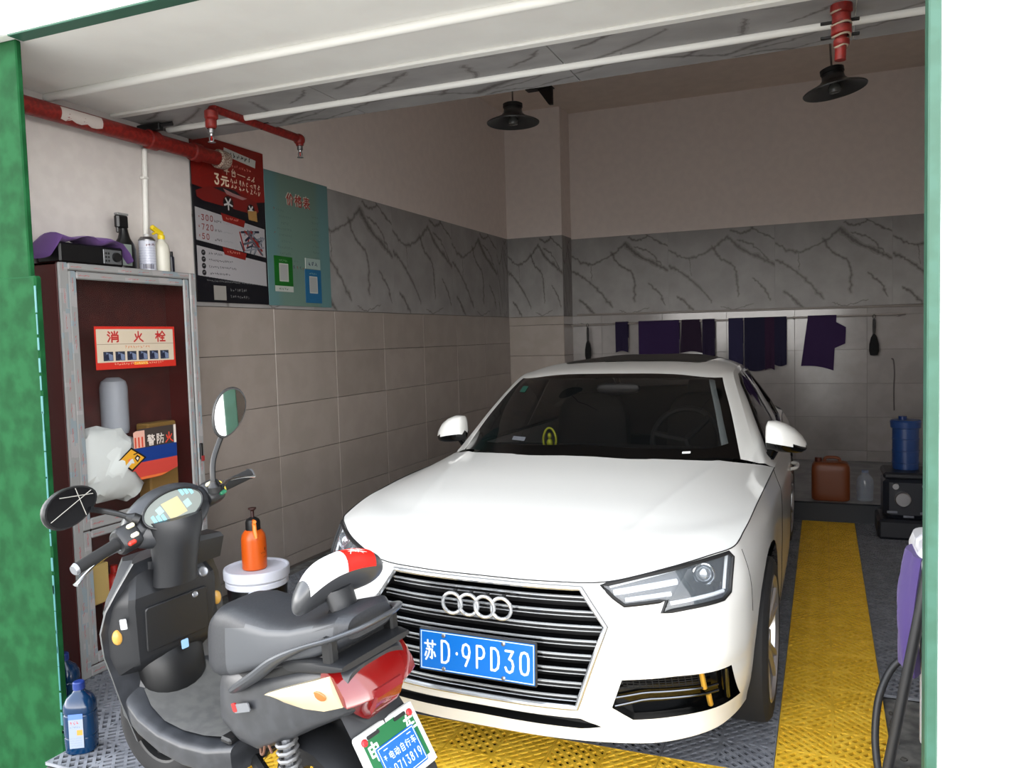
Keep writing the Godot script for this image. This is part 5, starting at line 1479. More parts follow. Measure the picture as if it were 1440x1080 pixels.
	for s in [1, -1]:
		var sw := Node3D.new(); sw.name = "handlebar" if s == 1 else "handlebar_001"; sc.add_child(sw)
		var x := func(d: float) -> float: return s * d
		# collar, switch box, grip, lever
		g = gtube([H.call(x.call(0.10), 0.0, -0.05), H.call(x.call(0.16), -0.005, -0.045), H.call(x.call(0.20), -0.008, -0.045)], [0.045, 0.034, 0.026], 14); part("bar_cover", g, body, sw)
		g = Geo.new(); rings = []
		for q in [[0.135, 0.036], [0.145, 0.042], [0.19, 0.042], [0.20, 0.034]]:
			var ring := []
			for k in 20:
				var b := TAU * k / 20
				ring.append(H.call(x.call(q[0]), -0.008 + q[1] * signf(sin(b)) * pow(absf(sin(b)), 0.6), -0.035 + q[1] * signf(cos(b)) * pow(absf(cos(b)), 0.6)))
			rings.append(ring)
		loft(g, rings); var box_ := part("switch_box", g, plastic, sw, 45)
		for q in [[0.155, 0.020, Color(0.80, 0.78, 0.66), 0.012], [0.160, -0.012, Color(0.78, 0.76, 0.68) if s > 0 else Color(0.70, 0.10, 0.09), 0.010], [0.180, -0.030, Color(0.66, 0.16, 0.10) if s > 0 else Color(0.10, 0.40, 0.28), 0.009]]:
			g = Geo.new(); var cc: Vector3 = H.call(x.call(q[0]), q[1] - 0.006, 0.008); box(g, Vector3.ZERO, Vector3(0.026, 0.014, 0.016), 0.004, Transform3D(Basis(hl, hu, hn), cc)); part("button", g, mat(q[2], 0.4), box_)
		g = gtube([H.call(x.call(0.20), -0.008, -0.04), H.call(x.call(0.215), -0.009, -0.04), H.call(x.call(0.335), -0.016, -0.035), H.call(x.call(0.340), -0.016, -0.035)], [0.022, 0.0185, 0.0185, 0.021], 16); part("grip", g, rubber, sw)
		g = gtube([H.call(x.call(0.340), -0.016, -0.035), H.call(x.call(0.352), -0.017, -0.034)], [0.019, 0.015], 16); part("bar_end", g, alloy, sw)
		g = gtube(spline(s3([0.845, 0.955, 0.165, 0.862, 0.942, 0.215, 0.862, 0.918, 0.275, 0.848, 0.886, 0.335]) if s > 0 else s3([0.80, 1.075, -0.165, 0.83, 1.082, -0.215, 0.85, 1.075, -0.28, 0.855, 1.065, -0.34]), 4), [0.011, 0.010, 0.009, 0.009, 0.008, 0.008, 0.008, 0.007, 0.007, 0.007, 0.007, 0.008, 0.011], 8, false, 0.6)
		part("brake_lever", g, mat(Color(0.80, 0.81, 0.82), 0.22, 1.0), sw)
		if s < 0:
			g = Geo.new(); var yr := []
			for k in 16: yr.append(H.call(x.call(0.212), -0.009 + 0.026 * cos(TAU * k / 16), -0.04 + 0.026 * sin(TAU * k / 16)))
			tube(g, yr, 0.004, 6, true); part("yellow_band", g, mat(Color(0.80, 0.72, 0.25), 0.5), sw)
	# rear-view mirrors
	var mats := mat(Color(0.9, 0.9, 0.9), 0.02, 1.0)
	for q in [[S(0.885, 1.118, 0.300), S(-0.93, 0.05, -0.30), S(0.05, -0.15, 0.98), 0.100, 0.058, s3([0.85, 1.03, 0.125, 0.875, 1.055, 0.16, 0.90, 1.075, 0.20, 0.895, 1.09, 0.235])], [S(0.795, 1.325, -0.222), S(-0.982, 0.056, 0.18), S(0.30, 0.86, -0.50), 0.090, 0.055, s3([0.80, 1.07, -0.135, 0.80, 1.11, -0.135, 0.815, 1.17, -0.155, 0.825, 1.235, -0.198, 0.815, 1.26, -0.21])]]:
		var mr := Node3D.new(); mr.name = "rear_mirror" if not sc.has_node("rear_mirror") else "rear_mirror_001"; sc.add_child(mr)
		var n: Vector3 = q[1].normalized(); var u: Vector3 = (q[2] - n * q[2].dot(n)).normalized(); var v := n.cross(u)
		var pt := func(an: float, r: float, d: float) -> Vector3:
			var egg := 1.0 + 0.14 * cos(an)
			return q[0] + u * cos(an) * q[3] * r + v * sin(an) * q[4] * r * egg + n * d
		g = Geo.new(); rings = []
		for w in [[1.0, 0.004], [1.03, -0.002], [1.0, -0.012], [0.85, -0.030], [0.55, -0.040], [0.1, -0.044]]:
			var ring := []
			for k in 28: ring.append(pt.call(TAU * k / 28, w[0], w[1]))
			rings.append(ring)
		loft(g, rings); part("shell", g, dark, mr, 50)
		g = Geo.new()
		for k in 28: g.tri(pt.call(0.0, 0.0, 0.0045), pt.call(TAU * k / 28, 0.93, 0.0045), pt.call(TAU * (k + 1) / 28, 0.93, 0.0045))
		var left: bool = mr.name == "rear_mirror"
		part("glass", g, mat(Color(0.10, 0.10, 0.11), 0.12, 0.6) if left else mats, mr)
		if left:   # thin pale lines across the dark glass
			for e in [[0.25, 0.9, 3.6, 0.9], [2.0, 0.92, 4.4, 0.9], [3.3, 0.85, 5.2, 0.75]]: part("pale_line", gtube([pt.call(e[0], e[1], 0.006), pt.call(e[2], e[3], 0.006)], 0.0012, 5), mat(Color(0.62, 0.61, 0.58), 0.5), mr)
		part("stalk", gtube(spline(q[5], 4), 0.0095, 10), dark, mr)
		g = Geo.new(); lathe(g, [Vector2(0.020, -0.01), Vector2(0.021, 0.01), Vector2(0.013, 0.022), Vector2(0.011, 0.03)], 16, along(q[5][1] - q[5][0], q[5][0])); part("stalk_base", g, dark, mr)
	# wheels, fork, mudguard, swing arm and shock absorbers
	for q in [["front_wheel", 1.06, 0.0, 8.0], ["rear_wheel", 0.20, 0.0, 0.0]]:
		var w := Node3D.new(); w.name = q[0]; sc.add_child(w); w.position = S(q[1], 0.205, q[2]); w.rotation.y = deg_to_rad(q[3])
		var xf := along(Vector3(0, 0, 1))
		g = Geo.new(); lathe(g, [Vector2(0.125, -0.035), Vector2(0.15, -0.045), Vector2(0.18, -0.042), Vector2(0.198, -0.028), Vector2(0.205, 0.0), Vector2(0.198, 0.028), Vector2(0.18, 0.042), Vector2(0.15, 0.045), Vector2(0.125, 0.035)], 36, xf); part("tyre", g, rubber, w)
		g = Geo.new(); lathe(g, [Vector2(0.118, -0.03), Vector2(0.128, -0.036), Vector2(0.128, 0.036), Vector2(0.118, 0.03), Vector2(0.112, 0.0), Vector2(0.118, -0.03)], 36, xf); part("rim", g, dark, w); g = Geo.new(); lathe(g, [Vector2(0.0, -0.05), Vector2(0.055, -0.045), Vector2(0.06, 0.0), Vector2(0.055, 0.045), Vector2(0.0, 0.05)], 24, xf)
		part("hub_motor", g, dark, w)
		for k in 5:
			var an := TAU * k / 5
			g = gtube([Vector3(0.05 * cos(an), 0.05 * sin(an), 0), Vector3(0.12 * cos(an), 0.12 * sin(an), 0)], 0.014, 8); part("spoke", g, dark, w)
	g = Geo.new(); rings = []
	for k in 11:
		var an := lerpf(0.35, 2.6, k / 10.0); var ring := []
		for e in 9:
			var t := lerpf(-1, 1, e / 8.0); ring.append(S(1.06 + (0.235 - 0.03 * t * t) * cos(an), 0.205 + (0.235 - 0.03 * t * t) * sin(an), 0.062 * t))
		rings.append(ring)
	loft(g, rings, false, false); part("front_mudguard", g, body, sc, 50)
	g = Geo.new()
	for s in [1, -1]: tube(g, s3([1.06, 0.205, s * 0.075, 1.03, 0.42, s * 0.07, 1.01, 0.55, s * 0.05]), 0.017, 10)
	part("fork", g, alloy, sc)
	g = Geo.new(); rings = []
	for q in [[0.40, 0.97, 0.70, 0.05], [0.46, 1.02, 0.14, 0.10], [0.56, 1.05, 0.16, 0.11], [0.68, 1.06, 0.155, 0.11], [0.78, 1.02, 0.13, 0.09], [0.86, 0.96, 0.10, 0.06]]:
		var ring := []
		for k in 20: ring.append(S(q[1] + q[3] * cos(TAU * k / 20), q[0], minf(q[2], 0.16) * sin(TAU * k / 20)))
		rings.append(ring)
	loft(g, rings); part("front_nose", g, body, sc, 50)
	g = Geo.new(); tube(g, s3([0.46, 0.30, 0.06, 0.34, 0.25, 0.085, 0.20, 0.205, 0.085]), 0.020, 8); tube(g, s3([0.46, 0.30, -0.06, 0.34, 0.25, -0.085, 0.20, 0.205, -0.085]), 0.020, 8); part("swing_arm", g, dark, sc)
	for s in [1, -1]:
		var top := S(0.225, 0.485, s * 0.108); var bot := S(0.20, 0.235, s * 0.112)
		var sh := part("shock_absorber", gtube([top, bot], 0.014, 10), alloy, sc)
		var coil := []
		for k in 57:
			var t := k / 56.0; var c := top.lerp(bot, 0.12 + 0.62 * t); coil.append(c + Vector3(0.028 * cos(TAU * 7 * t), 0, 0.028 * sin(TAU * 7 * t)))
		part("coil_spring", gtube(coil, 0.0065, 6), mat(Color(0.46, 0.46, 0.46), 0.4, 0.5), sh)
	g = Geo.new(); rings = []
	for k in 9:
		var an := lerpf(0.5, 3.2, k / 8.0); var ring := []
		for e in 7:
			var t := lerpf(-1, 1, e / 6.0); ring.append(S(0.20 + (0.232 - 0.02 * t * t) * cos(an), 0.205 + (0.232 - 0.02 * t * t) * sin(an), 0.085 * t))
		rings.append(ring)
	loft(g, rings, false, false); part("inner_mudguard", g, plastic, sc, 50)
	part("side_stand", gtube(s3([0.55, 0.28, 0.12, 0.53, 0.14, 0.19, 0.52, 0.02, 0.235]), 0.011, 8), alloy, sc)
	part("wiring", gtube(spline(s3([0.34, 0.42, 0.11, 0.33, 0.38, 0.12, 0.31, 0.39, 0.125, 0.30, 0.43, 0.12, 0.27, 0.40, 0.125]), 5), 0.004, 6), mat(Color(0.35, 0.22, 0.15), 0.6), sc)

# ---------- flat print on a wall that faces +x: a thin sheet with its picture on the room side
func wall_sheet(parent: Node, called: String, z0: float, z1: float, y0: float, y1: float, x: float, t: float, m: Material, edge: Material) -> MeshInstance3D:
	var g := slab(Vector3(x - t, y0, z1), Vector3(x - 0.0005, y1, z0), 0.0008)
	var o := part(called, g, edge, parent)
	var f := Geo.new(); f.quv(Vector3(x, y0, z0), Vector3(x, y0, z1), Vector3(x, y1, z1), Vector3(x, y1, z0)); f.turn(0)
	part("print", f, m, o)
	return o

func build_posters() -> void:
	var rng := RandomNumberGenerator.new(); rng.seed = 12
	# red and black promotion poster
	var W := 448; var Hh := 672
	var im := new_img(W, Hh, Color(0.045, 0.05, 0.075))
	var red := Color(0.47, 0.085, 0.065)
	fill_poly(im, [Vector2(0, 0), Vector2(W, 0), Vector2(W, 215), Vector2(330, 235), Vector2(0, 205)], red)
	for k in 60: seg(im, Vector2(rng.randf() * W, rng.randf() * 200), Vector2(rng.randf() * W, rng.randf() * 60), 1.5, Color(0.72, 0.16, 0.10, 0.25))
	var cream := Color(0.80, 0.74, 0.66)
	fill_poly(im, [Vector2(196, 22), Vector2(398, 40), Vector2(392, 74), Vector2(190, 54)], Color(0.74, 0.74, 0.72))
	small_print(im, 230, 36, 140, 20, Color(0.12, 0.1, 0.1), rng)
	small_print(im, 190, 84, 180, 14, Color(0.85, 0.55, 0.5), rng)
	write(im, "平", Rect2(190, 100, 34, 34), 4, cream); write(im, "台", Rect2(232, 102, 34, 34), 4, cream); seg(im, Vector2(274, 120), Vector2(322, 124), 3, cream); small_print(im, 330, 106, 90, 30, cream, rng)
	write(im, "3", Rect2(128, 138, 34, 46), 8, Color(0.86, 0.80, 0.70)); write(im, "元", Rect2(168, 140, 50, 46), 7, Color(0.86, 0.80, 0.70))
	small_print(im, 226, 144, 200, 22, cream, rng); small_print(im, 226, 170, 200, 22, cream, rng)
	# a low red coupe
	fill_poly(im, [Vector2(20, 226), Vector2(90, 200), Vector2(170, 186), Vector2(260, 184), Vector2(320, 206), Vector2(392, 226), Vector2(404, 262), Vector2(380, 280), Vector2(60, 262), Vector2(24, 250)], Color(0.42, 0.09, 0.08))
	fill_poly(im, [Vector2(120, 200), Vector2(180, 190), Vector2(250, 192), Vector2(290, 208), Vector2(200, 212)], Color(0.10, 0.10, 0.12))
	fill_poly(im, [Vector2(180, 194), Vector2(240, 206), Vector2(330, 216), Vector2(300, 226), Vector2(200, 216)], Color(0.58, 0.42, 0.42))
	for q in [[208, 254, 30], [352, 262, 22]]:
		for k in 24: seg(im, Vector2(q[0], q[1]), Vector2(q[0], q[1]) + Vector2.from_angle(TAU * k / 24) * q[2], 6, Color(0.05, 0.05, 0.06))
		for k in 5: seg(im, Vector2(q[0], q[1]), Vector2(q[0], q[1]) + Vector2.from_angle(TAU * k / 5 + 0.3) * (q[2] * 0.82), 8, Color(0.72, 0.72, 0.72))
	fill_poly(im, [Vector2(330, 268), Vector2(388, 262), Vector2(392, 308), Vector2(334, 306)], Color(0.60, 0.46, 0.26))
	var pale := Color(0.60, 0.595, 0.605)
	fill_poly(im, [Vector2(10, 292), Vector2(438, 336), Vector2(438, 462), Vector2(10, 424)], pale)
	fill_poly(im, [Vector2(10, 446), Vector2(438, 484), Vector2(438, 590), Vector2(10, 566)], pale)
	for y in [298.0, 438.0]: fill_poly(im, [Vector2(160, y), Vector2(310, y + 16), Vector2(300, y + 46), Vector2(170, y + 32)], red); small_print(im, 190, y + 14, 90, 10, Color(0.8, 0.6, 0.55), rng)
	var yy := 318.0
	for w in ["300", "720", "50"]:
		small_print(im, 26, yy + 6, 14, 10, red, rng)
		write_row(im, w, 42, yy, 20, 24, 5, 3.2, Color(0.45, 0.10, 0.09)); small_print(im, 118, yy + 14, 50, 10, Color(0.15, 0.14, 0.15), rng); small_print(im, 172, yy + 18, 60, 7, Color(0.5, 0.5, 0.52), rng); yy += 38
	for k in 26: seg(im, Vector2(rng.randf_range(270, 430), rng.randf_range(352, 450)), Vector2(rng.randf_range(290, 436), rng.randf_range(352, 460)), rng.randf_range(3, 11), [Color(0.12, 0.13, 0.2), Color(0.3, 0.32, 0.36), Color(0.45, 0.47, 0.5), Color(0.5, 0.12, 0.1)][k % 4])
	yy = 472
	for k in 4:
		for a in 16: seg(im, Vector2(46, yy), Vector2(46, yy) + Vector2.from_angle(TAU * a / 16) * 10, 4, Color(0.10, 0.10, 0.12))
		seg(im, Vector2(41, yy), Vector2(51, yy - 3), 2, pale); small_print(im, 76, yy - 4, [90, 150, 170, 130][k], 9, Color(0.16, 0.16, 0.18), rng); yy += 27
	small_print(im, 60, 580, 300, 8, Color(0.62, 0.62, 0.62), rng)
	rect(im, 96, 602, 74, 60, Color(0.55, 0.54, 0.52)); small_print(im, 196, 610, 120, 12, Color(0.55, 0.55, 0.55), rng); small_print(im, 196, 638, 130, 12, Color(0.55, 0.55, 0.55), rng)
	var a := wall_sheet(null, "promotion_poster", -3.70, -4.355, 1.836, 2.84, -3.488, 0.006, print_mat(im, 0.35), M.black)
	tag(a, "red and black promotion poster with a red sports car and prices 300, 720 and 50", "poster")
	# pale teal price list
	im = new_img(448, 560, Color(0.34, 0.48, 0.49))
	for y in 560:
		for x in range(40, 390): im.set_pixel(x, y, im.get_pixel(x, y).lerp(Color(0.38, 0.47, 0.43), smoothstep(40, 110, x) * (1 - smoothstep(330, 390, x)) * 0.9))
	var x0 := 140.0
	for ch in "价格表": write(im, ch, Rect2(x0 - 3, 76 - 2, 50, 50), 10, Color(0.75, 0.72, 0.66)); write(im, ch, Rect2(x0, 76, 50, 50), 6, Color(0.55, 0.10, 0.08)); x0 += 60
	var faint := Color(0.31, 0.40, 0.38)
	for k in 9:
		small_print(im, 70 + (k % 3) * 14, 150 + k * 26, 60 + (k * 37) % 60, 11, faint, rng); small_print(im, 318, 152 + k * 26, 60, 11, faint, rng)
		if k % 4 == 0: small_print(im, 50, 146 + k * 26, 22, 12, Color(0.50, 0.25, 0.22), rng)
	for k in 9: small_print(im, 60 + k * 22, 378 + k, 18, 14, [Color(0.50, 0.12, 0.10), Color(0.2, 0.2, 0.3)][k % 2], rng)
	var b := wall_sheet(null, "price_list", -4.362, -5.085, 1.834, 2.745, -3.490, 0.005, print_mat(im, 0.35), mat(Color(0.5, 0.62, 0.64), 0.5))
	tag(b, "pale teal price list board with a red heading and two payment cards", "price list")
	for q in [["green_card", -4.425, -4.625, 1.93, 2.175, Color(0.05, 0.36, 0.09), 0.0], ["blue_card", -4.765, -4.96, 1.862, 2.105, Color(0.10, 0.36, 0.52), 0.0]]:
		im = new_img(180, 220, q[5])
		rect(im, 46, 44, 90, 112, Color(0.70, 0.71, 0.69)); rect(im, 52, 50, 78, 100, Color(0.60, 0.61, 0.60))
		small_print(im, 50, 20, 90, 12, Color(0.6, 0.7, 0.6), rng)
		var gl: bool = q[0] == "green_card"
		if gl: rect(im, 0, 184, 180, 36, Color(0.66, 0.68, 0.66)); small_print(im, 40, 194, 100, 16, Color(0.15, 0.25, 0.17), rng)
		wall_sheet(b, q[0], q[1], q[2], q[3], q[4], -3.487, 0.003, print_mat(im, 0.35), mat(q[5], 0.5))
	im = new_img(120, 60, Color(0.55, 0.62, 0.60)); small_print(im, 20, 18, 84, 24, Color(0.15, 0.2, 0.3), rng)
	wall_sheet(b, "name_tag", -4.775, -4.955, 2.11, 2.185, -3.487, 0.003, print_mat(im, 0.4), M.trim_white)

func build_cabinet() -> void:
	var cab := thing("hydrant_cabinet", "tall dark red fire hydrant cabinet with silver framed glass door and stickers", "cabinet", Vector3(-3.277, 0, -3.03), PI / 2)
	# own axes: x across the front (left to right from the room), y up, z out of the front
	var W := 0.85; var H := 1.975; var D := 0.21
	var maroon := mat(Color(0.27, 0.055, 0.05), 0.45)
	var inner := tri_mat(noise_tex(70, 0.02, Color(0.21, 0.055, 0.055), Color(0.26, 0.085, 0.075)), 1.5, 0.6)
	var g := Geo.new()
	for s in [-1, 1]: box(g, Vector3(s * (W / 2 - 0.006), H / 2, -D / 2), Vector3(0.012, H, D), 0.002)
	box(g, Vector3(0, H - 0.006, -D / 2), Vector3(W, 0.012, D), 0.002); box(g, Vector3(0, 0.05, -D / 2), Vector3(W - 0.02, 0.1, D - 0.004), 0.002)
	part("carcass", g, maroon, cab)
	part("back_panel", gbox(Vector3(0, H / 2, -D + 0.004), Vector3(W - 0.02, H - 0.02, 0.006)), inner, cab)
	part("shelf", gbox(Vector3(0, 0.69, -D / 2 - 0.01), Vector3(W - 0.03, 0.012, D - 0.03)), inner, cab)
	# silver profiles under printed protective film
	var rng := RandomNumberGenerator.new(); rng.seed = 8
	var fi := new_img(128, 1024, Color(0.52, 0.52, 0.515))
	for k in 40: rect(fi, rng.randi_range(0, 90), rng.randi_range(0, 1000), rng.randi_range(20, 100), rng.randi_range(6, 60), Color(0.49, 0.53, 0.55) if k % 2 else Color(0.57, 0.56, 0.56))
	for k in 14:
		var y := 20 + k * 72 + rng.randi_range(0, 20)
		for c in 7: seg(fi, Vector2(50 + rng.randf() * 14, y + c * 5), Vector2(56 + rng.randf() * 16, y + c * 5 + 3), 3.0, Color(0.62, 0.30, 0.32))
	var film := print_mat(fi, 0.35); film.roughness = 0.5
	var bar := func(called: String, a: Vector2, b: Vector2, z: float, d: float, parent: Node) -> void:
		var q := gbox(Vector3((a.x + b.x) / 2, (a.y + b.y) / 2, z + d / 2), Vector3(b.x - a.x, b.y - a.y, d), 0.006)
		var tall := b.y - a.y > b.x - a.x
		for v in q.p:
			var u := Vector2((v.x - a.x) / (b.x - a.x), (v.y - a.y) / 1.9)
			q.uv.append(u if tall else Vector2((v.y - a.y) / (b.y - a.y), (v.x - a.x) / 1.9 + 0.3))
		part(called, q, film, parent)
	var x0 := -W / 2; var x1 := W / 2
	bar.call("frame_stile", Vector2(x0, 0.0), Vector2(x0 + 0.052, H), 0.0, 0.016, cab); bar.call("frame_stile", Vector2(x1 - 0.045, 0.0), Vector2(x1, H), 0.0, 0.016, cab)
	bar.call("frame_rail", Vector2(x0 + 0.052, H - 0.034), Vector2(x1 - 0.045, H), 0.0, 0.015, cab); bar.call("frame_rail", Vector2(x0 + 0.052, 0.0), Vector2(x1 - 0.045, 0.05), 0.0, 0.015, cab)
	var glass := mat(Color(0.30, 0.22, 0.20, 0.06), 0.05, 0.0, {"transparency": BaseMaterial3D.TRANSPARENCY_ALPHA, "metallic_specular": 0.2})
	for q in [["upper_door", 0.705, H - 0.036], ["lower_door", 0.052, 0.700]]:
		var d := Node3D.new(); d.name = q[0]; cab.add_child(d)
		var xa := x0 + 0.054; var xb := x1 - 0.047
		bar.call("stile", Vector2(xa, q[1]), Vector2(xa + 0.044, q[2]), -0.004, 0.014, d); bar.call("stile", Vector2(xb - 0.040, q[1]), Vector2(xb, q[2]), -0.004, 0.014, d)
		bar.call("rail", Vector2(xa + 0.044, q[2] - 0.038), Vector2(xb - 0.040, q[2]), -0.004, 0.013, d); bar.call("rail", Vector2(xa + 0.044, q[1]), Vector2(xb - 0.040, q[1] + 0.055), -0.004, 0.013, d)
		part("glass_pane", gbox(Vector3((xa + xb) / 2 + 0.002, (q[1] + q[2]) / 2, -0.002), Vector3(xb - xa - 0.08, q[2] - q[1] - 0.08, 0.004)), glass, d)
	part("latch", gbox(Vector3(x1 - 0.03, 0.98, 0.022), Vector3(0.02, 0.09, 0.014), 0.004), M.black, cab)
	part("latch_tag", gbox(Vector3(x1 - 0.028, 0.94, 0.030), Vector3(0.022, 0.03, 0.004), 0.001), mat(Color(0.55, 0.15, 0.15), 0.5), cab)
	# hydrant sticker
	var im := new_img(512, 224, Color(0.74, 0.69, 0.61)); var red := Color(0.72, 0.16, 0.11)
	for q in [[0, 0, 512, 14], [0, 0, 10, 224], [500, 0, 12, 224], [0, 188, 512, 36]]: rect(im, q[0], q[1], q[2], q[3], red)
	rect(im, 230, 190, 90, 16, Color(0.85, 0.55, 0.15)); small_print(im, 110, 192, 320, 12, Color(0.85, 0.72, 0.6), rng)
	write(im, "消", Rect2(74, 24, 72, 60), 8, Color(0.66, 0.13, 0.13)); write(im, "火", Rect2(232, 24, 68, 60), 8, Color(0.66, 0.13, 0.13)); write(im, "栓", Rect2(378, 24, 68, 60), 8, Color(0.66, 0.13, 0.13))
	rect(im, 12, 92, 488, 2, Color(0.4, 0.35, 0.3)); small_print(im, 180, 102, 160, 14, Color(0.75, 0.45, 0.30), rng)
	for k in 6:
		var xx := 46 + k * 72
		rect(im, xx, 132, 58, 48, Color(0.16, 0.18, 0.24)); fill_poly(im, [Vector2(xx + 16, 134), Vector2(xx + 56, 150), Vector2(xx + 56, 178), Vector2(xx + 26, 178)], Color(0.40, 0.45, 0.55)); fill_poly(im, [Vector2(xx + 4, 160), Vector2(xx + 30, 140), Vector2(xx + 34, 178)], Color(0.10, 0.12, 0.2))
	var sheet := func(called: String, cx: float, cy: float, w: float, h: float, m: Material, pts: Array) -> void:
		var f := Geo.new()
		if pts.is_empty(): f.quv(Vector3(cx - w / 2, cy - h / 2, 0.0012), Vector3(cx + w / 2, cy - h / 2, 0.0012), Vector3(cx + w / 2, cy + h / 2, 0.0012), Vector3(cx - w / 2, cy + h / 2, 0.0012)); f.turn(0)
		else:
			var pg := PackedVector2Array(pts); var idx := Geometry2D.triangulate_polygon(pg)
			for k in range(0, idx.size(), 3):
				var t := [pg[idx[k]], pg[idx[k + 1]], pg[idx[k + 2]]]
				if (t[1] - t[0]).cross(t[2] - t[0]) > 0: t = [t[0], t[2], t[1]]
				for v in t:
					f.p.append(Vector3(cx + (v.x - 0.5) * w, cy + (0.5 - v.y) * h, 0.0012)); f.uv.append(v)
		var o := part(called, f, m, cab); o.set_meta("label", called.replace("_", " "))
	sheet.call("hydrant_sticker", 0.010, 1.573, 0.505, 0.212, print_mat(im, 0.45), [])
	# fire-prevention sticker with a yellow diamond
	im = new_img(320, 256, Color(0.75, 0.74, 0.72)); var wh := Color(0.82, 0.78, 0.74)
	rect(im, 0, 0, 320, 96, Color(0.22, 0.19, 0.18)); rect(im, 84, 8, 60, 86, Color(0.80, 0.62, 0.56))
	for k in 3: rect(im, 90 + k * 18, 40, 8, 52, Color(0.75, 0.25, 0.15))
	write(im, "警", Rect2(156, 34, 44, 56), 5, wh); write(im, "防", Rect2(206, 34, 44, 56), 5, wh); write(im, "火", Rect2(254, 34, 50, 56), 6, Color(0.80, 0.25, 0.18))
	rect(im, 0, 96, 320, 72, Color(0.05, 0.19, 0.46)); rect(im, 0, 168, 320, 88, Color(0.72, 0.24, 0.20)); rect(im, 306, 0, 14, 96, wh)
	for k in 40: seg(im, Vector2(100 + rng.randf() * 200, 246), Vector2(110 + rng.randf() * 200, 252), 6, Color(0.82, 0.42, 0.2))
	fill_poly(im, [Vector2(0, 140), Vector2(70, 84), Vector2(148, 146), Vector2(70, 206)], Color(0.06, 0.05, 0.05)); fill_poly(im, [Vector2(10, 140), Vector2(70, 94), Vector2(136, 146), Vector2(70, 195)], Color(0.82, 0.60, 0.16))
	seg(im, Vector2(60, 148), Vector2(66, 150), 18, Color(0.85, 0.42, 0.30)); fill_poly(im, [Vector2(84, 140), Vector2(100, 126), Vector2(116, 140), Vector2(100, 164)], Color(0.08, 0.06, 0.06)); fill_poly(im, [Vector2(92, 142), Vector2(100, 136), Vector2(108, 142), Vector2(100, 154)], Color(0.85, 0.8, 0.75)); seg(im, Vector2(82, 122), Vector2(108, 116), 5, Color(0.1, 0.05, 0.05))
	sheet.call("fire_warning_sticker", 0.045, 1.02, 0.385, 0.262, print_mat(im, 0.45), [Vector2(0.26, 0.06), Vector2(0.36, 0.0), Vector2(1, 0), Vector2(1, 0.88), Vector2(0.70, 1.0), Vector2(0.36, 1.0), Vector2(0.26, 0.80), Vector2(0.22, 0.81), Vector2(0.0, 0.55), Vector2(0.22, 0.33), Vector2(0.26, 0.36)])
	# what stands inside
	var C := func(x: float, y: float, z: float) -> Vector3: return cab.transform * Vector3(x, y, z)
	g = Geo.new(); var rings := []
	for k in 15:
		var t := k / 14.0; var c := Vector3(lerpf(-0.28, 0.02, t), lerpf(1.14, 0.82, t), -0.10)
		var ring := []
		for q in 20:
			var an := TAU * q / 20; var r := (0.05 + 0.10 * sin(PI * clampf(t * 1.05, 0, 1))) * (1 + 0.10 * sin(5 * an + k * 1.7) + 0.06 * sin(9 * an + k))
			ring.append(C.call(c.x + r * 1.25 * cos(an) * 0.8, c.y + r * 1.1 * cos(an) * 0.75, c.z + 0.5 * r * sin(an) + 0.03 * sin(an)))
		rings.append(ring)
	loft(g, rings)
	tag(part("cloth_bundle", g, mat(Color(0.80, 0.82, 0.81), 0.9), null, 60), "white crumpled hose bundle behind the glass of the red hydrant cabinet", "bundle")
	g = Geo.new(); lathe(g, [Vector2(0, 0), Vector2(0.06, 0), Vector2(0.066, 0.02), Vector2(0.066, 0.24), Vector2(0.058, 0.27), Vector2(0.03, 0.29), Vector2(0, 0.29)], 24, Transform3D(Basis(), C.call(-0.03, 1.13, -0.135)))
	tag(part("grey_canister", g, mat(Color(0.55, 0.57, 0.60), 0.5)), "pale grey canister behind the cabinet glass above the white bundle", "canister")
	g = slab(C.call(-0.34, 0.70, -0.18), C.call(0.02, 1.06, -0.14), 0.006); box(g, C.call(0.24, 0.88, -0.14), Vector3(0.10, 0.36, 0.20), 0.006)
	g = Geo.new(); box(g, C.call(0.24, 0.93, -0.14), Vector3(0.09, 0.46, 0.20), 0.008); tag(part("cardboard_box", g, mat(Color(0.50, 0.38, 0.16), 0.8)), "ochre cardboard box standing inside the cabinet behind the glass", "box")
	g = Geo.new(); box(g, C.call(-0.25, 0.40, -0.10), Vector3(0.05, 0.20, 0.16), 0.006); tag(part("yellow_carton", g, mat(Color(0.70, 0.60, 0.36), 0.8)), "small yellow carton in the lower part of the hydrant cabinet", "carton")
	g = Geo.new(); lathe(g, [Vector2(0, 0), Vector2(0.055, 0), Vector2(0.06, 0.02), Vector2(0.06, 0.26), Vector2(0.045, 0.30), Vector2(0.018, 0.32), Vector2(0.018, 0.36), Vector2(0.0, 0.36)], 24, Transform3D(Basis(), C.call(-0.12, 0.105, -0.10)))
	tag(part("fire_extinguisher", g, mat(Color(0.55, 0.06, 0.05), 0.3)), "red fire extinguisher standing at the bottom of the hydrant cabinet", "extinguisher")
	# on top of the cabinet
	var top := H
	var rad := thing("radio", "black radio with silver dial panel lying under a purple cloth on the cabinet", "radio", C.call(-0.20, top, -0.10), PI / 2)
	part("case", gbox(Vector3(0, 0.052, 0), Vector3(0.36, 0.095, 0.15), 0.008), mat(Color(0.05, 0.052, 0.058), 0.35), rad)
	part("dial_panel", gbox(Vector3(0.110, 0.050, 0.0765), Vector3(0.105, 0.07, 0.004), 0.001), mat(Color(0.48, 0.49, 0.50), 0.3, 0.6), rad)
	g = Geo.new(); lathe(g, [Vector2(0.024, 0), Vector2(0.022, 0.014), Vector2(0, 0.015)], 18, along(Vector3(0, 0, 1), Vector3(0.130, 0.050, 0.078))); part("tuning_knob", g, M.black, rad)
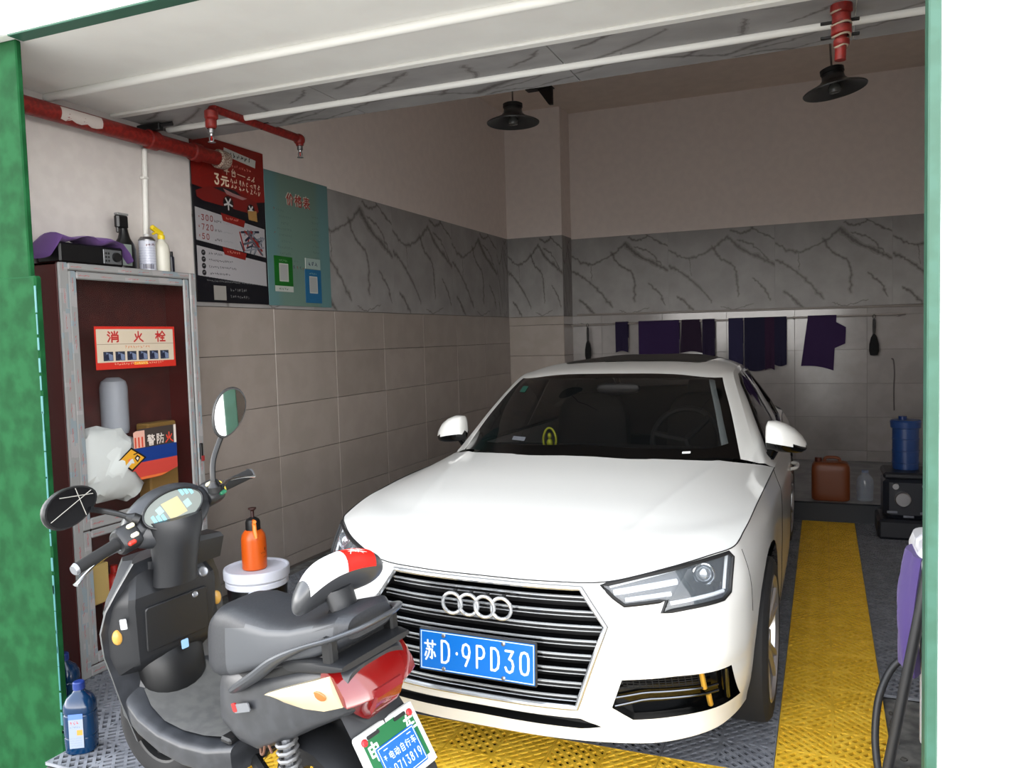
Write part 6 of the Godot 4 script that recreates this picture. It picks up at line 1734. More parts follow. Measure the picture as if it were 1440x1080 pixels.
	for k in 6: part("key", gbox(Vector3(0.070 + 0.016 * (k % 2), 0.030 + 0.018 * (k / 2), 0.0795), Vector3(0.010, 0.010, 0.004), 0.001), M.black, rad)
	for s in [-1, 1]: part("foot", gbox(Vector3(s * 0.14, 0.003, 0.03), Vector3(0.03, 0.006, 0.08)), M.black, rad)
	g = Geo.new(); rings = []
	for k in 15:
		var t := k / 14.0; var xx := lerpf(-0.235, 0.235, t); var over := smoothstep(0.17, 0.235, absf(xx))
		var y := 0.110 + 0.020 * sin(PI * t) + 0.008 * sin(k * 1.3) - 0.085 * over * (0.9 if xx < 0 else 0.75)
		var ring := []
		for q in 12: ring.append(C.call(-0.20 + xx, top + y + (0.014 + 0.012 * sin(k * 0.9)) * sin(TAU * q / 12), -0.095 + (0.085 + 0.008 * sin(k * 2.1)) * cos(TAU * q / 12)))
		rings.append(ring)
	loft(g, rings)
	tag(part("purple_cloth", g, mat(Color(0.36, 0.23, 0.47), 0.9, 0.0, {"rim_enabled": true, "rim": 0.5}), null, 60), "purple microfibre cloth draped over the black radio on the cabinet", "cloth")
	var sb := thing("spray_bottle", "black spray bottle with pale label, tallest on top of the cabinet", "bottle", C.call(0.062, top, -0.105), PI / 2)
	sb.scale = Vector3(1.25, 1.0, 1.1)
	g = Geo.new(); rings = []
	for q in [[0, 0.046, 0.03], [0.01, 0.052, 0.034], [0.11, 0.052, 0.034], [0.14, 0.042, 0.03], [0.165, 0.026, 0.024], [0.20, 0.018, 0.018], [0.215, 0.016, 0.016]]:
		var ring := []
		for k in 20: ring.append(Vector3(q[1] * cos(TAU * k / 20), q[0], q[2] * sin(TAU * k / 20)))
		rings.append(ring)
	loft(g, rings); part("body", g, mat(Color(0.055, 0.058, 0.062), 0.35), sb, 40)
	part("label_front", gbox(Vector3(-0.018, 0.075, 0.034), Vector3(0.05, 0.11, 0.004), 0.001), mat(Color(0.46, 0.50, 0.48), 0.5), sb)
	g = Geo.new(); box(g, Vector3(-0.010, 0.248, 0), Vector3(0.058, 0.07, 0.03), 0.008); box(g, Vector3(-0.030, 0.215, 0), Vector3(0.012, 0.05, 0.014), 0.004); part("trigger_head", g, mat(Color(0.05, 0.05, 0.055), 0.4), sb)
	part("head_cap", gbox(Vector3(-0.008, 0.287, 0), Vector3(0.056, 0.012, 0.026), 0.003), mat(Color(0.50, 0.50, 0.50), 0.5), sb)
	var can := thing("spray_can", "silver aerosol can with printed label between two bottles on the cabinet", "can", C.call(0.205, top, -0.10), PI / 2)
	var ci := new_img(256, 256, Color(0.72, 0.73, 0.78)); for k in 7: small_print(ci, 20, 60 + k * 22, 210, 9, Color(0.42, 0.45, 0.58), rng)
	small_print(ci, 150, 24, 60, 26, Color(0.3, 0.1, 0.15), rng); rect(ci, 140, 200, 50, 40, Color(0.4, 0.4, 0.45))
	g = Geo.new()
	for k in 28:
		var a0 := TAU * k / 28; var a1 := TAU * (k + 1) / 28; var r := 0.042
		g.quv(Vector3(r * cos(a0), 0.004, r * sin(a0)), Vector3(r * cos(a1), 0.004, r * sin(a1)), Vector3(r * cos(a1), 0.165, r * sin(a1)), Vector3(r * cos(a0), 0.165, r * sin(a0)), Rect2(1 - (k + 1) / 28.0, 0, 1 / 28.0, 1))
	part("body", g, print_mat(ci, 0.3), can)
	g = Geo.new(); lathe(g, [Vector2(0.0, 0), Vector2(0.042, 0.0), Vector2(0.043, 0.004), Vector2(0.041, 0.006)], 28); lathe(g, [Vector2(0.0425, 0.164), Vector2(0.0435, 0.170), Vector2(0.036, 0.180), Vector2(0.030, 0.186), Vector2(0, 0.186)], 28); part("rim", g, M.steel, can)
	g = Geo.new(); lathe(g, [Vector2(0.014, 0.184), Vector2(0.015, 0.20), Vector2(0.008, 0.204), Vector2(0, 0.204)], 18); part("nozzle", g, mat(Color(0.75, 0.75, 0.75), 0.4), can)
	var tb := thing("trigger_bottle", "white trigger bottle with yellow sprayer head at the end of the cabinet top", "bottle", C.call(0.300, top, -0.095), PI / 2)
	g = Geo.new(); lathe(g, [Vector2(0, 0), Vector2(0.036, 0), Vector2(0.040, 0.01), Vector2(0.040, 0.13), Vector2(0.034, 0.155), Vector2(0.018, 0.175), Vector2(0.016, 0.19)], 24); part("body", g, mat(Color(0.78, 0.77, 0.72), 0.4), tb)
	g = Geo.new(); lathe(g, [Vector2(0.019, 0.183), Vector2(0.019, 0.205), Vector2(0.012, 0.21)], 20); box(g, Vector3.ZERO, Vector3(0.085, 0.028, 0.024), 0.007, Transform3D(Basis(Vector3.BACK, -0.42), Vector3(-0.028, 0.228, 0))); part("sprayer_head", g, mat(Color(0.85, 0.74, 0.10), 0.4), tb)
	part("trigger", gtube([Vector3(-0.03, 0.225, 0), Vector3(-0.042, 0.212, 0), Vector3(-0.058, 0.208, 0)], 0.006, 8), mat(Color(0.85, 0.74, 0.10), 0.4), tb)
	var db := thing("small_bottle", "small dark slim bottle behind the white trigger bottle on the cabinet", "bottle", C.call(0.358, top, -0.09), PI / 2)
	g = Geo.new(); lathe(g, [Vector2(0, 0), Vector2(0.016, 0), Vector2(0.017, 0.01), Vector2(0.017, 0.09), Vector2(0.010, 0.10)], 18); part("body", g, mat(Color(0.06, 0.07, 0.12), 0.35), db)
	g = Geo.new(); lathe(g, [Vector2(0.011, 0.098), Vector2(0.011, 0.122), Vector2(0, 0.122)], 16); part("cap", g, M.black, db)

func pipe_run(pts: Array, r: float) -> Geo: return gtube(pts, r, 16)

func build_ceiling_things() -> void:
	# main pipe along the left wall, with torn label and fittings
	var pm := thing("fire_pipe", "thick red fire main running along the left wall under the soffit", "pipe")
	var y := 2.700
	part("pipe", pipe_run([Vector3(-3.41, y, -2.30), Vector3(-3.41, y, -3.86)], 0.042), M.red_pipe, pm)
	for z in [-3.34, -3.66]:
		var g := Geo.new(); lathe(g, [Vector2(0.042, -0.035), Vector2(0.052, -0.03), Vector2(0.052, 0.03), Vector2(0.042, 0.035)], 20, along(Vector3(0, 0, 1), Vector3(-3.41, y, z))); part("coupling", g, M.red_pipe, pm)
	var fl := Geo.new(); lathe(fl, [Vector2(0, -0.05), Vector2(0.052, -0.05), Vector2(0.056, -0.03), Vector2(0.056, 0.02), Vector2(0.044, 0.03)], 20, along(Vector3(0, 0, 1), Vector3(-3.41, y, -3.86))); part("end_cap", fl, M.old_pipe, pm)
	var lb := Geo.new(); var rings := []
	for k in 9:
		var z := lerpf(-2.76, -2.99, k / 8.0); var ring := []
		for q in 6: ring.append(Vector3(-3.41, y, z) + Vector3(cos(lerpf(-0.75 - 0.18 * sin(k * 2.2), 0.75, q / 5.0)), sin(lerpf(-0.75 - 0.18 * sin(k * 2.2), 0.75, q / 5.0)), 0) * 0.0428)
		rings.append(ring)
	loft(lb, rings, false, false); part("torn_label", lb, mat(Color(0.74, 0.70, 0.68), 0.8), pm, 60)
	for z in [-3.33]:
		var g := Geo.new(); box(g, Vector3(-3.41, y + 0.062, z), Vector3(0.16, 0.04, 0.035), 0.004); tube(g, [Vector3(-3.33, y + 0.07, z), Vector3(-3.27, y + 0.075, z - 0.02)], 0.012, 8); part("hanger", g, M.black, pm)
	# sprinkler branch with two heads
	var hd := func(parent: Node, at: Vector3) -> void:
		var g := Geo.new(); lathe(g, [Vector2(0.017, 0), Vector2(0.017, -0.02), Vector2(0.011, -0.024), Vector2(0.010, -0.034), Vector2(0.006, -0.036)], 14, Transform3D(Basis(), at))
		for s in [-1, 1]: tube(g, spline([at + Vector3(0, -0.03, 0), at + Vector3(s * 0.013, -0.042, 0), at + Vector3(s * 0.010, -0.058, 0), at + Vector3(0, -0.064, 0)], 4), 0.003, 6)
		var o := part("sprinkler_head", g, M.steel, parent)
		g = Geo.new(); lathe(g, [Vector2(0, -0.064), Vector2(0.019, -0.064), Vector2(0.019, -0.0665), Vector2(0, -0.067)], 16, Transform3D(Basis(), at)); part("deflector", g, M.steel, o)
		g = gtube([at + Vector3(0, -0.034, 0), at + Vector3(0, -0.060, 0)], 0.0035, 6); part("glass_bulb", g, mat(Color(0.6, 0.08, 0.08), 0.1), o)
	var br := thing("sprinkler_branch", "short red sprinkler pipe with two heads hanging below the soffit near the posters", "pipe")
	part("pipe", pipe_run(spline([Vector3(-2.90, 2.725, -3.23), Vector3(-2.90, 2.775, -3.25), Vector3(-2.90, 2.785, -3.32), Vector3(-2.90, 2.785, -3.94)], 6), 0.024), M.red_pipe, br)
	for q in [[Vector3(-2.90, 2.745, -3.235), 0.034, 0.05], [Vector3(-2.90, 2.700, -3.23), 0.028, 0.05]]:
		var g := Geo.new(); lathe(g, [Vector2(q[1] * 0.75, -q[2] / 2), Vector2(q[1], -q[2] / 2 + 0.008), Vector2(q[1], q[2] / 2 - 0.008), Vector2(q[1] * 0.75, q[2] / 2)], 16, Transform3D(Basis(), q[0])); part("reducer", g, M.red_pipe, br)
	var el := Geo.new(); blob(el, Vector3(-2.90, 2.78, -3.96), Vector3(0.034, 0.034, 0.036), 16, 10); part("elbow", el, M.red_pipe, br)
	el = Geo.new(); tube(el, [Vector3(-2.90, 2.785, -3.96), Vector3(-2.90, 2.745, -3.965)], 0.022, 12); part("elbow_outlet", el, M.red_pipe, br)
	hd.call(br, Vector3(-2.90, 2.672, -3.23)); hd.call(br, Vector3(-2.90, 2.742, -3.965))
	var clip := Geo.new(); tube(clip, [Vector3(-2.93, 2.80, -3.62), Vector3(-2.85, 2.80, -3.62)], 0.010, 8); tube(clip, [Vector3(-2.90, 2.80, -3.62), Vector3(-2.90, 2.76, -3.62)], 0.006, 8); part("clip", clip, M.black, br)
	# red drop in front of the beam, right
	var dp := thing("sprinkler_drop", "red sprinkler drop pipe with worn joints hanging by the right end of the beam", "pipe")
	part("pipe", pipe_run([Vector3(0.066, 2.80, -3.30), Vector3(0.060, 2.590, -3.30)], 0.0205), M.red_pipe, dp)
	for q in [[2.785, 0.040, 0.05], [2.742, 0.034, 0.045], [2.700, 0.037, 0.04], [2.655, 0.029, 0.03]]:
		var g := Geo.new(); lathe(g, [Vector2(q[1] * 0.7, -q[2] / 2), Vector2(q[1], -q[2] / 2 + 0.006), Vector2(q[1], q[2] / 2 - 0.006), Vector2(q[1] * 0.7, q[2] / 2)], 16, Transform3D(Basis(), Vector3(0.0645, q[0], -3.30))); part("coupling", g, M.red_pipe, dp)
	for q in [[2.768, 0.036], [2.72, 0.035], [2.678, 0.032], [2.640, 0.022]]:
		var ring := []
		for k in 20: ring.append(Vector3(0.064 + q[1] * cos(TAU * k / 20), q[0] + 0.004 * sin(TAU * k / 10), -3.30 + q[1] * sin(TAU * k / 20)))
		part("thread_tape", gtube(ring, 0.004, 6, true), mat(Color(0.62, 0.55, 0.48), 0.7), dp)
	for q in [2.755, 2.70]:
		part("pipe_clip", gbox(Vector3(0.06, q, -3.36), Vector3(0.14, 0.010, 0.016), 0.002), M.black, dp)
	# conduit and the dark hook under the ceiling
	var cd := thing("conduit", "thin white cable conduit running down the wall above the cabinet", "conduit")
	part("tube", gtube([Vector3(WX + 0.026, 1.99, -3.315), Vector3(WX + 0.026, 2.66, -3.345)], 0.014, 10), M.trim_white, cd)
	for y2 in [2.15, 2.5]: part("saddle", gbox(Vector3(WX + 0.03, y2, -3.33), Vector3(0.03, 0.014, 0.04), 0.004), M.trim_white, cd)
	var hk := thing("ceiling_bracket", "dark iron bracket fixed under the ceiling above the left lamp", "bracket", Vector3(-2.80, 4.2, -8.05))
	part("plate", gbox(Vector3(0, -0.006, 0), Vector3(0.30, 0.012, 0.10), 0.003), M.black, hk)
	var hp := Geo.new(); prism(hp, pv([-0.02, 0.0, 0.14, 0.0, 0.14, -0.17, 0.10, -0.17]), 0.05, Transform3D(Basis(), Vector3(0, -0.01, -0.025))); part("gusset", hp, mat(Color(0.12, 0.08, 0.07), 0.7), hk)
	# the two lamps, unlit
	for q in [[Vector3(-2.05, 3.10, -5.3), "dark industrial lamp shade hanging in front of the corner column", 0.0], [Vector3(0.066, 3.035, -5.3), "dark industrial lamp shade hanging at the right below the red drop pipe", 0.14]]:
		var lp := thing("pendant_lamp", q[1], "lamp", q[0], 0.0, "unlit pendant lamps")
		lp.rotation.z = q[2]
		var xf := Transform3D()
		var g := Geo.new(); lathe(g, [Vector2(0.185, -0.010), Vector2(0.188, -0.004), Vector2(0.180, 0.002), Vector2(0.130, 0.022), Vector2(0.088, 0.042), Vector2(0.068, 0.062), Vector2(0.064, 0.082), Vector2(0.058, 0.078), Vector2(0.060, 0.058), Vector2(0.082, 0.036), Vector2(0.128, 0.016), Vector2(0.178, -0.004), Vector2(0.185, -0.010)], 40, xf)
		part("shade", g, mat(Color(0.20, 0.20, 0.20), 0.35), lp)
		g = Geo.new(); lathe(g, [Vector2(0.060, 0.070), Vector2(0.064, 0.080), Vector2(0.064, 0.098), Vector2(0.070, 0.100), Vector2(0.070, 0.125), Vector2(0.055, 0.132), Vector2(0.0, 0.134)], 28, xf); part("neck", g, M.black, lp)
		g = Geo.new(); lathe(g, [Vector2(0.018, 0.075), Vector2(0.020, 0.04), Vector2(0.035, 0.020), Vector2(0.040, 0.0), Vector2(0.034, -0.018), Vector2(0, -0.028)], 20, xf); part("bulb", g, mat(Color(0.30, 0.30, 0.29), 0.2), lp)
		part("cord", gtube([Vector3(0, 0.130, 0), Vector3(sin(q[2]) * 0.6, 4.2 - q[0].y, 0)], 0.006, 6), mat(Color(0.35, 0.30, 0.27), 0.6), lp)

func build_floor_things() -> void:
	# bucket and pump sprayer
	var bk := thing("paint_bucket", "black bucket with white lid beside the left wall behind the scooter", "bucket", Vector3(-2.665, 0, -3.14))
	var g := Geo.new(); lathe(g, [Vector2(0, 0.002), Vector2(0.125, 0.002), Vector2(0.130, 0.01), Vector2(0.146, 0.36), Vector2(0.148, 0.40)], 40); part("body", g, mat(Color(0.035, 0.038, 0.05), 0.35), bk)
	g = Geo.new(); lathe(g, [Vector2(0.147, 0.365), Vector2(0.153, 0.37), Vector2(0.153, 0.392), Vector2(0.149, 0.396), Vector2(0.155, 0.402), Vector2(0.160, 0.408), Vector2(0.161, 0.445), Vector2(0.158, 0.455), Vector2(0.150, 0.456), Vector2(0.144, 0.446), Vector2(0.0, 0.444)], 48); part("lid", g, mat(Color(0.78, 0.79, 0.83), 0.4), bk)
	g = Geo.new(); blob(g, Vector3(0.07, 0.345, 0.130), Vector3(0.035, 0.022, 0.008), 14, 8); part("white_mark", g, mat(Color(0.72, 0.74, 0.78), 0.5), bk)
	var sp := thing("pump_sprayer", "orange pump pressure sprayer with black head standing on the white bucket lid", "sprayer", Vector3(-2.668, 0.446, -3.13), 0.85)
	var orange := mat(Color(0.75, 0.31, 0.04), 0.35)
	g = Geo.new(); lathe(g, [Vector2(0, 0), Vector2(0.054, 0), Vector2(0.060, 0.006), Vector2(0.0605, 0.15), Vector2(0.056, 0.175), Vector2(0.042, 0.195), Vector2(0.032, 0.20)], 36); part("tank", g, orange, sp)
	g = Geo.new(); lathe(g, [Vector2(0.034, 0.192), Vector2(0.036, 0.20), Vector2(0.036, 0.238), Vector2(0.031, 0.250), Vector2(0.018, 0.258), Vector2(0.010, 0.262)], 28); part("collar", g, M.black, sp)
	g = Geo.new(); lathe(g, [Vector2(0.009, 0.258), Vector2(0.008, 0.292), Vector2(0.014, 0.297), Vector2(0.020, 0.302), Vector2(0.020, 0.309), Vector2(0.0, 0.312)], 20); part("pump_handle", g, mat(Color(0.16, 0.05, 0.035), 0.4), sp)
	part("trigger", gtube(spline([Vector3(0.0, 0.238, 0.034), Vector3(0.0, 0.225, 0.047), Vector3(0, 0.20, 0.054), Vector3(0.004, 0.165, 0.064)], 4), [0.008, 0.009, 0.010, 0.010, 0.010, 0.010, 0.010, 0.010, 0.010, 0.010, 0.010, 0.009, 0.008], 8, false, 0.7), mat(Color(0.92, 0.46, 0.10), 0.35), sp)
	part("nozzle", gtube([Vector3(0, 0.245, 0.02), Vector3(0, 0.247, 0.058)], 0.009, 10), mat(Color(0.92, 0.46, 0.10), 0.35), sp)
	var im := new_img(128, 96, Color(0.75, 0.31, 0.04)); var rng := RandomNumberGenerator.new(); rng.seed = 3
	small_print(im, 10, 40, 110, 14, Color(0.25, 0.06, 0.02), rng); seg(im, Vector2(64, 20), Vector2(64, 26), 18, Color(0.25, 0.06, 0.02)); small_print(im, 40, 74, 60, 9, Color(0.35, 0.1, 0.03), rng)
	g = Geo.new()
	for k in 8:
		var a0 := lerpf(0.2, 1.25, k / 8.0); var a1 := lerpf(0.2, 1.25, (k + 1) / 8.0)
		g.quv(Vector3(0.0612 * cos(a1), 0.05, 0.0612 * sin(a1)), Vector3(0.0612 * cos(a0), 0.05, 0.0612 * sin(a0)), Vector3(0.0612 * cos(a0), 0.12, 0.0612 * sin(a0)), Vector3(0.0612 * cos(a1), 0.12, 0.0612 * sin(a1)), Rect2(1 - (k + 1) / 8.0, 0, 1 / 8.0, 1))
	g.turn(0); part("print", g, print_mat(im, 0.35), sp)
	# blue bottles of screen wash by the post
	for q in [[Vector3(-2.718, 0.0, -2.150), "blue screen wash bottle with white label beside the green post"], [Vector3(-3.035, 0.0, -2.335), "blue screen wash bottle almost hidden behind the green post"]]:
		var b := thing("wash_bottle", q[1], "bottle", q[0], 0.55, "screen wash bottles")
		g = Geo.new(); var rings := []
		for r in [[0.0, 0.050], [0.008, 0.056], [0.06, 0.058], [0.065, 0.055], [0.075, 0.058], [0.15, 0.058], [0.155, 0.054], [0.165, 0.058], [0.19, 0.056], [0.215, 0.044], [0.232, 0.024], [0.242, 0.018], [0.25, 0.018]]:
			var ring := []
			for k in 28: ring.append(Vector3(signf(cos(TAU * k / 28)) * pow(absf(cos(TAU * k / 28)), 0.75) * r[1], r[0], signf(sin(TAU * k / 28)) * pow(absf(sin(TAU * k / 28)), 0.75) * r[1] * 0.9))
			rings.append(ring)
		loft(g, rings); part("body", g, mat(Color(0.02, 0.15, 0.27), 0.15), b, 45)
		g = Geo.new(); lathe(g, [Vector2(0.022, 0.244), Vector2(0.022, 0.27), Vector2(0.018, 0.274), Vector2(0, 0.274)], 20); part("cap", g, mat(Color(0.05, 0.16, 0.42), 0.35), b)
		im = new_img(128, 256, Color(0.50, 0.54, 0.60)); rect(im, 0, 0, 128, 40, Color(0.30, 0.42, 0.68)); small_print(im, 10, 52, 110, 26, Color(0.6, 0.2, 0.2), rng); rect(im, 70, 120, 50, 40, Color(0.75, 0.5, 0.2)); small_print(im, 10, 90, 100, 14, Color(0.3, 0.35, 0.5), rng)
		for k in 4: small_print(im, 8, 176 + k * 18, 110, 9, Color(0.4, 0.42, 0.52), rng)
		g = Geo.new(); g.quv(Vector3(-0.026, 0.03, 0.0535), Vector3(0.026, 0.03, 0.0535), Vector3(0.026, 0.165, 0.0535), Vector3(-0.026, 0.165, 0.0535)); g.turn(0); part("label_sheet", g, print_mat(im, 0.4), b)
	# jerrycan, clear bottle, blue drum and the pump at the back
	var jc := thing("jerrycan", "amber plastic jerrycan standing on the dark kerb at the back", "jerrycan", Vector3(0.05, 0.15, -7.02))
	var amber := mat(Color(0.46, 0.22, 0.075), 0.45)
	g = Geo.new(); var rings := []
	for r in [[0.0, 0.138, 0.088], [0.012, 0.148, 0.098], [0.06, 0.150, 0.10], [0.24, 0.150, 0.10], [0.285, 0.146, 0.096], [0.31, 0.13, 0.085], [0.318, 0.10, 0.07]]:
		var ring := []
		for k in 32: ring.append(Vector3(signf(cos(TAU * k / 32)) * pow(absf(cos(TAU * k / 32)), 0.35) * r[1], r[0], signf(sin(TAU * k / 32)) * pow(absf(sin(TAU * k / 32)), 0.35) * r[2]))
		rings.append(ring)
	loft(g, rings); part("body", g, amber, jc, 45)
	part("handle", gtube(spline(v3([-0.045, 0.31, 0, -0.04, 0.345, 0, 0.0, 0.352, 0, 0.06, 0.345, 0, 0.075, 0.31, 0]), 4), 0.013, 10), amber, jc)
	g = Geo.new(); lathe(g, [Vector2(0.028, 0.31), Vector2(0.028, 0.345), Vector2(0.024, 0.35), Vector2(0, 0.35)], 20, Transform3D(Basis(), Vector3(-0.095, 0, 0))); part("cap", g, mat(Color(0.30, 0.10, 0.04), 0.4), jc)
	var cb := thing("clear_bottle", "clear plastic water bottle beside the amber jerrycan", "bottle", Vector3(0.315, 0.15, -7.05))
	g = Geo.new(); lathe(g, [Vector2(0, 0), Vector2(0.060, 0), Vector2(0.066, 0.012), Vector2(0.064, 0.06), Vector2(0.067, 0.07), Vector2(0.067, 0.15), Vector2(0.055, 0.19), Vector2(0.028, 0.215), Vector2(0.024, 0.235)], 28); part("body", g, mat(Color(0.62, 0.66, 0.72, 0.35), 0.1, 0.0, {"transparency": BaseMaterial3D.TRANSPARENCY_ALPHA}), cb)
	g = Geo.new(); lathe(g, [Vector2(0.026, 0.23), Vector2(0.026, 0.25), Vector2(0, 0.252)], 18); part("cap", g, mat(Color(0.4, 0.45, 0.55), 0.4), cb)
	var mc := thing("wash_machine", "dark high pressure water unit on the floor at the back right", "machine", Vector3(0.59, 0, -6.55))
	var navy := mat(Color(0.10, 0.11, 0.14), 0.4)
	part("base", gbox(Vector3(0, 0.075, 0), Vector3(0.44, 0.15, 0.40), 0.02), navy, mc)
	part("housing", gbox(Vector3(0, 0.30, -0.02), Vector3(0.36, 0.32, 0.34), 0.04), mat(Color(0.13, 0.14, 0.17), 0.35), mc)
	part("top_plate", gbox(Vector3(0.01, 0.472, -0.02), Vector3(0.38, 0.05, 0.36), 0.015), navy, mc)
	g = Geo.new(); lathe(g, [Vector2(0.055, 0), Vector2(0.055, 0.04), Vector2(0.048, 0.046), Vector2(0, 0.046)], 20, along(Vector3(0, 0, 1), Vector3(-0.05, 0.30, 0.145))); part("gauge", g, M.steel, mc)
	for k in 3: part("name_strip", gbox(Vector3(-0.12 + 0.11 * k, 0.20 - 0.03 * (k % 2), 0.155), Vector3(0.07, 0.016, 0.006), 0.001), mat(Color(0.42, 0.43, 0.47), 0.5), mc)
	for s in [-1, 1]: part("hose_union", gtube([Vector3(s * 0.10, 0.40, 0.13), Vector3(s * 0.10, 0.40, 0.20)], 0.022, 12), M.steel, mc)
	var dr := thing("blue_drum", "blue plastic cylinder with a collar standing on the dark water unit", "drum", Vector3(0.575, 0.498, -6.60))
	g = Geo.new(); lathe(g, [Vector2(0, 0), Vector2(0.090, 0), Vector2(0.092, 0.01), Vector2(0.092, 0.31), Vector2(0.105, 0.315), Vector2(0.108, 0.36), Vector2(0.100, 0.372), Vector2(0.0, 0.376)], 32); part("body", g, mat(Color(0.10, 0.22, 0.42), 0.35), dr)
	for k in 3:
		var ring := []
		for q in 28: ring.append(Vector3(0.093 * cos(TAU * q / 28), 0.05 + 0.09 * k, 0.093 * sin(TAU * q / 28)))
		part("rib", gtube(ring, 0.004, 6, true), mat(Color(0.10, 0.22, 0.42), 0.35), dr)
	g = Geo.new(); lathe(g, [Vector2(0.03, 0.374), Vector2(0.03, 0.40), Vector2(0.0, 0.402)], 16, Transform3D(Basis(), Vector3(-0.02, 0, 0))); part("cap", g, mat(Color(0.06, 0.16, 0.36), 0.3), dr)
	# white machine at the right jamb, its cloth and the hoses
	var wm := thing("white_machine", "white plastic vacuum machine half hidden behind the right green post", "machine", Vector3(0.46, 0, -2.78))
	g = Geo.new(); rings = []
	for r in [[-0.018, 0.110, 0.16], [0.03, 0.125, 0.17], [0.45, 0.160, 0.19], [0.72, 0.190, 0.21], [0.86, 0.200, 0.20], [0.895, 0.188, 0.185], [0.90, 0.14, 0.14]]:
		var ring := []
		for k in 32: ring.append(Vector3(signf(cos(TAU * k / 32)) * pow(absf(cos(TAU * k / 32)), 0.4) * r[1], r[0], signf(sin(TAU * k / 32)) * pow(absf(sin(TAU * k / 32)), 0.4) * r[2]))
		rings.append(ring)
	loft(g, rings); part("body", g, mat(Color(0.78, 0.78, 0.79), 0.4), wm, 45)
	part("lid_handle", gtube(spline(v3([-0.16, 0.86, 0.10, -0.185, 0.915, 0.10, -0.10, 0.935, 0.10, 0.05, 0.93, 0.10, 0.06, 0.88, 0.10]), 4), 0.016, 10), mat(Color(0.66, 0.66, 0.68), 0.4), wm)
	part("side_rib", gbox(Vector3(-0.172, 0.50, 0.05), Vector3(0.012, 0.5, 0.03), 0.004), mat(Color(0.62, 0.62, 0.64), 0.4), wm)
	g = Geo.new(); rings = []
	for k in 17:
		var t := k / 16.0; var yy := 0.872 - 0.375 * t; var sw := 0.5 + 0.5 * sin(PI * clampf(t * 1.3, 0, 1))
		var ring := []
		for q in 20:
			var an := TAU * q / 20
			ring.append(Vector3(0.272 - 0.022 * t + 0.0 + (0.022 + 0.010 * sw + 0.008 * sin(4 * an + k * 0.35)) * cos(an) - 0.012 * sin(PI * t), yy, -2.72 + (0.075 + 0.03 * sw + 0.010 * sin(5 * an + t * 2)) * sin(an)))
		rings.append(ring)
	loft(g, rings); tag(part("purple_towel", g, mat(Color(0.25, 0.19, 0.40), 0.95, 0.0, {"rim_enabled": true, "rim": 0.5}), null, 60), "violet microfibre towel hanging over the white machine by the right post", "towel")
	var hose := mat(Color(0.115, 0.12, 0.13), 0.5)
	tag(part("hose", gtube(spline(v3([0.33, 0.98, -2.585, 0.296, 0.90, -2.585, 0.264, 0.717, -2.58, 0.221, 0.466, -2.58, 0.178, 0.215, -2.58, 0.155, 0.07, -2.57, 0.150, 0.004, -2.51, 0.152, 0.000, -2.42, 0.16, 0.000, -2.32]), 8), 0.016, 12), hose), "thick black hose running down steeply past the violet towel", "hose")
	tag(part("suction_hose", gtube(spline(v3([0.33, 0.43, -3.00, 0.27, 0.415, -3.01, 0.220, 0.37, -3.0, 0.178, 0.28, -2.96, 0.163, 0.16, -2.92, 0.170, 0.06, -2.86, 0.185, 0.013, -2.78, 0.20, 0.012, -2.68, 0.205, 0.012, -2.45]), 8), 0.013, 12), hose), "thin black hose bending from the white machine onto the yellow floor tiles", "hose")
	# gravel and grit on the bare concrete
	var r2 := RandomNumberGenerator.new(); r2.seed = 77
	g = Geo.new()
	for k in 26: blob(g, Vector3(r2.randf_range(0.245, 0.285), -0.016, r2.randf_range(-3.5, -2.5)), Vector3(r2.randf_range(0.006, 0.016), r2.randf_range(0.005, 0.012), r2.randf_range(0.006, 0.016)), 8, 5)
	var st := part("loose_stones", g, mat(Color(0.30, 0.29, 0.27), 0.9)); tag(st, "small loose stones on the bare concrete by the right post", "stones"); st.set_meta("kind", "stuff")

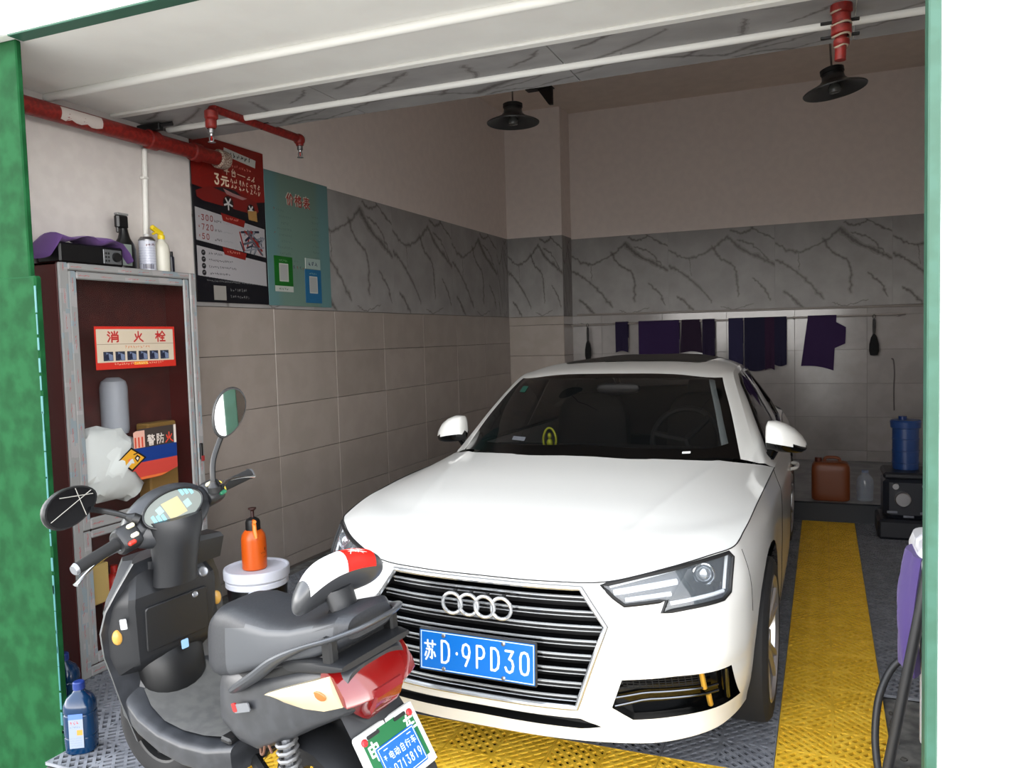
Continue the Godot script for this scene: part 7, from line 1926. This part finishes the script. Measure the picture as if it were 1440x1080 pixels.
func build_back_things() -> void:
	# towel rail: two bars on brackets
	var rl := thing("towel_rail", "long pale double towel rail fixed along the back wall", "rail")
	part("bar", gtube([Vector3(-2.86, 1.690, -9.03), Vector3(0.78, 1.706, -9.03)], 0.010, 10), mat(Color(0.55, 0.52, 0.50), 0.4), rl)
	part("wall_bar", gtube([Vector3(-2.75, 1.815, -9.08), Vector3(0.96, 1.790, -9.08)], 0.012, 10), mat(Color(0.52, 0.49, 0.47), 0.4), rl)
	for x in [-2.7, -1.5, -0.3, 0.72]: part("bracket", gbox(Vector3(x, 1.70, -9.065), Vector3(0.02, 0.03, 0.075), 0.004), mat(Color(0.5, 0.48, 0.46), 0.4), rl)
	var rng := RandomNumberGenerator.new(); rng.seed = 21
	var cols := [Color(0.10, 0.06, 0.19), Color(0.15, 0.07, 0.24), Color(0.12, 0.05, 0.15), Color(0.10, 0.05, 0.17), Color(0.13, 0.12, 0.24), Color(0.07, 0.06, 0.17), Color(0.15, 0.05, 0.17), Color(0.08, 0.065, 0.18), Color(0.16, 0.08, 0.24)]
	var labs := ["narrow dark purple towel, first on the rail from the corner column", "wide square purple towel hanging above the car sunroof", "dark plum towel with a slanted side right of the wide square towel", "narrow dark violet towel in the middle of the rail, left of the bare stretch", "slate blue towel first after the bare stretch of rail", "wide navy towel folded over the rail beside the slate blue towel", "thin dark wine towel hanging between two navy towels", "navy towel right of the wine coloured strip", "purple towel alone at the right, hanging askew with a loose corner"]
	var sp := [[-2.27, -2.12, 0.34], [-1.995, -1.53, 0.40], [-1.50, -1.30, 0.36], [-1.27, -1.135, 0.40], [-0.985, -0.83, 0.52], [-0.815, -0.60, 0.55], [-0.60, -0.50, 0.56], [-0.50, -0.375, 0.50], [-0.16, 0.125, 0.52]]
	for i in sp.size():
		var x0: float = sp[i][0]; var x1: float = sp[i][1]; var drop: float = sp[i][2]
		var ph := rng.randf() * TAU; var rings := []
		var prof := []   # over the rail: from the short back fall to the long front fall
		for k in 6: prof.append(Vector2(-9.052, 1.70 - drop * 0.5 * (1 - k / 5.0)))
		for k in 5: prof.append(Vector2(-9.031 - 0.020 * cos(PI * k / 4.0), 1.703 + 0.016 * sin(PI * k / 4.0)))
		for k in 12: prof.append(Vector2(-9.010, 1.70 - drop * (k + 1) / 12.0))
		var g := Geo.new()
		var nx := 13
		for s in prof.size():
			var ring := []
			var low := clampf((1.70 - prof[s].y) / drop, 0, 1)
			for q in nx:
				var t := q / float(nx - 1)
				var x := lerpf(x0, x1, t)
				if i == 8: x += low * (-0.07 + 0.04 * t); x += (0.10 if t > 0.8 and low > 0.2 and low < 0.55 else 0.0) * (t - 0.8) * 5.0
				if i == 2: x += low * (0.03 if t > 0.5 else -0.02) * absf(t - 0.5) * 2
				var dz := 0.006 * sin(t * 9 + ph) * low + 0.004 * sin(t * 21 + ph * 2) * low
				var dy := -0.02 * sin(t * PI) * low * (1 if i % 2 else -1) - (0.05 * t * low if i == 8 else 0.0)
				ring.append(Vector3(x, prof[s].y + dy, prof[s].x + (dz if s > 8 else -dz * 0.3)))
			rings.append(ring)
		loft(g, rings, false, false)
		var back := []
		for r in rings:
			var o := []
			for v in r: o.append(v + Vector3(0, 0, 0.0035) if false else v * 1.0 + Vector3(0, -0.002, -0.003))
			back.append(o)
		loft(g, back, false, false)
		tag(part("towel", g, mat(cols[i], 0.95, 0.0, {"rim_enabled": true, "rim": 0.4}), null, 60), labs[i], "towel", "towels on the back rail")
	for q in [[-2.607, "black wheel brush hanging on the rail near the corner column", 0.8], [0.487, "black wheel brush hanging at the right end of the towel rail", 1.0]]:
		var br := thing("brush", q[1], "brush", Vector3(q[0], 1.69, -9.02), 0.0, "wheel brushes on the rail")
		part("handle", gtube([Vector3(0, -0.03, 0), Vector3(0, -0.10, 0), Vector3(0, -0.20, 0)], [0.013, 0.015, 0.012], 10), M.black, br)
		var g := Geo.new(); lathe(g, [Vector2(0.010, -0.18), Vector2(0.030 * q[2], -0.22), Vector2(0.046 * q[2], -0.29), Vector2(0.048 * q[2], -0.36), Vector2(0.036 * q[2], -0.405), Vector2(0, -0.41)], 20); part("bristle_head", g, mat(Color(0.045, 0.05, 0.06), 0.95), br)
		part("hang_loop", gtube(spline([Vector3(0, -0.03, 0), Vector3(-0.015, 0.0, 0.005), Vector3(0, 0.018, 0), Vector3(0.015, 0.0, 0.005), Vector3(0, -0.03, 0)], 4), 0.003, 6), M.black, br)
	var wr := part("wall_wire", gtube(spline(v3([0.655, 1.245, -9.085, 0.675, 1.225, -9.085, 0.685, 1.10, -9.088, 0.680, 0.90, -9.088, 0.684, 0.70, -9.088]), 6), 0.006, 6), mat(Color(0.30, 0.28, 0.28), 0.6))
	tag(wr, "thin wire running down the back wall above the blue cylinder", "wire")
	# the charm behind the windscreen
	var ch := thing("dashboard_charm", "small yellow dashboard charm with an arched frame behind the windscreen", "charm", Vector3(-1.32, 0.975, -3.82), 0.1)
	var gold := mat(Color(0.72, 0.74, 0.16), 0.35, 0.3)
	part("stand", gbox(Vector3(0, 0.012, 0), Vector3(0.075, 0.022, 0.03), 0.005), gold, ch)
	part("arch", gtube(spline(v3([-0.028, 0.02, 0, -0.034, 0.07, 0, -0.020, 0.112, 0, 0, 0.125, 0, 0.020, 0.112, 0, 0.034, 0.07, 0, 0.028, 0.02, 0]), 4), 0.006, 8), gold, ch)
	var g2 := Geo.new(); blob(g2, Vector3(0, 0.045, 0), Vector3(0.017, 0.026, 0.012), 14, 10); blob(g2, Vector3(0, 0.085, 0), Vector3(0.011, 0.016, 0.010), 12, 8); part("figure", g2, gold, ch)

func _ready() -> void:
	set_up()
	make_materials()
	build_room()
	build_car()
	build_scooter()
	build_posters()
	build_cabinet()
	build_ceiling_things()
	build_floor_things()
	build_back_things()
